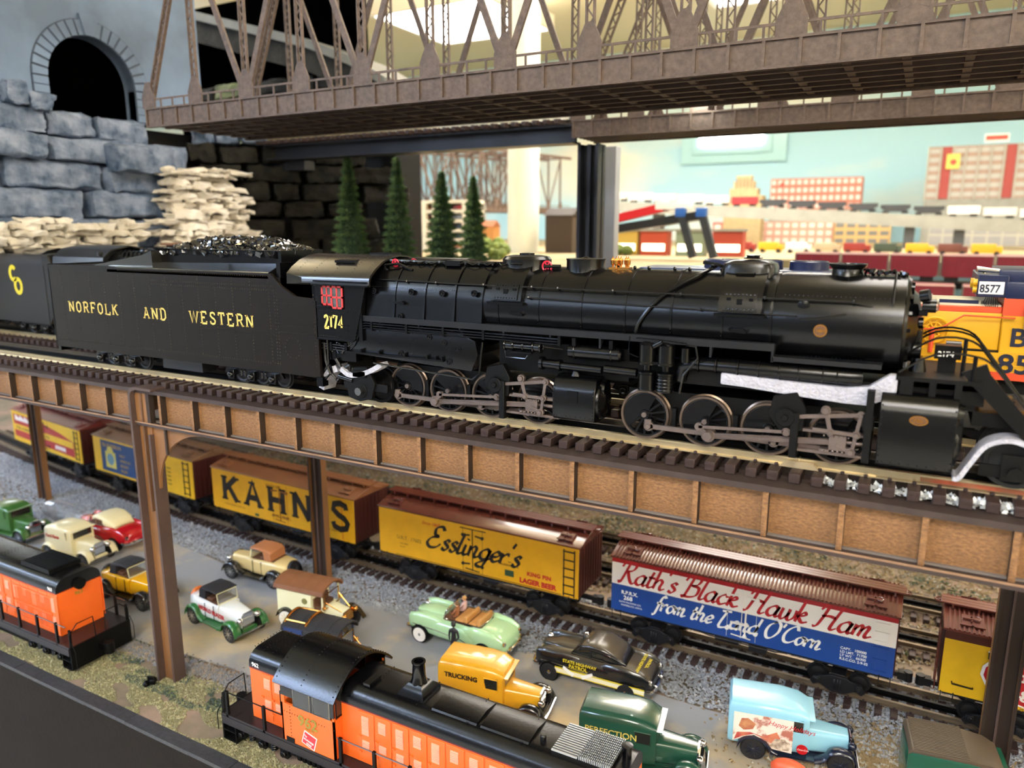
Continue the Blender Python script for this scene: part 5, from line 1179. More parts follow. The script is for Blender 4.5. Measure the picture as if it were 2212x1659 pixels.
def fifties(label, at, rz, body, roof=None, glass=True, ww=True, people=False, group=None, dust=None):
    t = thing('toy_car', label, 'toy car', at, rz)
    st = [(-5.75, 1.4, 1.1, 2.0), (-5.5, 1.8, .95, 2.45), (-4.6, 2.02, .8, 2.85), (-2.8, 2.12, .7, 3.0), (0, 2.15, .65, 3.02), (2, 2.12, .65, 3.0), (4, 2.0, .75, 2.95), (5.2, 1.75, .9, 2.6), (5.55, 1.3, 1.1, 2.1)]
    obj('body', sl(st), body, t, ang=60)
    # raised rear fenders and bonnet crease
    f = MB()
    for s in (-1, 1):
        f.loft([[(x, s * 1.78 + y * 1, z) for x, y, z in sring(xx, hw, z0, z1, 2.2, 12)] for xx, hw, z0, z1 in ((-5.5, .15, 1.6, 2.5), (-4.6, .34, 1.3, 3.0), (-3, .42, 1.1, 3.2), (-1.4, .3, 1.2, 3.0), (-.8, .1, 1.6, 2.6))])
        f.loft([[(x, s * 1.72 + y * 1, z) for x, y, z in sring(xx, hw, z0, z1, 2.2, 12)] for xx, hw, z0, z1 in ((.8, .1, 1.8, 2.7), (2.4, .34, 1.2, 3.1), (4.4, .42, 1.1, 3.12), (5.35, .36, 1.3, 2.9), (5.5, .2, 1.7, 2.6))])
    f.loft([sring(xx, hw, 2.4, z1, 2.4, 14) for xx, hw, z1 in ((1.6, .9, 3.15), (3.5, .95, 3.2), (5.2, .6, 2.95), (5.5, .3, 2.6))])
    obj('fender', f, body, t, ang=60)
    ar = MB()
    for x in (-3.5, 4.0):
        for s in (-1, 1): ar.cyl((x, s * 1.5, .95), (x, s * 2.2, .95), 1.0, n=24)
    obj('wheel_arch', ar, BLKM, t, kind='stuff')
    wheels(t, (-3.5, 4.0), 1.98, wheel_m(.88, .55, ww))
    if roof:
        g = [(-2.6, 1.2, 2.7, 3.0), (-1.9, 1.55, 2.7, 3.9), (-.8, 1.68, 2.7, 4.3), (.5, 1.66, 2.7, 4.3), (1.3, 1.55, 2.7, 3.8), (2.1, 1.5, 2.7, 3.0)]
        obj('windows', sl([(x, hw - .03, z0, z1 - .06) for x, hw, z0, z1 in g], 4), DGL if glass != 'tan' else INTB, t, ang=60)
        rf = MB().loft([sring(x, hw, z1 - .75 + (.5 if abs(x + .2) > 2 else 0), z1, 3.5) for x, hw, z0, z1 in ((-3.2, 1.3, 0, 3.15), (-2.4, 1.62, 0, 3.75), (-1.2, 1.74, 0, 4.32), (.1, 1.74, 0, 4.42), (.95, 1.66, 0, 4.2), (1.25, 1.5, 0, 3.95))])
        rf.loft([sring(x, hw, z0, z1, 4) for x, hw, z0, z1 in ((-3.2, 1.45, 2.7, 3.2), (-2.2, 1.7, 2.7, 3.9), (-1.5, 1.74, 2.8, 4.1), (-1.15, 1.72, 2.9, 4.2))])
        obj('roof', rf, roof, t, ang=60)
        pl = MB()
        for s in (-1, 1): pl.tube([(2.0, s * 1.5, 3.0), (1.2, s * 1.58, 4.05)], .09, 6).tube([(-1.2, s * 1.74, 3.05), (2.0, s * 1.6, 3.05)], .07, 5).tube([(.1, s * 1.73, 3.05), (.1, s * 1.7, 4.0)], .08, 6)
        obj('window_frame', pl, CHR if glass == 'tan' else body, t)
    else:
        obj('cockpit', MB().ext([(-2.6, -1.5), (1.4, -1.5), (1.7, -1.1), (1.7, 1.1), (1.4, 1.5), (-2.6, 1.5), (-2.9, 1.1), (-2.9, -1.1)], 'z', 2.7, 3.06), INTB, t)
        s_ = MB()
        for x in (-1.0, -2.5): s_.loft([[(x + dx, y, z) for y, z in ((-1.35, 2.6), (1.35, 2.6), (1.3, 3.65), (-1.3, 3.65))] for dx in (-.25, .12)])
        s_.box(-.9, .2, -1.35, 1.35, 2.9, 3.2).box(-2.3, -1.4, -1.35, 1.35, 2.9, 3.15)
        obj('seat', s_, SEATT, t, bev=.1)
        wsf = MB().tube(smooth([(1.5, -1.45, 3.05), (1.15, -1.4, 3.9), (1.2, 0, 4.0), (1.15, 1.4, 3.9), (1.5, 1.45, 3.05)], 3), .06, 6)
        o = obj('windshield', wsf, CHR, t); obj('pane', MB().loft([[(1.5, -1.4, 3.05), (1.5, 1.4, 3.05), (1.53, 1.4, 3.05), (1.53, -1.4, 3.05)], [(1.15, -1.35, 3.9), (1.15, 1.35, 3.9), (1.18, 1.35, 3.9), (1.18, -1.35, 3.9)]]), GLS, o)
        obj('steering_wheel', MB().ring((.75, .7, 3.3), 'x', .4, .05, 14, 5), INTB, t)
        obj('trim', MB().tube([(1.4, -1.62, 3.08), (-2.7, -1.62, 3.1), (-3.0, 0, 3.15), (-2.7, 1.62, 3.1), (1.4, 1.62, 3.08)], .07, 6), CHR, t)
    for s in (-1, 1):
        b = MB(); x = s * 5.75; b.tube(smooth([(x - s * .7, -2.0, 1.35), (x, -1.75, 1.3), (x + s * .15, 0, 1.3), (x, 1.75, 1.3), (x - s * .7, 2.0, 1.35)], 3), .17, 8)
        for y in (-.9, .9): b.sph((x + s * .15, y, 1.35), .27, 8)
        obj('bumper', b, CHR, t)
    b = MB()
    for k in range(9): b.tube([(5.55, -.8 + .2 * k, 1.5), (5.5, -.8 + .2 * k, 2.2)], .05, 5)
    obj('grille', b, CHR, t, kind='stuff')
    h = MB()
    for s in (-1, 1): h.sph((5.35, s * 1.45, 2.35), .36, 12).sph((-5.6, s * 1.6, 2.1), .24, 8)
    obj('headlight', h, CHR, t, kind='stuff')
    s_ = MB()
    for s in (-1, 1): s_.tube([(4.9, s * 2.12, 1.9), (2, s * 2.17, 1.85), (-1, s * 2.18, 1.6), (-2.3, s * 2.2, 1.2)], .05, 5)
    obj('side_trim', s_, CHR, t)
    return t
def thirties(label, at, rz, body, fend, top=None, kind='roadster', ww=False, hub=CHR, wood=None, sc_=1.0, cat='toy car', deco=None, open_=True, name='toy_car', roofm=None, spare=True):
    t = thing(name, label, cat, at, rz)
    obj('chassis', MB().box(-4.6, 4.5, -.9, .9, .75, 1.15).box(-1.6, 2.2, -2.0, -1.0, .85, 1.0).box(-1.6, 2.2, 1.0, 2.0, .85, 1.0), BLKM if fend is RUB else fend, t)
    wx = (-2.9, 3.6)
    wheels(t, wx, 1.75, wheel_m(.98, .42, ww, hub, True))
    for x in wx:
        for s in (-1, 1):
            P = [(x - (1.9 if x > 0 else 1.25), 1.0), (x - 1.15, 1.35), (x - .8, 1.95), (x, 2.2), (x + .8, 1.95), (x + 1.2, 1.35), (x + (1.3 if x > 0 else 1.9), 1.0)]
            P = smooth(P, 3); rg = []
            for px, pz in P: rg.append([(px, s * y, pz + dz) for y, dz in ((1.25, 0), (1.5, .1), (1.85, .08), (2.1, -.12), (2.1, -.2), (1.85, -.02), (1.5, 0), (1.25, -.1))])
            obj('fender', MB().loft(rg), fend, t, ang=60)
    obj('hood', sl([(1.0, 1.2, 1.0, 3.0), (2.4, 1.0, 1.0, 2.9), (4.2, .78, 1.0, 2.75)], 4.5), body, t, ang=50)
    if kind == 'van' or kind == 'sedan':
        if kind == 'van': st = [(-4.9, 1.75, 1.1, 4.7), (-4.7, 1.85, 1.05, 4.95), (-1, 1.88, 1.05, 5.0), (.4, 1.8, 1.05, 4.85), (1.15, 1.65, 1.05, 4.5)]
        else: st = [(-3.9, 1.5, 1.3, 3.6), (-3.6, 1.7, 1.1, 4.3), (-2.4, 1.8, 1.05, 4.6), (0, 1.8, 1.05, 4.65), (1.0, 1.7, 1.05, 4.45), (1.3, 1.6, 1.05, 4.2)]
        obj('body', sl(st, 7), body, t, ang=45)
        if roofm: obj('roof', sl([(x, hw + .05, z1 - .35, z1 + .08) for x, hw, z0, z1 in st], 5), roofm, t, ang=45)
        w_ = MB()
        for s in (-1, 1):
            yy = s * (st[-2][1] + .04); w_.box(-.5, .75, min(yy, yy - s * .1), max(yy, yy - s * .1), 3.1, 4.1)
            if kind == 'sedan': w_.box(-2.5, -.9, min(yy, yy - s * .1), max(yy, yy - s * .1), 3.1, 4.1)
        xe = st[-1][0]
        w_.box(xe - .05, xe + .04, -1.25, 1.25, 3.15, 4.05)
        obj('window', w_, DGL, t, kind='stuff')
        fr = MB()
        for s in (-1, 1):
            yy = s * (st[-2][1] + .06); fr.tube([(-.5, yy, 3.1), (.75, yy, 3.1), (.75, yy, 4.1), (-.5, yy, 4.1)], .06, 4, True); fr.box(-.65, -.6, min(yy, yy - s * .05), max(yy, yy - s * .05), 1.3, 4.3)
        fr.tube([(xe + .03, -1.3, 3.1), (xe + .03, 1.3, 3.1), (xe + .03, 1.3, 4.1), (xe + .03, -1.3, 4.1)], .06, 4, True); fr.box(xe, xe + .45, -1.6, 1.6, 4.15, 4.25)
        obj('window_frame', fr, body, t)
    else:
        obj('body', sl([(-4.4, 1.0, 1.3, 2.5), (-4.1, 1.3, 1.1, 2.9), (-3, 1.5, 1.0, 3.05), (-1, 1.55, 1.0, 3.05), (1.0, 1.35, 1.0, 3.05)], 4.5), body, t, ang=50)
        obj('cockpit', MB().box(-2.6, .7, -1.15, 1.15, 2.95, 3.1), INTB, t)
        obj('seat', MB().box(-1.5, -.4, -1.05, 1.05, 2.9, 3.35).box(-1.8, -1.45, -1.05, 1.05, 2.9, 3.8), INTB, t, bev=.08)
        wf = MB().tube([(.95, -1.15, 3.05), (.75, -1.15, 4.2), (.75, 1.15, 4.2), (.95, 1.15, 3.05)], .08, 6, True)
        o = obj('windshield', wf, mat('frame_cream', '#d8d3a8', .3), t); obj('pane', MB().box(.84, .88, -1.1, 1.1, 3.1, 4.15), GLS, o)
        if top:
            tp = MB().loft([sring(x, hw, z0, z1, 4) for x, hw, z0, z1 in ((-2.3, 1.2, 3.6, 4.1), (-1.9, 1.3, 3.9, 4.4), (-.4, 1.3, 4.15, 4.5), (.8, 1.28, 4.15, 4.42))])
            tp.loft([[(x, s * 1.28, z) for x, z in ((-2.3, 3.1), (-1.3, 3.1), (-1.1, 4.2), (-2.2, 4.0))] for s in (-1, 1)])
            obj('soft_top', tp, top, t, ang=50)
        d = MB()
        for s in (-1, 1): d.box(-1.0, -.95, s * 1.55 - .03, s * 1.55 + .03, 1.3, 2.9).box(.4, .45, s * 1.45 - .03, s * 1.45 + .03, 1.3, 2.9)
        obj('door_line', d, BLKM, t)
    if spare: obj('spare_wheel', MB().rev([(0, -.1), (.4, -.1), (.5, -.2), (.9, -.2), (.95, 0), (.9, .2), (0, .2)], (-4.85 if kind == 'van' else -4.5, 0, 2.2), 'x', 20), RUB if kind == 'van' or not wood else wood, t)
    g = MB().ext([(-.72, 1.1), (.72, 1.1), (.72, 2.6), (.5, 2.8), (-.5, 2.8), (-.72, 2.6)], 'x', 4.2, 4.32)
    obj('radiator', g, hub, t)
    h = MB().tube([(4.35, -1.2, 2.2), (4.35, 1.2, 2.2)], .06, 5)
    for s in (-1, 1): h.sph((4.45, s * 1.05, 2.25), .34, 12).tube([(4.7, s * 1.9, .95), (4.9, 0, .9)], .08, 5)
    h.tube([(4.9, -1.9, 1.0), (4.95, 0, 1.0), (4.9, 1.9, 1.0)], .09, 6)
    obj('headlight', h, hub, t, kind='stuff')
    if deco: deco(t)
    return t
G = -41.88
RED_ = paint('candy_red', '#b5141f'); CRE = paint('cream_paint', '#e3d9ae', .3); MINT = paint('mint_paint', '#a9cfa0'); PBL = paint('patrol_black', '#17171a', .22)
t = fifties('red toy car with a cream hard top and whitewall tyres beside the gravel', (-93.6, 58.2, G), 182, RED_, CRE, 'tan')
t = fifties('mint green open toy convertible with tan seats and whitewall tyres', (-37.8, 59.5, G), 180, MINT)
# people in the mint convertible
SKIN = mat('figure_skin', '#d8a888', .6); HAIR = mat('figure_hair', '#6b4a2e', .6)
def dusty(m, c, lo_=.55, hi=.9):
    nt = m.node_tree; b = nt.nodes['Principled BSDF']; g = nt.nodes.new('ShaderNodeNewGeometry'); sp = nt.nodes.new('ShaderNodeSeparateXYZ'); r = nt.nodes.new('ShaderNodeMapRange')
    r.inputs['From Min'].default_value = lo_; r.inputs['From Max'].default_value = hi; mx = nt.nodes.new('ShaderNodeMix'); mx.data_type = 'RGBA'
    mx.inputs['A'].default_value = b.inputs['Base Color'].default_value; mx.inputs['B'].default_value = (*lin(c), 1)
    nt.links.new(g.outputs['Normal'], sp.inputs[0]); nt.links.new(sp.outputs['Z'], r.inputs['Value']); nt.links.new(r.outputs[0], mx.inputs['Factor']); nt.links.new(mx.outputs['Result'], b.inputs['Base Color'])
    r2 = nt.nodes.new('ShaderNodeMapRange'); r2.inputs['From Min'].default_value = lo_; r2.inputs['From Max'].default_value = hi; r2.inputs['To Min'].default_value = .6; r2.inputs['To Max'].default_value = .05; nt.links.new(sp.outputs['Z'], r2.inputs['Value']); nt.links.new(r2.outputs[0], b.inputs['Coat Weight'])
dusty(PBL, '#4d463a')
def skinfig(name, J, E, rad, m, parent, at=(0, 0, 0), rz=0, root=0):
    me = bpy.data.meshes.new(name); me.from_pydata([(x * .01, y * .01, z * .01) for x, y, z in J], E, []); o = bpy.data.objects.new(name, me); col.objects.link(o)
    md = o.modifiers.new('skin', 'SKIN'); md.use_smooth_shade = True
    for i, r in enumerate(rad): me.skin_vertices[0].data[i].radius = (r[0] * .01, r[1] * .01) if isinstance(r, tuple) else (r * .01, r * .01)
    me.skin_vertices[0].data[root].use_root = True
    s = o.modifiers.new('sub', 'SUBSURF'); s.levels = s.render_levels = 2
    dg = bpy.context.evaluated_depsgraph_get(); m2 = bpy.data.meshes.new_from_object(o.evaluated_get(dg)); bpy.data.objects.remove(o); m2.name = name; m2.materials.clear(); m2.materials.append(m)
    return obj(name, m2, m, parent, at, rz)
def rider(label, at, shirt, rz, hair):
    t = thing('person', label, 'person', at, rz)
    J = [(0, 0, 0), (0, 0, .55), (0, 0, .95), (0, 0, 1.1), (0, .38, .9), (.25, .45, .5), (.6, .3, .45), (0, -.38, .9), (.25, -.45, .5), (.6, -.3, .45), (.5, .18, .0), (.5, -.18, .0), (.75, .18, -.4), (.75, -.18, -.4)]
    skinfig('body', J, [(0, 1), (1, 2), (2, 3), (2, 4), (4, 5), (5, 6), (2, 7), (7, 8), (8, 9), (0, 10), (10, 12), (0, 11), (11, 13)], [.26, .26, .24, .12, .12, .1, .08, .12, .1, .08, .14, .14, .1, .1], shirt, t)
    hd = MB().sph((.02, 0, 1.42), .23, 12, (1, .85, 1.15)).sph((.26, 0, 1.38), .05, 6)
    o = obj('head', hd, SKIN, t); obj('hair', MB().sph((-.03, 0, 1.5), .24, 12, (1, .95, 1)), hair, o)
    return t
rider('tiny seated driver in a brown jacket at the wheel of the mint convertible', (-38.2, 58.9, G + 3.0), mat('jacket_brown', '#8d5a3a', .6), 180, HAIR)
rider('tiny seated passenger in a pale shirt beside the driver in the mint convertible', (-38.2, 60.3, G + 3.0), mat('shirt_pale', '#c9a7a0', .6), 180, mat('hair_fair', '#b58a52', .6))
# standing black figure
pf = thing('person', 'small all-black standing figure of a man in front of the mint convertible', 'person', (-36.9, 56.2, G))
FB = mat('figure_black', '#1c1a1f', .6)
J = [(0, 0, 1.95), (0, 0, 2.7), (0, 0, 3.25), (0, 0, 3.55), (.42, 0, 3.2), (.55, .05, 2.55), (.3, -.25, 2.2), (-.42, 0, 3.2), (-.55, .05, 2.55), (-.3, -.25, 2.2), (.2, 0, 1.75), (.23, .02, 1.0), (.24, .05, .15), (.26, -.2, .06), (-.2, 0, 1.75), (-.23, .02, 1.0), (-.24, .05, .15), (-.26, -.2, .06)]
skinfig('body', J, [(0, 1), (1, 2), (2, 3), (2, 4), (4, 5), (5, 6), (2, 7), (7, 8), (8, 9), (0, 10), (10, 11), (11, 12), (12, 13), (0, 14), (14, 15), (15, 16), (16, 17)], [(.28, .2), (.27, .19), (.3, .2), .11, .13, .1, .08, .13, .1, .08, .19, .14, .1, .09, .19, .14, .1, .09], FB, pf)
hd = obj('head', MB().sph((0, 0, 3.88), .25, 14, (.85, 1, 1.2)).sph((0, -.26, 3.85), .05, 6).sph((.21, 0, 3.86), .06, 6).sph((-.21, 0, 3.86), .06, 6), FB, pf)
obj('cap', MB().sph((0, 0, 4.0), .26, 14, (.95, 1.02, .75), 0), FB, hd)
# black patrol car
pc = fifties('black toy patrol car with a yellow-edged white side stripe', (-23.3, 60.0, G), 182, PBL, PBL, ww=False)
YP = mat('patrol_yellow', '#d8c22a', .4); CP = mat('patrol_cream', '#e6dfc0', .4)
for s in (1,):
    obj('side_stripe', MB().box(-5.2, 3.4, 2.17, 2.24, 1.15, 1.55), CP, pc, label='cream side stripe')
    obj('stripe_edge', MB().box(-5.2, 3.4, 2.18, 2.25, 1.55, 1.65).box(-5.2, 3.4, 2.18, 2.25, 1.07, 1.15), YP, pc)
txt('lettering', 'STATE HIGHWAY', .42, YP, pc, (2.6, 2.26, 2.35), .01, rz=180); txt('lettering', 'PATROL', .5, YP, pc, (2.0, 2.26, 1.9), .01, rz=180)
wg = MB()
for s in (-1, 1): wg.ext([(1.1 + s * .3, 1.35), (1.1 + s * 1.4, 1.95), (1.1 + s * 1.5, 1.7), (1.1 + s * .5, 1.05)], 'y', 2.25, 2.29)
obj('wing_emblem', wg, WHITE, pc)
for s_, xx, y0 in (('STATE HIGHWAY', -4.2, -1.4), ('PATROL', -4.8, -.7)):
    o = txt('lettering', s_, .42, YP, pc, (xx, y0, 3.02), .01, face='top'); o.rotation_euler = (0, 0, R(90))
obj('roof_light', MB().rev([(.25, 0), (.25, .3), (.15, .42), (0, .45)], (1.0, .3, 4.3), 'z', 12).rev([(.2, 0), (.22, .2), (.1, .3), (0, .3)], (1.6, -1.9, 3.0), 'z', 10), CHR, pc)
# thirties cars
YR = paint('yellow_roadster', '#e0a814', .2); WG = paint('white_body', '#e8ecea', .25); GRN = paint('green_fender', '#2c6b35', .25); TAN = paint('tan_body', '#d3bd84', .3)
FBT = mat('black_fabric', '#222226', .7, bump=.2, bs=500); TBT = mat('tan_fabric', '#b07248', .7, bump=.2, bs=500); BF = paint('black_fender', '#141418', .25)
thirties('yellow open toy roadster with black soft top left of the tall brown post', (-76.3, 49.6, G), 0, YR, BF, FBT)
def wgd(t): txt('lettering', 'WORLD BLAZER', .62, REDP, t, (-2.1, -1.6, 2.0), .03)
thirties('white toy roadster with green fenders, black soft top and an orange spare tyre cover', (-62.3, 50.2, G), -7, WG, GRN, FBT, deco=wgd, wood=mat('orange_cover', '#d8702a', .5))
thirties('tan toy roadster with an orange-brown soft top and black fenders by the gravel', (-66.8, 60.2, G), 184, TAN, BF, TBT)
def csd(t): txt('lettering', 'Ford Parts', .6, REDP, t, (-3.2, -1.86, 3.1), .02, shear=.3)
thirties('cream closed toy delivery car with small black windows behind the left orange diesel', (-92.6, 53.0, G), 4, CRE, CRE, None, 'sedan', deco=csd)
thirties('dark green closed toy car at the left edge, partly out of the picture', (-107.0, 53.4, G), 2, paint('green_car', '#3e6b32', .3), paint('green_car', ''), None, 'sedan')
YV = paint('yellow_van', '#dba21f', .4)
def yvd(t): txt('lettering', 'TRUCKING', .62, BLKP, t, (-4.2, -1.93, 3.6), .02)
thirties('yellow toy delivery van lettered TRUCKING with black front fenders', (-29.6, 51.9, G - .3), 9, YV, BF, None, 'van', deco=yvd, spare=False)
GV = paint('green_van', '#1f4a3a', .25); GP = mat('green_van_gold', '#c9b95c', .5)
def gvd(t):
    txt('lettering', 'PERFECTION', .72, GP, t, (-4.4, -1.93, 3.3), .01); txt('lettering', 'Oil Burning', .42, GP, t, (-3.6, -1.93, 2.8), .0, shear=.4); txt('lettering', 'STOVES', .5, GP, t, (-3.3, -1.93, 2.2), .02)
thirties('dark green toy panel van lettered PERFECTION behind the front diesel', (-15.8, 51.3, G - .2), 9, GV, GV, None, 'van', deco=gvd, spare=False)
# light blue van
LB = paint('light_blue', '#8cc4da', .35); NVY = paint('navy_fender', '#161c30', .25)
def lbd(t):
    y = -1.94
    obj('picture_panel', MB().ext([(-4.5, 1.5), (-4.5, 4.1), (.0, 4.1), (.0, 1.25), (-1.5, 1.35), (-1.9, 1.9), (-2.9, 2.3), (-3.7, 1.9)], 'y', y - .02, y), mat('panel_white', '#ded6cc', .5, 0, c2='#a8685a', vs=70, ramp=(.52, .6)), t, label='pale picture panel with loose red and brown shapes')
    obj('picture_shape', MB().ext([(-4.4, 1.6), (-4.2, 2.3), (-3.2, 2.5), (-2.2, 2.3), (-1.2, 2.9), (-.9, 2.4), (-1.4, 1.7), (-1.8, 2.0), (-2.9, 2.4), (-3.8, 2.0)], 'y', y - .03, y - .02), mat('picture_red', '#a5343a', .5, 0, c2='#c9805f', vs=90), t)
    obj('picture_shape', MB().ext([(-4.1, 2.9), (-3.9, 3.6), (-3.4, 3.7), (-2.8, 3.3), (-3.0, 2.8), (-3.7, 2.6)], 'y', y - .03, y - .02), mat('picture_tan', '#c08a60', .5, 0, c2='#9b3b34', vs=120), t)
    obj('picture_shape', MB().ext([(-1.7, 1.6), (-1.3, 2.3), (-.6, 2.4), (-.15, 2.1), (-.2, 1.45), (-.9, 1.35)], 'y', y - .035, y - .02), mat('picture_brown', '#6b5140', .5, 0, c2='#d8cdbb', vs=200), t)
    txt('lettering', 'Happy Holidays', .55, REDP, t, (-1.9, y - .02, 3.45), .0, shear=.3, ry=-4)
    o = obj('badge', MB().cyl((.75, -1.88, 1.75), (.75, -1.93, 1.75), .42, n=28), mat('badge_red', '#b3121c', .35), t, label='round red badge')
    txt('lettering', 'Coca-Cola', .2, WHITE, o, (.36, -1.945, 1.68), .0, shear=.3)
    ar = MB()
    P = smooth([(-4.15, 1.0), (-3.9, 1.8), (-2.9, 2.2), (-1.9, 1.8), (-1.5, 1.0)], 4)
    ar.loft([[(x, yy, z + dz) for yy, dz in ((-2.1, .0), (-1.8, .08), (-1.8, -.1), (-2.1, -.15))] for x, z in P]); obj('wheel_arch', ar, NVY, t)
    g = MB()
    for k in range(6): g.box(4.2, 4.42, -.5, .5, 1.35 + .25 * k, 1.45 + .25 * k)
    obj('grille_bar', g, CHR, t, kind='stuff')
thirties('light blue toy delivery van with a picture panel and a round red badge', (-5.7, 58.2, G - .1), 11, LB, NVY, None, 'van', hub=NVY, deco=lbd, spare=False)
# cream van with brown slatted roof and brass lamps; blue and black antique trucks
def antique(label, at, rz, body, roof, deco=None, cut=False):
    t = thing('toy_truck', label, 'toy truck', at, rz)
    obj('body', MB().box(-4.2, .2, -1.6, 1.6, 1.5, 4.6), body, t, bev=.06)
    rf = [(-1.85, 4.55), (-1.7, 4.95), (-1.0, 5.35), (0, 5.5), (1.0, 5.35), (1.7, 4.95), (1.85, 4.55)]
    obj('roof', MB().loft([[(x, y, z) for y, z in rf] + [(x, y * .93, z - .15) for y, z in reversed(rf)] for x in (-4.4, 1.9)]), roof, t)
    for x in (-2.6, -.8, .6): obj('roof_seam', MB().loft([[(xx, y, z + .03) for y, z in rf] + [(xx, y, z) for y, z in reversed(rf)] for xx in (x, x + .1)]), roof, t)
    obj('cab', MB().box(.2, 1.6, -1.5, 1.5, 1.5, 2.6).box(1.45, 1.6, -1.5, -1.35, 2.6, 4.6).box(1.45, 1.6, 1.35, 1.5, 2.6, 4.6), body, t)
    obj('seat', MB().box(.3, 1.0, -1.2, 1.2, 2.6, 3.0).box(.2, .4, -1.2, 1.2, 2.8, 3.7), INTB, t)
    obj('round_window', MB().cyl((-.6, -1.66, 3.5), (-.6, -1.58, 3.5), .33, n=18), mat('oval_pane', '#7c7748', .3), t)
    obj('hood', sl([(1.6, 1.0, 1.3, 2.9), (3.6, .75, 1.3, 2.6)], 4), body, t, ang=50)
    obj('windshield', MB().tube([(1.7, -1.2, 2.8), (1.7, -1.2, 4.4), (1.7, 1.2, 4.4), (1.7, 1.2, 2.8)], .07, 5, True), BRASS, t)
    b = MB().ext([(-.8, 1.2), (.8, 1.2), (.8, 2.6), (-.8, 2.6)], 'x', 3.6, 3.75)
    for s in (-1, 1): b.sph((3.9, s * 1.0, 2.3), .3, 10).tube([(1.7, s * 1.2, 3.6), (3.4, s * .7, 2.6)], .06, 5).sph((1.8, s * 1.5, 3.1), .24, 8)
    obj('brass_trim', b, BRASS, t, label='brass lamps and radiator')
    obj('chassis', MB().box(-4.2, 3.8, -.8, .8, 1.0, 1.4).box(-1.4, 1.8, -1.9, -1.2, 1.0, 1.15).box(-1.4, 1.8, 1.2, 1.9, 1.0, 1.15), BLKM, t)
    wheels(t, (-3.0, 3.0), 1.65, wheel_m(1.05, .3, True, mat('spoke_cream', '#cfc59c', .5), True))
    for s in (-1, 1):
        for x in (-3.0, 3.0):
            P = smooth([(x - 1.2, 1.3), (x - .8, 2.05), (x, 2.35), (x + .8, 2.05), (x + 1.6, 1.15)], 3)
            obj('fender', MB().loft([[(px, s * yy, pz + dz) for yy, dz in ((1.3, .05), (1.95, 0), (1.95, -.1), (1.3, -.05))] for px, pz in P]), BF, t)
    if deco: deco(t)
    return t
antique('cream toy box van with a brown segmented roof and brass lamps', (-53.1, 54.9, G), 6, mat('van_cream', '#dedcb8', .5), mat('van_roof_brown', '#7a5034', .4, 0, .1, 60))
def ad(t):
    txt('lettering', 'LAGER', .7, MC['green_van_gold'], t, (-3.6, -1.62, 3.4), .02)
    rk = MB()
    for y in (-1.2, 1.2): rk.tube([(-4.1, y, 5.3), (-1.9, y, 5.35)], .13, 6)
    for x in (-4.2, -1.8): rk.tube(smooth([(x, -1.4, 5.1), (x, -.6, 5.6), (x, .6, 5.6), (x, 1.4, 5.1)], 3), .12, 6)
    obj('brass_trim', rk, BRASS, t); obj('roof_panel', MB().box(-4.0, -1.9, -1.9, -1.7, 4.5, 4.9), mat('truck_blue', '#2e4270', .4), t)
antique('dark blue antique toy truck with a brass roof rack and black canopy', (-46.0, 48.9, G), 6, MC.get('truck_blue') or mat('truck_blue', '#2e4270', .4), FBT, ad)
# dark green truck at the lower right corner with ridged brown canvas roof
def gt(t):
    r_ = MB()
    for k in range(22): r_.box(-4.6, -1.1, -1.95 + .18 * k, -1.87 + .18 * k, 5.05, 5.12)
    obj('roof_ribs', r_, mat('canvas_brown', '#4f4335', .5), t, kind='stuff')
    obj('side_panel', MB().box(-3.4, -.4, -1.95, -1.9, 1.6, 3.6), WHITE, t)
thirties('dark green toy truck with ridged brown canvas roof in the lower right corner', (7.2, 58.2, G + .0), 8, paint('deep_green', '#14503c', .25), BF, None, 'van', roofm=mat('canvas_brown', '#4f4335', .5, 0, .1, 40), deco=gt, spare=False)
obj('orange_scrap', MB().sph((0, 0, .9), .9, 14, (1.6, .8, 1)), mat('orange_plastic', '#e2603a', .4), None, (-5.2, 54.6, G), label='small orange plastic scrap in front of the light blue van', cat='scrap')
# clear plastic wrapped model
b = MB(); rn = random.Random(4)
b.loft([[(x, rr * 1.6 * cos(a) * (1 + .12 * rn.uniform(-1, 1)), 1.6 + rr * 1.5 * sin(a) * (1 + .12 * rn.uniform(-1, 1))) for a in [2 * pi * i / 14 for i in range(14)]] for x, rr in ((-5, .4), (-4, .8), (-2.2, 1), (-.3, 1.05), (1.8, 1), (3.8, .85), (5, .45))])
obj('plastic_wrap', b, mat('clear_plastic', '#dfe6f2', .12, trans=.85, alpha=.55), None, (-104.8, 59.3, G), 2, ang=10, label='toy shape wrapped in clear crinkled plastic behind the cream delivery car', cat='wrapping')
# broken black part lying on the grass
b = MB().cyl((-.35, -.2, .15), (-.1, -.1, .35), .3, n=9).cyl((.1, .1, .3), (.45, .3, .6), .28, n=9).box(-.2, .5, 0, .2, .1, .9).tube([(.4, .2, .8), (.6, .3, 1.3)], .03, 4)
obj('broken_part', b, BLKM, None, (-59.7, 39.2, -41.95), 20, bev=.03, label='small broken black plastic part lying on the grass', cat='debris')
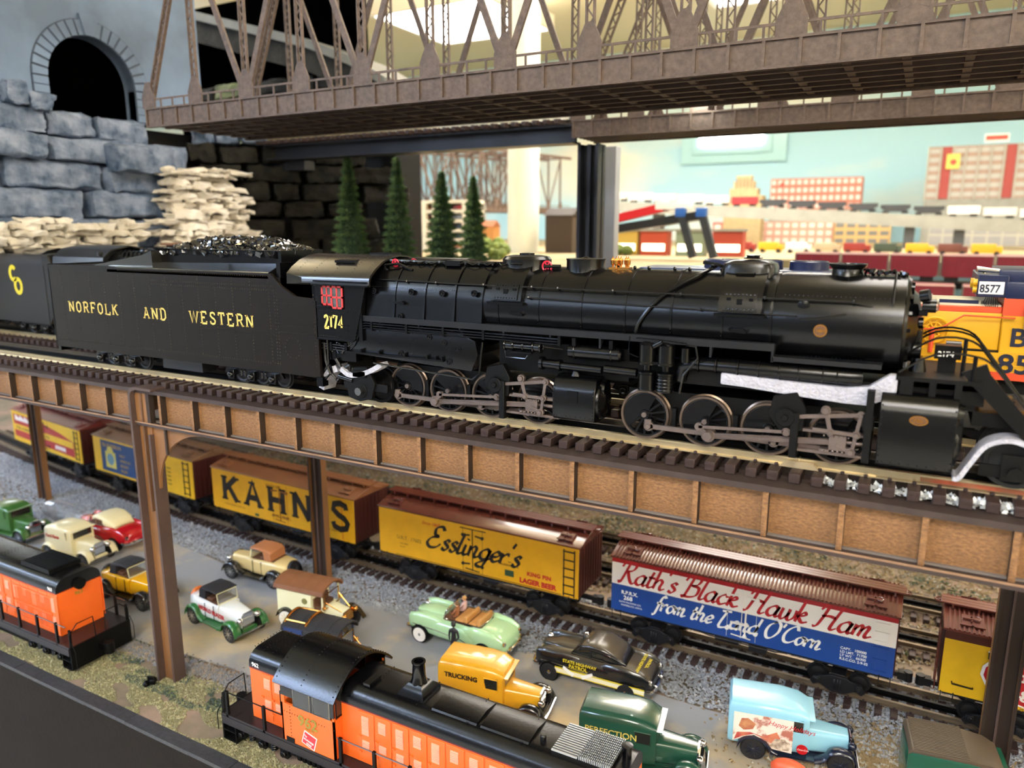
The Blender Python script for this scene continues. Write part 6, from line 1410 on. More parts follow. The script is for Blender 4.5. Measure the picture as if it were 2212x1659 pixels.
# ------------------------------------------------------------------ two orange and black diesels on the front edge
ORG = mat('diesel_orange', '#e0621c', .4, 0, .04, 40); DBL = mat('hood_black', '#08080a', .26, spec=.5, bump=.05, bs=500)
MRN = mat('maroon_line', '#6b1620', .4); PNK = mat('louvre_pink', '#e39a80', .5)
def hood_prof(w_, zs, zt, r=.75):
    return [(-w_, zs)] + [(-w_ + r * (1 - cos(a)), zt - r + r * sin(a) * .9) for a in [i * pi / 12 for i in range(7)]] + [(w_ - r * (1 - sin(a)), zt - r + r * cos(a) * .9) for a in [i * pi / 12 for i in range(7)]] + [(w_, zs)]
def diesel_truck(t, x):
    f = MB()
    for s in (-1, 1):
        y0 = s * 2.5
        f.ext([(-3.4, 1.2), (-3.2, 2.0), (-1.2, 2.1), (-1, 2.4), (1, 2.4), (1.2, 2.1), (3.2, 2.0), (3.4, 1.2), (2.6, 1.1), (1.6, 1.5), (.8, .9), (-.8, .9), (-1.6, 1.5), (-2.6, 1.1)], 'y', y0 - .15, y0 + .15)
        for k in (-2.4, 0, 2.4): f.cb(k, y0 + s * .1, 1.25, .8, .45, .9).cyl((k, y0 + s * .3, 1.2), (k, y0 + s * .5, 1.2), .28, n=8)
        for k in (-1.2, 1.2):
            for q in range(5): f.cyl((k, y0 + s * .12, 1.0 + .18 * q), (k, y0 + s * .12, 1.1 + .18 * q), .28, n=10)
        f.cyl((-1.6, y0 + s * .2, 2.3), (-.4, y0 + s * .2, 2.3), .22, n=10)
    f.box(-2.8, 2.8, -2.4, 2.4, 1.4, 2.2)
    o = obj('truck', f, GLB, t, (x, 0, 0), bev=.03)
    for k in (-2.4, 0, 2.4): obj('wheelset', WHM, None, o, (k, 0, .97))
def diesel(label, at, rz, num, L1, cabx, shx):
    """origin = centre of cab at ground; long hood towards +X to L1, short hood to -shx"""
    t = thing('diesel_locomotive', label, 'locomotive', at, rz)
    zd = 2.9; zt = 8.85; zo = 7.45; w_ = 2.25
    x0, x1 = -shx, L1; c0, c1 = cabx
    # orange sides and black rounded tops of both hoods
    for nm, a, b in (('short_hood', x0, c0), ('long_hood', c1, x1)):
        obj(nm, MB().box(a, b, -w_, w_, zd, zo), ORG, t, bev=.05, label='orange lower hood')
        obj(nm + '_top', MB().ext(hood_prof(w_ + .02, zo, zt, 1.2), 'x', a - .02, b + .02), DBL, t, label='black rounded hood top')
        obj('maroon_stripe', MB().box(a, b, -w_ - .03, w_ + .03, zo - .1, zo), MRN, t)
    obj('deck', MB().box(x0 - 2.6, x1 + 2.6, -3.15, 3.15, zd - .35, zd).box(x0 - 2.6, x1 + 2.6, -3.2, -3.05, zd - .9, zd - .2).box(x0 - 2.6, x1 + 2.6, 3.05, 3.2, zd - .9, zd - .2), mat('deck_black', '#1d1719', .4, 0, .15, 30), t)
    # cab with window openings framed as parts
    cz = 8.1; cw = 3.1
    cab = MB()
    for s in (-1, 1):
        y0, y1 = (-cw, -cw + .15) if s < 0 else (cw - .15, cw)
        cab.box(c0, c1, y0, y1, zd - .6, 6.15).box(c0, c0 + .35, y0, y1, 6.15, cz + .2)
    for x in (c0, c1 - .15): cab.box(x, x + .15, -cw, cw, zd, 6.15).box(x, x + .15, -1.2, 1.2, 6.15, cz + .4)
    cab.box(c1 - .15, c1 + .0, -cw, -2.9, 6.15, cz).box(c1 - .15, c1, 2.9, cw, 6.15, cz)
    obj('cab', cab, ORG, t)
    for s in (-1, 1):
        cb2 = MB()
        y0, y1 = (-cw - .01, -cw + .15) if s < 0 else (cw - .15, cw + .01)
        cb2.box(c0 - .01, c0 + 1.2, y0, y1, 6.8, cz + .2).box(c1 - .35, c1 + .01, y0, y1, 6.4, cz + .2).box((c0 + c1) / 2 + .35, (c0 + c1) / 2 + .6, y0, y1, 6.15, cz + .2).box(c0, c1, y0, y1, 7.75, cz + .3)
        obj('cab_upper', cb2, DBL, t, label='black upper part of the cab side')
    for a, b in ((c0 + 1.25, (c0 + c1) / 2 + .35), ((c0 + c1) / 2 + .6, c1 - .35)):
        for s in (-1, 1):
            y = s * cw
            wf = obj('window_frame', MB().tube([(a + .05, y, 6.2), (b - .05, y, 6.2), (b - .05, y, 7.72), (a + .05, y, 7.72)], .07, 4, True), STEEL, t)
            obj('pane', MB().box(a + .05, b - .05, y - .03, y + .03, 6.2, 7.72), DGL, wf)
    for s in (-1, 1):
        wf = obj('window_frame', MB().tube([(c1 + .02, s * 1.4, 6.3), (c1 + .02, s * 2.85, 6.3), (c1 + .02, s * 2.85, 7.9), (c1 + .02, s * 1.4, 8.5)], .07, 4, True), BLKM, t)
        obj('pane', MB().ext([(s * 1.4, 6.3), (s * 2.85, 6.3), (s * 2.85, 7.9), (s * 1.4, 8.5)], 'x', c1 - .02, c1 + .02), DGL, wf)
    ra = [(-3.55 + 7.1 * i / 24, 8.0 + 2.0 * cos(pi / 2 * (-3.55 + 7.1 * i / 24) / 3.55) ** .85) for i in range(25)]
    obj('cab_roof', MB().loft([[(x, y, z) for y, z in ra] + [(x, y * .97, z - .14) for y, z in reversed(ra)] for x in (c0 - .35, c1 + .45)]), DBL, t)
    obj('cab_end', MB().loft([[(x, y * .97, z - .14) for y, z in ra[2:-2]] + [(x, 2.9, 8.0), (x, -2.9, 8.0)] for x in (c0, c0 + .1)]), DBL, t)
    rv = MB()
    for x in (c0 - .1, c0 + 2.4, c1 + .2):
        for y, z in ra[1:-1]: rv.sph((x, y, z + .02), .05, 5)
    for x in [x0 + 1.0 * k for k in range(int((c0 - x0)))] + [c1 + 2.2 + 4.2 * k for k in range(int((x1 - c1) / 4.2))]:
        for k in range(10): y = -1.5 + .33 * k; rv.sph((x, y, zt - .02 - .1 * max(0, abs(y) - 1.2)), .05, 5)
    for k in range(18):
        rv.sph((c0 + .3 + .27 * k if k < 16 else c1, -cw - .01, 5.45), .04, 5); rv.sph((c0 + .9, -cw - .01, 2.9 + .28 * k if k < 12 else 3), .04, 5)
    obj('rivets', rv, DBL, t, kind='stuff')
    # doors with louvres on the hood sides
    for s in (-1, 1):
        y = s * (w_ + .02)
        dx = []; x = x0 + 1.3
        while x < c0 - .9: dx.append(x); x += 1.15
        x = c1 + 1.7
        while x < x1 - .8: dx.append(x); x += 1.55
        for i, x in enumerate(dx):
            d = obj('hood_door', MB().box(x - .02, x + 1.4 if x > c1 else x + 1.05, min(y, y + s * .05), max(y, y + s * .05), zd + .3, zo - .2), ORG, t, bev=.02)
            for z in ((6.0, 6.9), (4.4, 5.0)) if i % 2 or x < 0 else ((5.4, 6.9), (4.3, 4.9)):
                l = MB()
                n = int((z[1] - z[0]) / .13)
                for q in range(n): l.box(x + .3, x + .95, y + s * .03, y + s * .1, z[0] + q * .13, z[0] + q * .13 + .09)
                l.box(x + .3, x + .95, min(y + s * .03, y + s * .06), max(y + s * .03, y + s * .06), z[0], z[1])
                obj('louvre', l, PNK, d, label='pinkish louvre panel')
            obj('latch', MB().cb(x + .1, y + s * .1, 5.2, .25, .1, .12).cb(x + .1, y + s * .1, 3.9, .25, .1, .12), ORG, d)
    # numbers, emblem
    txt('lettering', num, 1.25, mat('number_olive', '#8c7a2c', .5), t, (c0 + 1.7, -cw - .03, 4.75), .03, sx=1.05)
    txt('lettering', 'DRS-9B', .28, MC['number_olive'], t, (c0 + 2.4, -cw - .03, 4.5))
    em = [(2.3, 4.45), (3.55, 4.1), (3.2, 2.95), (1.95, 3.35)]; ec = (2.75, 3.7)
    e = obj('emblem', MB().ext([(c0 + x, z) for x, z in em], 'y', -cw - .03, -cw), WHITE, t, label='red tilted rectangular emblem')
    obj('emblem_field', MB().ext([(c0 + ec[0] + (x - ec[0]) * .9, ec[1] + (z - ec[1]) * .88) for x, z in em], 'y', -cw - .04, -cw - .02), mat('emblem_red', '#cc2b36', .4), e)
    for q, (w3, dx, dz) in enumerate((('The', -.5, .28), ('MILWAUKEE', -.56, .0), ('ROAD', -.3, -.36))):
        o = txt('lettering', w3, .22, WHITE, e, (c0 + ec[0] + dx, -cw - .05, ec[1] + dz), .003, sx=.82); o.rotation_euler = (0, R(16), 0)
    txt('lettering', num, .5, WHITE, t, (x0 + .35, -w_ - .06, 7.6), .01)
    obj('vent', MB().box(c0 + .4, c0 + 1.2, -cw - .05, -cw, 2.9, 3.3), BLKM, t)
    # end pilot, steps, hand rails
    for s, xe in ((-1, x0 - 2.6), (1, x1 + 2.6)):
        p = MB().box(min(xe, xe + s * .15), max(xe, xe + s * .15), -3.1, 3.1, .5, zd)
        for y in (-3.1, 2.3):
            for k in range(3): p.box(min(xe - s * 1.3, xe), max(xe - s * 1.3, xe), y, y + .8, .45 + .85 * k, .55 + .85 * k)
            p.box(min(xe - s * 1.4, xe - s * 1.3), max(xe - s * 1.4, xe - s * 1.3), y, y + .8, .4, zd)
        p.box(min(xe, xe + s * 1.2), max(xe, xe + s * 1.2), -.35, .35, 1.4, 2.1).cyl((xe + s * 1.3, 0, 1.2), (xe + s * 1.3, 0, 2.3), .45, n=10)
        obj('pilot', p, BLKM, t)
        h = MB()
        for y in (-1, 1): h.tube([(xe + s * .1, y * 3.0, zd), (xe + s * .1, y * 3.0, 4.2), (xe + s * .1, y * 2.2, 5.0), (xe + s * .1, y * .6, 5.0), (xe + s * .1, y * .5, zd)], .055, 5).tube([(xe + s * .8, y * 3, 1), (xe + s * .8, y * 3, 2.6), (xe + s * .3, y * 3, 3.4)], .04, 4)
        h.tube([(xe, 2.9, 4.6), (xe, 2.9, zd)], .14, 6).tube([(xe, -2.9, 4.6), (xe, -2.9, zd)], .14, 6)
        obj('end_rail', h, BLKM, t)
    for s in (-1, 1):
        for a, b in ((x0 - 2.3, c0 - .1), (c1 + .2, x1 + 2.3)):
            h = MB().tube([(a, s * 3.05, 4.9), (b, s * 3.05, 4.9)] + ([(b, s * 3.05, 7.0)] if b < 0 else []), .055, 5)
            obj('hand_rail', h, STEEL if a > 0 else BLKM, t)
            n = max(2, int((b - a) / 2.9)); 
            for k in range(n): x = a + .3 + (b - a - .6) * k / max(1, n - 1 + .4); obj('stanchion', MB().box(x - .12, x + .12, s * 3.05 - .1, s * 3.05 + .1, zd - .6, 5.0), BLKM, t)
    diesel_truck(t, x0 + 1.4); diesel_truck(t, min(x1 - 2, 24))
    u = MB().box(x0 + 5, x1 - 5, -2.6, 2.6, 1.0, 2.5)
    for k in range(5): u.box(x0 + 5.2 + .5 * k, x0 + 5.5 + .5 * k, -2.75, -2.6, 1.1, 2.2)
    obj('underframe', u, BLKM, t); return t
d1 = diesel('orange and black toy diesel numbered 962 at the bottom centre', (-37.6, 40.1, -42), 0, '962', 24.5, (-2.7, 2.6), 6.9)
# exhaust stack, hatches, fan grille on the long hood
k = MB().loft([[(a, b, z) for a, b in ((-r, -r), (r, -r), (r, r), (-r, r))] for r, z in ((1.15, 8.3), (1.1, 8.7), (.55, 9.3))]).rev([(.75, 0), (.5, .9), (.45, 1.9), (.52, 2.0), (.52, 2.1), (.36, 2.1), (.34, 1.0), (0, 1.0)], (0, 0, 8.8), 'z', 20)
obj('exhaust_stack', k.mv(8.2, 0, .25), GLB, d1)
for a, b in ((10.2, 13.9), (14.2, 17.9)): obj('roof_hatch', MB().loft([[(x, y, zt_) for y, zt_ in ((-1.75, 8.3), (-1.3, 8.8), (0, 9.0), (1.3, 8.8), (1.75, 8.3), (0, 8.5))] for x in (a, b)]), DBL, d1)
obj('roof_hatch', MB().box(4.2, 4.8, -1.5, -.1, 8.8, 9.0).box(6.3, 10, -2.05, -1.95, 8.15, 8.25), DBL, d1)
f = MB().box(19.6, 23.6, -1.5, 1.5, 8.6, 9.0); obj('fan_housing', f, BLKM, d1)
GR = mat('grille_metal', '#b9bec2', .3, .8)
f = MB()
for q in range(14): f.box(19.6, 21.4, -1.5 + .22 * q, -1.4 + .22 * q, 9.0, 9.1)
for q in range(14):
    for r_ in range(18): f.box(21.5 + .12 * r_, 21.56 + .12 * r_, -1.5 + .22 * q, -1.4 + .22 * q, 9.0, 9.25)
obj('fan_grille', f, GR, d1, kind='stuff')
obj('lifting_eye', MB().rev([(.2, 0), (.2, .35), (.12, .45), (0, .46)], (18.6, -.6, 8.7), 'z', 12), DBL, d1); obj('sand_filler', MB().rev([(.3, 0), (.3, .8), (.38, .85), (.38, .95), (0, 1.0)], (24.0, .6, 8.6), 'z', 14), DBL, d1)
d2 = diesel('orange and black toy diesel numbered 963 at the left edge', (-94.5, 39.9, -42), 0, '963', 24.2, (-3.2, 2.6), 6.9)
r_ = MB().box(17.5, 22.3, -1.6, 1.6, 8.7, 9.1)
for q in range(13): r_.box(17.6, 22.2, -1.6 + .25 * q, -1.5 + .25 * q, 9.1, 9.18)
obj('radiator_cover', r_, BLKM, d2)
o = obj('end_lamp', MB().cyl((24.2, 0, 7.6), (24.55, 0, 7.6), .55, n=24).cyl((24.3, 0, 7.6), (24.6, 0, 7.6), .45, n=24), BLKM, d2)
txt('lettering', '963', .55, MC['number_olive'], d2, (24.25, -.5, 6.5), .01, face='right'); txt('lettering', '963', .5, WHITE, d2, (23.0, -2.32, 7.6), .01)
l = MB()
for q in range(26): l.box(17.2 + .24 * q, 17.32 + .24 * q, -2.4, -2.3, 3.6, 6.7)
l.box(17.0, 23.4, -2.42, -2.3, 5.1, 5.2).box(17.0, 23.4, -2.38, -2.28, 3.4, 3.55).box(17.0, 23.4, -2.38, -2.28, 6.75, 6.9)
obj('side_louvre', l, ORG, d2, kind='stuff')
# ------------------------------------------------------------------ second track: yellow diesel, blue diesel behind, other black steam train at left
YD = mat('diesel_yellow', '#dca618', .4); ORR = mat('diesel_orange_red', '#d9502c', .4); NV = mat('diesel_navy', '#1c2444', .3); NVP = mat('navy_print', '#1b2038', .4); CRT = mat('nose_top_cream', '#cfc7ae', .5)
Y2 = 53.8; ZR = -12.63
yd = thing('diesel_locomotive', 'yellow and navy diesel numbered 8577 with a spoked wheel on its nose', 'locomotive', (0, Y2, 0))
obj('nose', MB().box(-.2, 4.3, -3.1, 3.1, -7.7, -4.75), YD, yd, bev=.12)
obj('nose_band', MB().box(-.25, 4.3, -3.12, 3.12, -4.85, -4.45), ORR, yd, bev=.08, label='orange red band along the nose top')
obj('nose_top', MB().box(-.2, 4.2, -2.9, 2.9, -4.5, -4.35).box(1.0, 3.2, -2.6, -1.2, -4.35, -4.15), CRT, yd)
obj('nose_top_hatch', MB().box(1.1, 3.1, -2.65, -2.55, -4.35, -4.15).cyl((.35, -2.2, -4.35), (.35, -2.2, -3.95), .22, .27, n=14), NV, yd)
obj('cab', MB().box(4.3, 12, -3.25, 3.25, -8.2, -3.6), YD, yd, bev=.06)
obj('cab_band', MB().box(4.28, 12, -3.27, 3.27, -4.9, -3.9), ORR, yd)
obj('cab_upper', MB().box(4.28, 12, -3.28, 3.28, -4.0, -3.0).box(3.9, 12, -3.0, 3.0, -3.2, -2.35), NV, yd, bev=.1, label='navy upper cab')
nb = obj('number_box', MB().box(2.9, 4.4, -3.2, 3.2, -3.9, -2.65), NV, yd, bev=.05); obj('number_plate', MB().box(2.98, 4.2, -3.24, -3.2, -3.72, -3.02), WHITE, nb); txt('lettering', '8577', .62, NVP, nb, (3.02, -3.26, -3.62), .015, sx=.8)
obj('horn', MB().cyl((2.8, -2.6, -2.35), (3.9, -2.6, -2.45), .18, .1, n=10).cyl((2.8, -2.2, -2.35), (4.0, -2.2, -2.45), .16, .1, n=10).cyl((3.2, -2.4, -2.6), (3.2, -2.4, -2.3), .1, n=8), CHR, yd)
obj('headlight', MB().cyl((2.7, -2.9, -3.1), (2.95, -2.9, -3.1), .2, n=12).cyl((2.7, -2.9, -3.5), (2.95, -2.9, -3.5), .2, n=12).cyl((2.7, 0, -3.3), (2.95, 0, -3.3), .3, n=12), YD, yd)
cbls = MB()
for q in range(7): cbls.tube([(3.4 + .09 * q, -3.1, -3.9), (3.3 + .12 * q, -3.1, -4.2 - .03 * q), (3.5 + .08 * q, -3.0, -4.5)], .025, 4)
obj('cable', cbls, BLKM, yd, kind='stuff')
wl = MB().ring((1.0, -3.42, -5.9), 'y', .72, .07, 32, 6).ring((1.0, -3.3, -5.9), 'y', .42, .05, 24, 5)
for q in range(9): a = 2 * pi * q / 9; wl.bar((1 + .2 * cos(a), -3.3, -5.9 + .2 * sin(a)), (1 + .72 * cos(a), -3.3, -5.9 + .72 * sin(a)), .09, .07)
wl.cyl((1, -3.15, -5.9), (1, -3.4, -5.9), .22, n=14)
obj('brake_wheel', wl, YD, yd, label='yellow spoked brake wheel')
hr = MB().tube([(-.6, -3.6, -7.7), (-.6, -3.6, -5.85), (1.2, -3.6, -5.85), (2.4, -3.6, -4.95), (4.9, -3.5, -5.0)], .05, 6).tube([(.9, -3.6, -5.9), (.9, -3.6, -7.2)], .13, 8).sph((.9, -3.6, -5.85), .17, 8)
obj('hand_rail', hr, ORR, yd, label='orange red handrail')
obj('side_sill', MB().box(-1.6, 12, -3.5, 3.5, -8.1, -7.0).box(-1.0, 12, -3.56, -3.5, -7.45, -7.4).box(2.0, 12, -3.56, -3.5, -7.75, -7.7), YD, yd)
obj('walkway', MB().box(2.0, 4.3, -3.5, -3.1, -7.0, -6.9), BLKM, yd)
obj('long_hood', MB().box(12, 44, -2.4, 2.4, -7.0, -4.2), YD, yd, bev=.1); obj('long_hood_top', MB().box(12, 44, -2.42, 2.42, -4.2, -2.6), NV, yd, bev=.2); obj('long_sill', MB().box(12, 45, -3.5, 3.5, -8.1, -7.0), YD, yd); obj('long_sill_band', MB().box(12, 45, -3.52, 3.52, -8.55, -8.1), ORR, yd); obj('fuel_tank', MB().box(14, 30, -3, 3, -11.6, -8.55), BLKM, yd); truck3(yd, 38, ZR)
obj('sill_band', MB().box(-1.6, 12, -3.54, 3.54, -8.55, -8.1), ORR, yd, label='orange red band under the yellow sill')
obj('underbody', MB().box(-1.6, 12, -3.0, 3.0, -11.8, -8.55), BLKM, yd)
txt('lettering', 'B', 1.45, NVP, yd, (4.75, -3.3, -6.6), .03, sx=1.05); txt('lettering', '8577', 1.5, NVP, yd, (4.3, -3.58, -8.1), .03, sx=1.1)
obj('mirror', MB().box(5.3, 6.0, -3.9, -3.7, -5.6, -4.2), mat('mirror_grey', '#b8b4ba', .3, .3), yd, bev=.04)
obj('coupler', MB().box(-3.2, -1.6, -.4, .4, -11.2, -10.4), BLKM, yd); obj('snow_plow', MB().ext([(-2.4, -8.6), (-1.5, -8.2), (-1.5, -11.6), (-2.2, -11.8)], 'y', -2.8, 2.8), BLKM, yd)
tr_ = MB().box(.2, 9, -3.2, -2.9, -11.6, -10.8).box(.2, 9, -3.1, -3.0, -10.8, -9.4)
for q in range(4): tr_.cyl((1.5 + 2.4 * q, -3.3, -11.3), (1.5 + 2.4 * q, -3.1, -11.3), .4, n=12)
obj('truck', tr_, STEEL, yd)
obj('wheel', MB().cyl((1.5, -1.8, -11.55), (1.5, 1.8, -11.55), 1.05, n=20).cyl((3.9, -1.8, -11.55), (3.9, 1.8, -11.55), 1.05, n=20).cyl((6.3, -1.8, -11.55), (6.3, 1.8, -11.55), 1.05, n=20), WHL, yd, kind='stuff')
nd = thing('diesel_locomotive', 'navy blue diesel hood with round roof fans seen over the black boiler', 'locomotive', (0, Y2, 0))
obj('hood', MB().box(-19.5, -4.6, -2.3, 2.3, -7.5, -3.15).box(-17.8, -4.9, -1.9, 1.9, -3.2, -2.75), NV, nd, bev=.15)
obj('walkway', MB().box(-20, -4.3, -3.2, 3.2, -8.3, -7.5), NV, nd)
for x in (-12.3, -9.5, -6.6):
    o = obj('roof_fan', MB().rev([(1.25, 0), (1.25, .5), (1.12, .58), (1.12, .3), (0, .3)], (x, 0, -2.75), 'z', 28), NV, nd, label='round roof fan')
    g = MB()
    for q in range(8): g.bar((x - 1.1 * cos(pi * q / 8), -1.1 * sin(pi * q / 8), -2.2), (x + 1.1 * cos(pi * q / 8), 1.1 * sin(pi * q / 8), -2.2), .06, .05, (0, 0, 1))
    obj('fan_grille', g, CHR, o)
obj('underbody', MB().box(-19.5, -4.8, -2.8, 2.8, -11.2, -8.3), BLKM, nd); truck3(nd, -16, ZR); truck3(nd, -8, ZR)
# left-hand black tender with yellow monogram + cab and boiler beyond
t2 = thing('tender', 'dull black tender with yellow CO monogram at the left edge of the bridge', 'tender', (0, Y2, 0))
DT = mat('dull_black', '#1d1c1b', .5)
prf = [(-3.3, -11.0), (-3.3, -4.3), (-3.1, -3.6), (-2.6, -3.1), (0, -2.95), (2.6, -3.1), (3.1, -3.6), (3.3, -4.3), (3.3, -11.0)]
obj('tank', MB().ext(prf, 'x', -122, -88.0), DT, t2)
obj('tank_front', MB().ext([(-88.2, -11), (-88.2, -3.2), (-87.2, -3.2), (-86.6, -3.9), (-86.2, -5.4), (-85.9, -5.6), (-85.9, -7.6), (-86.5, -9.2), (-88.0, -11)], 'y', -3.25, -3.0), DT, t2)
obj('coal', MB().loft([[(x, y, -3.1 + z) for y, z in ((-2.3, 0), (-1.4, .45), (0, .7), (1.4, .45), (2.3, 0), (0, -.3))] for x in (-118, -90)]), MC['coal'], t2, kind='stuff')
CY = mat('monogram_yellow', '#d8c62c', .5)
mg = MB()
def ringz(cx, cz, r, a0, a1, w_, mb):
    P = [(cx + r * .8 * cos(a), cz + r * sin(a)) for a in [R(a0 + (a1 - a0) * i / 20) for i in range(21)]]; ribbon(mb, P, w_, th=.02)
ringz(-94.15, -5.3, .75, 40, 320, .5, mg); ringz(-93.35, -6.75, .8, 0, 360, .5, mg)
obj('monogram', mg, CY, t2, (0, -3.32, 0), label='yellow C and O monogram')
truck3(t2, -106, ZR); truck3(t2, -92, ZR)
s2 = thing('steam_locomotive', 'second black steam locomotive mostly hidden behind the gold-lettered tender', 'locomotive', (0, Y2, 0))
rr2 = [(-3.4, -4.3), (-3.2, -3.2), (-2.2, -2.35), (0, -1.95), (2.2, -2.35), (3.2, -3.2), (3.4, -4.3)]
obj('cab_roof', MB().loft([[(x, y, z) for y, z in rr2] + [(x, y * .95, z - .12) for y, z in reversed(rr2)] for x in (-86.0, -77.0)]), CABROOF, s2)
obj('cab', MB().box(-84.6, -78, -3.25, -3.1, -8.5, -5.6).box(-84.6, -83.6, -3.25, -3.1, -5.6, -4).box(-78.9, -78, -3.25, -3.1, -5.6, -4).box(-78.3, -78, -3, 3, -8.5, -2.6).box(-84.6, -78, 3.1, 3.25, -8.5, -4), DT, s2)
obj('window_frame', MB().tube([(-83.6, -3.2, -5.5), (-78.9, -3.2, -5.5), (-78.9, -3.2, -4.2), (-83.6, -3.2, -4.2)], .07, 5, True), STEEL, s2)
obj('boiler', MB().cyl((-78, 0, -5.1), (-33, 0, -5.1), 2.6, n=36), mat('boiler_black_far', '#1b1b1c', .25), s2)
pk = MB(); rn = random.Random(8)
for q in range(14): x = -77 + .7 * q; pk.tube([(x, -1.6, -3.2), (x + .4, -1.2, -2.5), (x + 1.1, -1.5, -2.7), (x + 1.3, -2.1, -3.8)], .12, 6)
for q in range(6): pk.rev([(.9, 0), (.8, .3), (.3, .5), (0, .5)], (-74 + 6.5 * q, 0, -2.7), 'z', 18)
obj('boiler_piping', pk, GLB, s2); obj('frame', MB().box(-84, -33, -2.4, 2.4, -11.4, -7.6), BLKM, s2)
cb3 = thing('caboose', 'small dark cab with a red window just above the tender', 'train car', (-78.5, 63.0, -13.2))
obj('body', MB().box(-6, 6, -2.8, 2.8, 1, 9.4), mat('caboose_dark', '#3a2a24', .5), cb3); obj('cupola', MB().box(-1.6, 1.7, -2.2, 2.2, 9.4, 11.1), BLKM, cb3); obj('roof', MB().box(-2.1, 2.2, -2.6, 2.6, 11.1, 11.35), MC['van_roof_brown'], cb3)
for x in (-1.3, .2): obj('window', MB().box(x, x + 1.2, -2.28, -2.2, 9.8, 10.9), mat('dull_red', '#8c2c2c', .5), cb3)
obj('truck', MB().box(-5, -2, -2, 2, 0, 1).box(2, 5, -2, 2, 0, 1), BLKM, cb3)
# ------------------------------------------------------------------ upper scenery level behind the viaduct
TER = mat('terrain_tan', '#a98f6c', .85, 0, c2='#7d7a58', vs=12, bump=.3, bs=60)
tv = thing('scenery_base', 'tan painted scenery board carrying the trees and buildings behind the bridge', 'scenery base', (0, 0, -8))
[obj('board', MB().box(*q, -2, .8), TER, tv) for q in ((-420, -110.8, 112, 414), (-97.8, -30, 112, 414), (-110.8, -97.8, 112, 193.2), (-110.8, -97.8, 206.8, 414))]; obj('board', MB().box(-30, 330, 182, 414, -2, .8), TER, tv); obj('lower_board', MB().box(-30, 60, 130, 182, -11, -9.5), TER, tv)
obj('bank', MB().ext([(93, -2), (93, 2.2), (112, 1.2), (112, -2)], 'x', -175, -58), TER, tv)
obj('leg', MB().box(-200, -190, 380, 390, -144, -2), FASC, tv); obj('leg', MB().box(200, 210, 380, 390, -144, -2), FASC, tv)
obj('back_board', MB().box(-215, 60, 127.5, 129, -34, -10.2), mat('back_dark', '#2d2a22', .9, 0, .3, 20), tv)
rb = random.Random(11)
def stone_mesh(name, m, sx, sy, sz, j=.12, seed=0, bev=.25, cuts=7, amp=.42):
    r = random.Random(seed); bm = bmesh.new(); bmesh.ops.create_cube(bm, size=2)
    bmesh.ops.subdivide_edges(bm, edges=bm.edges[:], cuts=cuts, use_grid_fill=True)
    k = {q: 1 - r.random() * j for q in ((a, b, c, d) for a in (-1, 1) for b in (-1, 1) for c in (-1, 1) for d in 'xyz')}
    off = Vector((r.uniform(-50, 50), r.uniform(-50, 50), r.uniform(-50, 50)))
    for v in bm.verts:
        q = (1 if v.co.x > 0 else -1, 1 if v.co.y > 0 else -1, 1 if v.co.z > 0 else -1)
        w3 = [sum(k[(a, b, c, d)] * (1 + a * v.co.x) * (1 + b * v.co.y) * (1 + c * v.co.z) / 8 for a in (-1, 1) for b in (-1, 1) for c in (-1, 1)) for d in 'xyz']
        p = Vector((v.co.x * sx / 2 * w3[0], v.co.y * sy / 2 * w3[1], v.co.z * sz / 2 * w3[2]))
        e = sum(abs(c) > .95 for c in v.co); sh = .94 if e >= 2 else 1
        nz_ = NS.noise_vector(p * .55 + off) * amp + NS.noise_vector(p * 1.7 + off) * amp * .55 + NS.noise_vector(p * 4.5 + off) * amp * .25
        v.co = (Vector((p.x * (sh if abs(v.co.x) > .95 else 1), p.y * (1 - (1 - sh) * .4), p.z * (sh if abs(v.co.z) > .95 else 1))) + nz_) * .01
    me = bpy.data.meshes.new(name); bm.to_mesh(me); bm.free(); me.materials.append(m)
    me.polygons.foreach_set('use_smooth', [True] * len(me.polygons)); me.set_sharp_from_angle(angle=R(32)); return me
BLS = mat('blue_grey_rock', '#344a66', .65, 0, c2='#7f8ca4', vs=45, bump=1.0, bs=130)
PLB = mat('blue_plaster', '#7389a8', .8, 0, c2='#54647a', vs=5, bump=.15, bs=60)
cl = thing('rock_cliff', 'blue grey layered rock cliff with an arched tunnel mouth at upper left', 'cliff', (-104, 0, 0), 0)
zb = [(-6, -3), (-3, 1.2), (1.2, 5.0), (5.0, 8.9), (8.9, 12.1), (12.1, 15.4)]
for ri, (z0, z1) in enumerate(zb):
    y = 44 - rb.random() * 8; yend = {5: 77, 4: 81.5, 3: 86, 2: 88, 1: 89, 0: 90}[ri]
    while y < yend:
        l = min(rb.uniform(7, 17), yend + 1 - y); 
        if l < 2: break
        dx = rb.uniform(-.8, .9) + (1.2 if ri == 4 else 0) + (ri < 3) * .5
        obj('stone', stone_mesh('stone', BLS, 7 + rb.random(), l * .99, (z1 - z0) * 1.02, .1, rb.randint(0, 999), .2), None, cl, (-3.5 + dx, y + l / 2, (z0 + z1) / 2))
        y += l
obj('core', MB().box(-40, -4, 36, 92, -6, 14.8), BLKM, cl)
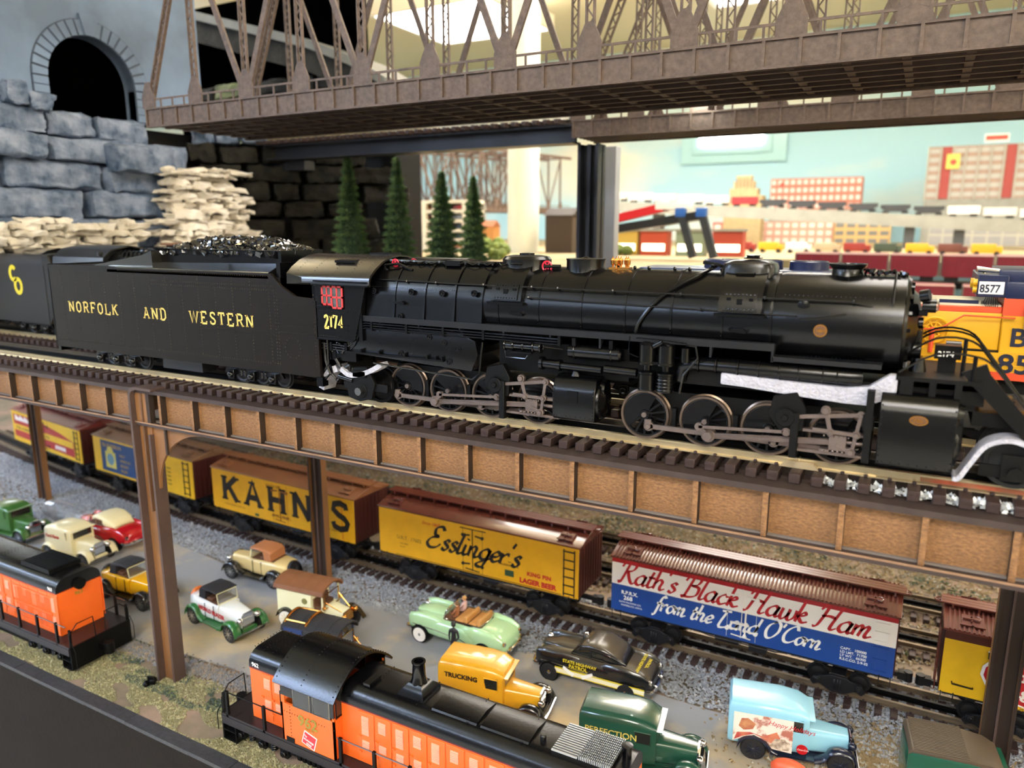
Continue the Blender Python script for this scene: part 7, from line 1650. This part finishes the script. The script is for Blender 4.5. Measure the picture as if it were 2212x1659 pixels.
# plaster wall with arch
yc, zc_, ra_ = 70.15, 19.6, 6.35
P = [(40, 15.2), (yc - ra_, 15.2), (yc - ra_, zc_)] + [(yc - ra_ * cos(a), zc_ + ra_ * .98 * sin(a)) for a in [pi * i / 20 for i in range(1, 20)]] + [(yc + ra_, zc_), (yc + ra_, 15.2), (88.5, 15.2), (88.5, 46), (40, 46)]
obj('plaster_wall', MB().ext(P, 'x', -2.2, -.6), PLB, cl)
lin_ = [(yc - ra_, 15.2), (yc - ra_, zc_)] + [(yc - ra_ * cos(a), zc_ + ra_ * .98 * sin(a)) for a in [pi * i / 20 for i in range(1, 20)]] + [(yc + ra_, zc_), (yc + ra_, 15.2)]
obj('tunnel_lining', MB().loft([[(x, y, z) for y, z in lin_] for x in (-.6, -2.9)], cap=False, closed=False), PLB, cl)
obj('tunnel_dark', MB().box(-30, -3.0, 60, 80, 15.0, 28), mat('void_black', '#010101', .95, spec=0), cl)  # black block stands in for the darkness inside the tunnel
obj('corner_pilaster', MB().ext([(-2.2, 52.6), (-.1, 52.9), (.2, 56.2), (-2.2, 56.6)], 'z', 15.2, 46), PLB, cl)
JNT = mat('joint_dark', '#39424f', .9)
obj('joint_backing', MB().loft([[(x, yc - r * cos(a), zc_ + .98 * r * sin(a)) for x, r in ((-.62, ra_ + .04), (-.5, ra_ + .04), (-.5, ra_ + 2.22), (-.62, ra_ + 2.22))] for a in [pi * i / 30 for i in range(31)]]).box(-.62, -.5, yc - ra_ - 2.22, yc - ra_ - .04, 15.2, zc_).box(-.62, -.5, yc + ra_ + .04, yc + ra_ + 2.22, 15.2, zc_), JNT, cl)
# voussoirs
n = 19
for i in range(n):
    a0 = pi * i / n + .016; a1 = pi * (i + 1) / n - .016; k = (i == 9)
    ro = ra_ + (2.9 if k else 2.1); ri_ = ra_ + .05
    if k: a0 -= .05; a1 += .05
    obj('arch_stone', MB().ext([(yc - r * cos(a), zc_ + .98 * r * sin(a)) for r, a in ((ri_, a0), (ri_, a1), (ro, a1 + (.03 if k else 0)), (ro, a0 - (.03 if k else 0)))], 'x', -.6, -.35 + (.25 if k else 0)), PLB, cl, bev=.04)
for s in (-1, 1):
    for k in range(4): obj('arch_stone', MB().box(-.6, -.35, *sorted((yc + s * (ra_ + .05), yc + s * (ra_ + 2.1))), 15.3 + 1.08 * k, 16.3 + 1.08 * k), PLB, cl, bev=.04)
obj('stone', stone_mesh('stone', BLS, 3, 3.2, 3.2, .3, 5), None, cl, (.6, 58.5, 16.6)); obj('stone', stone_mesh('stone', BLS, 3, 3.6, 2.4, .4, 8), None, cl, (.8, 61.3, 16.0))
obj('loose_slab', stone_mesh('stone', BLS, 3, 10, 4.0, .12, 77, .3), None, cl, (1.6, 75.0, 9.7), label='smooth blue grey slab leaning out')
# dark rocks right of the cliff
DRK = mat('dark_rock', '#10100f', .75, 0, c2='#27251f', vs=30, bump=1.0, bs=110, spec=.2)
MOSS = mat('mossy_rock', '#3f4238', .8, 0, c2='#596036', vs=14, bump=1.0, bs=100)
dr = thing('rock_cliff', 'dark charcoal rock wall of stacked blocks left of the pine trees', 'cliff', (-104, 88, 0), 44)
for row, (z0, z1) in enumerate(((-5, -2), (-2, 1.6), (1.6, 4.3), (4.3, 7.4), (7.4, 10.3), (10.3, 13.4), (13.4, 16.5))):
    x = -4 + rb.random() * 3
    while x < (26, 27, 25, 26, 24, 22, 17)[row]:
        l = rb.uniform(3.5, 10)
        obj('stone', stone_mesh('stone', DRK if row < 6 else BLS, l * .98, 6, (z1 - z0), .2, rb.randint(0, 9999), .25), None, dr, (x + l / 2, 4 + rb.uniform(-1, .8), (z0 + z1) / 2)); x += l
obj('core', MB().box(-4, 26, 6, 16, -5.6, 14), BLKM, dr)
mt = thing('rock_cliff', 'dark mossy rock shelf and sloping black roof seen through the near truss bridge', 'cliff', (0, 118, 0))
obj('cave_dark', MB().box(-150, -98, 3, 5, 16, 46), mat('void_black', ''), mt)  # black sheet put in for the deep shade of the cave
for row, (z0, z1) in enumerate(((15, 18.5), (18.5, 22), (22, 25.5), (25.5, 28.5))):
    x = -140 + rb.random() * 3; xe = (-82, -84, -88, -96)[row]
    while x < xe:
        l = rb.uniform(5, 11); obj('stone', stone_mesh('stone', MOSS if rb.random() < .6 else DRK, l, 7, (z1 - z0), .22, rb.randint(0, 9999), .3), None, mt, (x + l / 2, rb.uniform(-1, 1), (z0 + z1) / 2)); x += l
obj('roof_slab', MB().loft([[(x, y, z + d) for y, d in ((-6, 0), (6, 0), (6, 1.6), (-6, 1.6))] for x, z in ((-150, 45.5), (-134, 41), (-118, 36.5), (-104, 32.5), (-94, 28.6), (-86, 24.2))]), mat('slab_grey', '#5d5f5c', .7, 0, .2, 10, bump=.6, bs=60), mt)
obj('roof_dark', MB().loft([[(x, y, z + d) for y, d in ((-5, -4.2), (5, -4.2), (5, 0), (-5, 0))] for x, z in ((-150, 45.5), (-134, 41), (-118, 36.5), (-104, 32.5), (-94, 28.6), (-86, 24.2))]), DRK, mt)
obj('core', MB().box(-150, -90, 2, 10, -8, 18), BLKM, mt)
mo = scatter('moss', 2500, lambda r: (r.uniform(-125, -95), r.uniform(-5, -3.4), r.uniform(15, 22)), (.2, .5), GRD, mt, 1.5, seed=31)
# white plaster rock strata
WPL = mat('white_plaster_rock', '#ebe6de', .8, 0, c2='#cdc4b2', vs=30, bump=1.0, bs=150)
wp = thing('rock_pile', 'cream white layered plaster rocks stacked in front of the blue cliff', 'rocks', (-101, 0, 0))
def wtop(y): return 1.0 + .6 * sin(y * .5) if y < 73 else (8.2 if y < 92 else 2.5)
z = -5.4
while z < 8.4:
    h = rb.uniform(.5, 1.0); y = 47 + rb.random() * 3
    while y < 93:
        l = rb.uniform(2.2, 5.5); yc2 = y + l / 2
        lim = (.6 + .9 * sin(yc2 * .45)) if yc2 < 72.5 else (z if yc2 < 76 + z * .25 else 8.8)
        if z < lim and not (yc2 > 92 - abs(z - 4) * .5 and z > -1):
            obj('plaster_stone', stone_mesh('plaster_stone', WPL, rb.uniform(3, 5), l * 1.05, h * 1.15, .35, rb.randint(0, 9999), .18, 5, .4), None, wp, (rb.uniform(-1, 1.3) + (.8 if z < 0 else 0), yc2, z + h / 2), rb.uniform(-6, 6))
        y += l * .97
    z += h
# ------------------------------------------------------------------ pine trees
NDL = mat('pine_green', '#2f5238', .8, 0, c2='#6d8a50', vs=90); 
def pine(label, x, y, z, h, r, seed):
    t = thing('pine_tree', label, 'tree', (x, y, z), group=None)
    rn = random.Random(seed); v = []; f = []
    n = 7000
    for i in range(n):
        u = rn.random() ** .8; hh = h * (1 - u * .97); rad = r * u ** .85 * (.82 + .25 * sin(hh * 5.2)) * rn.uniform(.55, 1.0); a = rn.uniform(0, 2 * pi)
        cx, cy, cz = rad * cos(a), rad * sin(a), hh + rn.uniform(-.2, .2) - rad * .18
        L_ = rn.uniform(.35, .75); w_ = .09; q = len(v); dx, dy = cos(a + rn.uniform(-.5, .5)), sin(a + rn.uniform(-.5, .5)); dz = rn.uniform(-.35, .5)
        v += [((cx - dy * w_) * .01, (cy + dx * w_) * .01, cz * .01), ((cx + dy * w_) * .01, (cy - dx * w_) * .01, cz * .01), ((cx + dx * L_) * .01, (cy + dy * L_) * .01, (cz + dz * L_) * .01), (cx * .01, cy * .01, (cz + .14) * .01)]
        f += [(q, q + 1, q + 2), (q, q + 2, q + 3)]
    me = bpy.data.meshes.new('foliage'); me.from_pydata(v, [], f); me.materials.append(NDL); obj('foliage', me, None, t, kind='stuff')
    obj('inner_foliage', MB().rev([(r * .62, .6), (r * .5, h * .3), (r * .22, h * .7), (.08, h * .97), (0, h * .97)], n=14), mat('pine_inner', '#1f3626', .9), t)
    obj('trunk', MB().cyl((0, 0, 0), (0, 0, h * .5), .45, .2, n=10), mat('trunk_brown', '#4a3726', .8), t)
pine('tallest pine tree, leftmost of the row, against the dark rock wall', -83.2, 98, -5.9, 17.2, 3.3, 1)
pine('second pine tree from the left, slender, beside the dark rock', -77.2, 103, -5.9, 16.9, 3.0, 2)
pine('third pine tree from the left, in front of the white parking building', -71.8, 108, -6.2, 15.1, 3.3, 3)
pine('rightmost and shortest pine tree, left of the white room column', -65.6, 108, -6.2, 14.1, 2.9, 4)
# ------------------------------------------------------------------ room column, steel frame
PIL = mat('pillar_cream', '#dcdccb', .35)
cp = thing('pillar', 'round cream room column standing behind the pine trees', 'column', (-104.4, 200, -152))
obj('shaft', MB().cyl((0, 0, 0), (0, 0, 246), 4.6, n=32), PIL, cp); obj('base', MB().rev([(7, 0), (7, 6), (5.2, 8), (4.6, 9), (0, 9)], n=32), PIL, cp)
STB = mat('steel_dark_blue', '#23262f', .4, 0, .1, 40)
sf = thing('steel_trestle', 'black steel beam and post carrying the rear bridge track', 'support frame', (0, 97, 0))
obj('beam', MB().box(-99, -42.6, -.3, .3, 11.1, 13.3).box(-99, -42.6, -1.6, 1.6, 13.1, 13.4).box(-99, -42.6, -1.6, 1.6, 11.0, 11.3), STB, sf)
obj('post', MB().box(-42.6, -39.6, 1.9, 2.3, -10, 11.0).box(-42.6, -42.2, .5, 3.2, -10, 11.0).box(-40, -39.6, .5, 3.2, -10, 11.0).box(-41.4, -40.9, 1.0, 2, -10, 11.0), STB, sf)
obj('lower_beam', MB().box(-104, -92, .5, 3, 9.4, 10.9), STB, sf)
g = obj('steel_post', MB().box(-1.1, 1.1, -1, 1, 0, 19), mat('grey_paint', '#9ba0a8', .4), None, (-42.5, 110, -7.2), bev=.15, label='light grey square post beside the black steel post', cat='post')
t = railroad('track on the black steel beam below the near truss bridge', -99, -43, lambda x: 97, 13.4, 1.6, m=NICK, stuff=True)
cols = ['#8c2b2b', '#d6d3c8', '#2b2f36', '#6c7078', '#b0392f', '#c9c4b4']
for i in range(6):
    cm_ = mat(f'far_car_{i}', cols[i], .5)
    tt = thing('freight_car', f'{["dull red", "off-white", "black", "grey", "bright red", "cream"][i]} freight car half hidden under the near truss bridge on the black beam', 'train car', (-95 + 9.0 * i, 97, 14.4), group='train on the black beam')
    obj('body', MB().box(-4.1, 4.1, -1.8, 1.8, .9, 4.2), cm_, tt, bev=.1); obj('truck', MB().box(-3.4, -1.6, -1.4, 1.4, 0, .9).box(1.6, 3.4, -1.4, 1.4, 0, .9), UND, tt)
# far truss bridge running away
ft = truss('distant brown truss bridge behind the pine trees and the round column', 0, 96, 0, 12, 0)
ft.location = (-1.50, 2.0, .055 + CAMH); ft.rotation_euler = (0, 0, R(79))
f2 = copy_tree(ft, label='second distant brown truss bridge beyond the first, behind the round column'); f2.location = (-1.72, 2.05, .06 + CAMH); f2.rotation_euler = (0, 0, R(76))
# supports of the distant bridge, tan deck posts
obj('bridge_pier', MB().ext([(-4, -13), (4, -13), (3, 0), (-3, 0)], 'y', -3, 3), TRM, None, (-130, 292, 5.3), label='brown pier under the far end of the distant truss bridge', cat='pier')
dk = thing('shed', 'dark brown shed behind the round column, left of the steel post', 'building', (-91.5, 200, -7.2)); obj('wall', MB().box(-4.2, 4.2, -3, 3, 0, 10.5), mat('shed_brown', '#3a2c1c', .7), dk); obj('roof', MB().ext([(-3.6, 10.5), (3.6, 10.5), (0, 12.6)], 'x', -4.6, 4.6), mat('shed_roof', '#2a2320', .7), dk)
# shrubs
SHR = mat('shrub_green', '#6f7d34', .9, 0, c2='#4e5f2e', vs=30)
for i, (x, y, s) in enumerate(((-108, 185, 4.4), (-98.5, 178, 3.4), (-93, 230, 5), (-85, 150, 2.6), (-70, 190, 3.0))):
    m_ = MB(); r = random.Random(i)
    for k in range(9): m_.sph((r.uniform(-.7, .7) * s, r.uniform(-.5, .5) * s, s * r.uniform(.2, .7)), s * r.uniform(.3, .5), 8)
    obj('shrub', m_, SHR, None, (x, y, -7.3), label=['round olive shrub left of the column', 'olive shrub right of the column', 'large olive shrub behind the column', 'small olive shrub at the right pine', 'olive shrub behind the steel post'][i], cat='shrub')
# parking building with shelves
pk = thing('building', 'white open parking building with toy cars on every floor behind the pines', 'building', (-137, 205, -7.2))
WB = mat('building_white', '#ddd6c2', .6)
for k in range(6): obj('floor_slab', MB().box(-13.5, 13.5, -6, 6, 2.9 * k, 2.9 * k + .9), WB, pk)
for x in (-13, -2, 2, 13): obj('pillar', MB().box(x - .8, x + .8, -6.1, -4.9, 0, 15.3), WB, pk)
obj('back_wall', MB().box(-13.5, 13.5, 5, 6, 0, 15.4), mat('deck_grey', '#8b8a84', .7), pk)
for lv in range(5):
    for i in range(4):
        c = ['#a8322c', '#39434c', '#8a8f95', '#d07a2c', '#2f3b4d'][(lv * 3 + i) % 5]
        o = thing('parked_car', f'{dict([("#a8322c", "red"), ("#39434c", "slate"), ("#8a8f95", "grey"), ("#d07a2c", "orange"), ("#2f3b4d", "navy")])[c]} toy car on floor {["one", "two", "three", "four", "five"][lv]} of the parking building, spot {["a", "b", "c", "d"][i]} from the left', 'toy car', (-137 - 10.3 + 6.8 * i, 201.5, -7.2 + 2.9 * lv + .9), group='cars in the parking building')
        obj('body', MB().box(-2, 2, -1, 1, .25, .85).box(-1, 1.1, -.9, .9, .85, 1.4), mat('pk' + c, c, .3), o, bev=.1); obj('wheels', MB().cyl((-1.2, -1.05, .35), (-1.2, 1.05, .35), .35, n=10).cyl((1.2, -1.05, .35), (1.2, 1.05, .35), .35, n=10), RUB, o, kind='stuff')
ob = thing('building', 'small orange house between the pines and the column', 'building', (-116, 200, -7.2)); obj('wall', MB().box(-2.6, 2.6, -2, 2, 0, 7.4), mat('house_orange', '#c98a4a', .7), ob); obj('roof', MB().ext([(-2.4, 7.4), (2.4, 7.4), (0, 9.2)], 'x', -2.8, 2.8), mat('house_roof', '#9c5a34', .7), ob)
# red canopy sign on blue capped legs
rs = thing('canopy', 'red slanting canopy with white end and blue capped dark legs', 'canopy', (0, 170, 0))
obj('red_panel', MB().loft([[(x, y, z) for y, z in ((-2.5, z0), (2.5, z0 + .2), (2.5, z0 + 2.2), (-2.5, z0 + 1.9))] for x, z0 in ((-70, -.4), (-52.2, 3.5))]), mat('canopy_red', '#c4232b', .4), rs)
obj('white_end', MB().box(-54, -46.8, -2.6, 2.6, 3.9, 5.6), WHITE, rs, bev=.15); obj('black_band', MB().loft([[(x, y, z) for y, z in ((-2.7, z0), (2.5, z0), (2.5, z0 + 1.9), (-2.7, z0 + 1.9))] for x, z0 in ((-70, -2.3), (-43.5, 1.7))]), mat('band_black', '#1d1f22', .4), rs)
for x in (-48, -43.4):
    o = obj('leg', MB().bar((x, -2.4, 3.0), (x + 3.0, -2.0, -6.6), 1.6, 1.6), mat('leg_dark', '#2c3138', .4), rs); obj('leg_cap', MB().cb(x - .1, -2.4, 3.2, 2.3, 2.0, 2.0), mat('cap_blue', '#2a5fae', .35), rs, bev=.3, label='blue leg cap')
# long deck with freight train and buildings in the right background
dkk = thing('elevated_deck', 'grey elevated deck crossing the right background with a freight train', 'deck', (0, 300, 0))
CON = mat('deck_concrete', '#8d8f88', .7, 0, .1, 20)
obj('slab', MB().loft([[(x, y, z) for y, z in ((-6, z0 - 4.2), (6, z0 - 4.2), (6, z0), (-6, z0))] for x, z0 in ((-118, 10.6), (-50, 7.0), (60, .4))]), CON, dkk)
for x, h in ((-5, -4), (10, -5), (-95, 4)): obj('pier', MB().box(x - 1.6, x + 1.6, -3, 3, -7.2, h + 4.6 if x < 20 else h), mat('pier_grey', '#4d5257', .6), dkk)
zz = lambda x: 10.6 + (x + 118) * (-3.6 / 68) if x < -50 else 7.0 - (x + 50) * .06
k = 0; x = -112
names = ['cream', 'white', 'pale grey', 'white', 'cream', 'red', 'charcoal', 'charcoal', 'charcoal', 'charcoal', 'charcoal', 'charcoal', 'white', 'pale grey', 'white']
ccol = {'cream': '#ddd6c4', 'white': '#e6e2da', 'pale grey': '#c8c6c0', 'red': '#a3262e', 'charcoal': '#33363a'}
for i, nm in enumerate(names):
    t = thing('freight_car', f'{nm} freight car, number {["one", "two", "three", "four", "five", "six", "seven", "eight", "nine", "ten", "eleven", "twelve", "thirteen", "fourteen", "fifteen"][i]} from the left on the elevated deck', 'train car', (x, 297, zz(x) + .1), group='freight train on the elevated deck')
    hb = 2.6 if nm != 'charcoal' else 2.0
    obj('body', MB().ext([(-4.6, .9), (4.6, .9), (4.6, .9 + hb), (-4.6, .9 + hb)] if nm != 'charcoal' else [(-2.5, .6), (2.5, .6), (4.6, 1.8), (4.6, .9 + hb), (-4.6, .9 + hb), (-4.6, 1.8)], 'y', -1.8, 1.8), mat('fc_' + nm.replace(' ', '_'), ccol[nm], .5), t); obj('truck', MB().box(-4, -2, -1.5, 1.5, 0, .9).box(2, 4, -1.5, 1.5, 0, .9), UND, t); x += 10.2
def facade(label, x0, x1, z0, z1, y, wall, pane, nx, nz, frame=None, wf=.62, hf=.55, depth=8):
    t = thing('building', label, 'building', ((x0 + x1) / 2, y, -7.2)); W = x1 - x0; H = z1 - z0
    obj('wall', MB().box(-W / 2, W / 2, 0, depth, z0 + 7.2, z1 + 7.2), wall, t)
    if z0 > -7: obj('base', MB().box(-W / 2, W / 2, 0, depth, 0, z0 + 7.2), CON, t)
    cw_, ch = W / nx, H / nz
    wm = mesh_of('window', MB().box(-cw_ * wf / 2, cw_ * wf / 2, -.12, .1, -ch * hf / 2, ch * hf / 2), pane)
    for i in range(nx):
        for j in range(nz): obj('window', wm, None, t, (-W / 2 + cw_ * (i + .5), 0, z0 + 7.2 + ch * (j + .5)))
    return t
BRK = mat('brick_pink', '#b0705f', .8, 0, .1, 60); WPN = mat('pane_pale', '#d9c9c0', .3)
t = facade('long pink brick building with rows of pale windows behind the hopper cars', -66.5, -27, 8, 22.3, 380, BRK, WPN, 14, 4)
obj('red_spot_sign', MB().cyl((-14.5, -.4, 26.8), (-14.5, -.2, 26.8), 1.0, n=16), mat('spot_red', '#e04a3a', .5), t)
t = thing('building', 'stepped brown building against the painted sky', 'building', (-66.5, 320, -7.2))
for w_, z0, z1 in ((15, 0, 19.8), (11, 19.8, 22.6), (8, 22.6, 25.4), (6, 25.4, 27.6)): obj('tier', MB().box(-w_ / 2, w_ / 2, 0, w_ / 2, z0, z1), mat('stone_tan', '#a8936c', .8, 0, .1, 60), t)
for k in range(5): obj('window', MB().box(-3 + 1.4 * k, -2.4 + 1.4 * k, -.1, 0, 23, 26.5), mat('pane_brown', '#6b5a44', .5), t)
GRYF = mat('facade_grey', '#a9a69c', .7); PN2 = mat('pane_grey', '#8d8f90', .4)
t = facade('big grey gridded building with brick red columns at right against the sky', -2, 44, 12, 33.6, 380, mat('facade_brick', '#a08a7c', .8), mat('pane_grey2', '#a9aaa6', .4), 10, 6, hf=.5, wf=.8)
for k in range(11): obj('frame_column', MB().box(-23 + 4.6 * k - .35, -23 + 4.6 * k + .35, -.6, 0, 19, 41), GRYF, t)
for k in (1, 6): obj('red_column', MB().box(-23 + 4.6 * k + .6, -23 + 4.6 * k + 4, -.5, 0, 19.2, 40.6), mat('column_red', '#9c4440', .7), t)
s_ = obj('poster_sign', MB().box(-16.2, -11.2, -1.2, -.6, 31.5, 37.6), mat('poster_yellow', '#e0c45e', .5), t, label='yellow sign with a red mark'); obj('sign_mark', MB().cyl((-13.6, -1.3, 34.2), (-13.6, -1.2, 34.2), 1.4, n=5), mat('spot_red', ''), s_)
rs_ = obj('roof_sign', MB().box(-3.2, 5.4, -.5, 0, 41.8, 45), WHITE, t, label='white roof sign with red band'); obj('sign_band', MB().box(-2.8, 5.0, -.6, -.5, 42.5, 44.4), mat('spot_red', ''), rs_)
facade('lower pink brick building with pale windows below the deck', -75, -34, -7, 2.4, 345, mat('brick_pale', '#b58a7a', .8), WPN, 12, 3)
facade('tan gridded warehouse under the deck', -33.5, -12.5, -7, 2.4, 343, mat('warehouse_tan', '#b89a66', .8), mat('pane_dark', '#6b6c6a', .4), 5, 3, wf=.75)
facade('grey glass shed at right under the deck', 1, 45, -7, 1.2, 340, GRYF, PN2, 9, 2, wf=.85, hf=.8)
fb = facade('red billboard fronted shop left of the lower pink building', -84, -75.2, -7, 2.2, 344, mat('shop_red', '#a8544a', .7), WPN, 2, 2)
rc = random.Random(3)
lots = [('#d9a927', 'yellow'), ('#8f2e2a', 'dark red'), ('#ece8dd', 'white'), ('#6b3c34', 'brown'), ('#3c4a3e', 'dark green'), ('#b7a48a', 'beige')]
pl = ['left end', 'second', 'third', 'fourth', 'fifth', 'sixth', 'seventh', 'eighth', 'ninth', 'tenth', 'right end']
for i in range(11):
    c, nm = lots[[2, 3, 1, 0, 2, 5, 1, 4, 0, 3, 0][i]]; x = -62 + 7.6 * i
    o = thing('toy_truck', f'{nm} small toy truck, {pl[i]} in the row along the back street', 'toy truck', (x, 230, -7.2), group='row of trucks on the back street')
    obj('body', MB().box(-3.2, 2.2, -1.4, 1.4, .7, 3.0), mat('lot_' + nm.replace(' ', '_'), c, .4), o, bev=.12); obj('cab', MB().box(2.2, 3.6, -1.3, 1.3, .7, 2.4), mat('lot_' + nm.replace(' ', '_'), c), o, bev=.12); obj('wheels', MB().cyl((-2, -1.5, .6), (-2, 1.5, .6), .6, n=12).cyl((2.4, -1.5, .6), (2.4, 1.5, .6), .6, n=12), RUB, o, kind='stuff')
# lit service station shops behind the boiler
LIT = mat('shop_glow', '#fff2cf', .5, emit=3.0)
for i, (x, c, nm) in enumerate(((-70, '#c8a850', 'tan'), (-62, '#b2482f', 'orange red'), (-52.5, '#7f8f7a', 'grey green'), (-43, '#a7402f', 'brick red'))):
    o = thing('building', f'small {nm} shop with lit front windows under the red canopy', 'building', (x, 192, -7.2)); obj('wall', MB().box(-3.6, 3.6, 0, 4, 0, 6.2), mat('shopw_' + str(i), c, .6), o)
    obj('roof', MB().box(-4, 4, -.6, 4.4, 6.2, 6.8), CON, o); obj('shop_window', MB().box(-3, 3, -.15, 0, 1.2, 3.0), LIT, o)
# dark red short ore cars on two levels
MR = mat('ore_maroon', '#6e1526', .4, 0, .06, 30); MRT = mat('ore_rim', '#c9a8a4', .5)
sh = thing('shelf', 'two level dark shelf carrying the maroon ore cars', 'shelf', (-6, 170, -7.2)); obj('lower_shelf', MB().box(-24, 28, -8.6, -1.8, -9.5, -8.7), BLKM, sh); obj('upper_shelf', MB().box(-24, 28, 0, 7, -4.6, -3.4), BLKM, sh); 
for x in (-22, 24): obj('bracket', MB().box(x, x + 1, -1.8, 7, -9.5, -3.4), BLKM, sh)
def ore(label, x, y, z, txt_=None):
    t = thing('ore_car', label, 'train car', (x, y, z), group='maroon ore cars')
    obj('body', MB().loft([[(a, b, c) for a, b in ((-4.2 * k, -1.9), (4.2 * k, -1.9), (4.2 * k, 1.9), (-4.2 * k, 1.9))] for k, c in ((.95, .9), (1, 1.6), (1, 5.3))]), MR, t); obj('rim', MB().box(-4.3, 4.3, -2.0, -1.85, 5.0, 5.35).box(-4.3, 4.3, 1.85, 2, 5.0, 5.35), MRT, t)
    for q in range(4): obj('side_post', MB().box(-3.6 + 2.3 * q - .12, -3.6 + 2.3 * q + .12, -2.0, -1.88, 1.2, 5.0), MR, t)
    obj('ladder', MB().box(-4.5, -4.2, -1.9, -1.6, 1, 5.2).box(4.2, 4.5, -1.9, -1.6, 1, 5.2), STEEL, t); obj('truck', MB().box(-3.6, -1.2, -1.5, 1.5, 0, .9).box(1.2, 3.6, -1.5, 1.5, 0, .9), UND, t)
    if txt_: txt('lettering', txt_, 2.2, WHITE, t, (-3.0, -2.02, 1.9), .05, sp=1.5)
for i in range(5): ore(f'maroon ore car, {["leftmost", "second", "third", "fourth", "rightmost"][i]} of the five on the upper level', -19.6 + 9.1 * i, 173.5, -10.5)
for i in range(3): ore(f'maroon ore car on the lower level, {["left", "middle, lettered E E", "right"][i]}', -8.6 + 10.0 * i, 164.5, -15.8, 'E E' if i == 1 else None)
# framed pane on the sky wall; its bright reflection is a glowing sheet
wl_ = thing('wall_pane', 'bright white reflection, made to glow, in a pale blue frame on the sky wall', 'wall pane', (-93, 414, 36.5))
PBF = mat('pale_blue_frame', '#a8d6dc', .4)
obj('frame', MB().box(-27, 27, 0, 1.5, -3.4, 13.5), PBF, wl_, bev=.3); obj('inner_frame', MB().box(-21, 20, -1.2, 0, 1.2, 13.0), PBF, wl_, bev=.3); obj('reflection_panel', MB().box(-17, 15.5, -2.0, -1.2, 5.6, 12.8), mat('reflection_glow', '#f4fbff', .5, emit=14), wl_)
# small bright lamp under the rear bridge
bl = thing('spot_lamp', 'small bright lamp hanging under the rear truss bridge', 'lamp', (-25.5, 94.5, 0)); obj('bulb', MB().box(-1.3, 1.2, -1, .6, 14.9, 15.9), mat('bulb_glow', '#fbfff4', .5, emit=30), bl, bev=.3); obj('housing', MB().box(-1.6, 1.5, -1.3, 1.3, 15.9, 16.4), STB, bl)
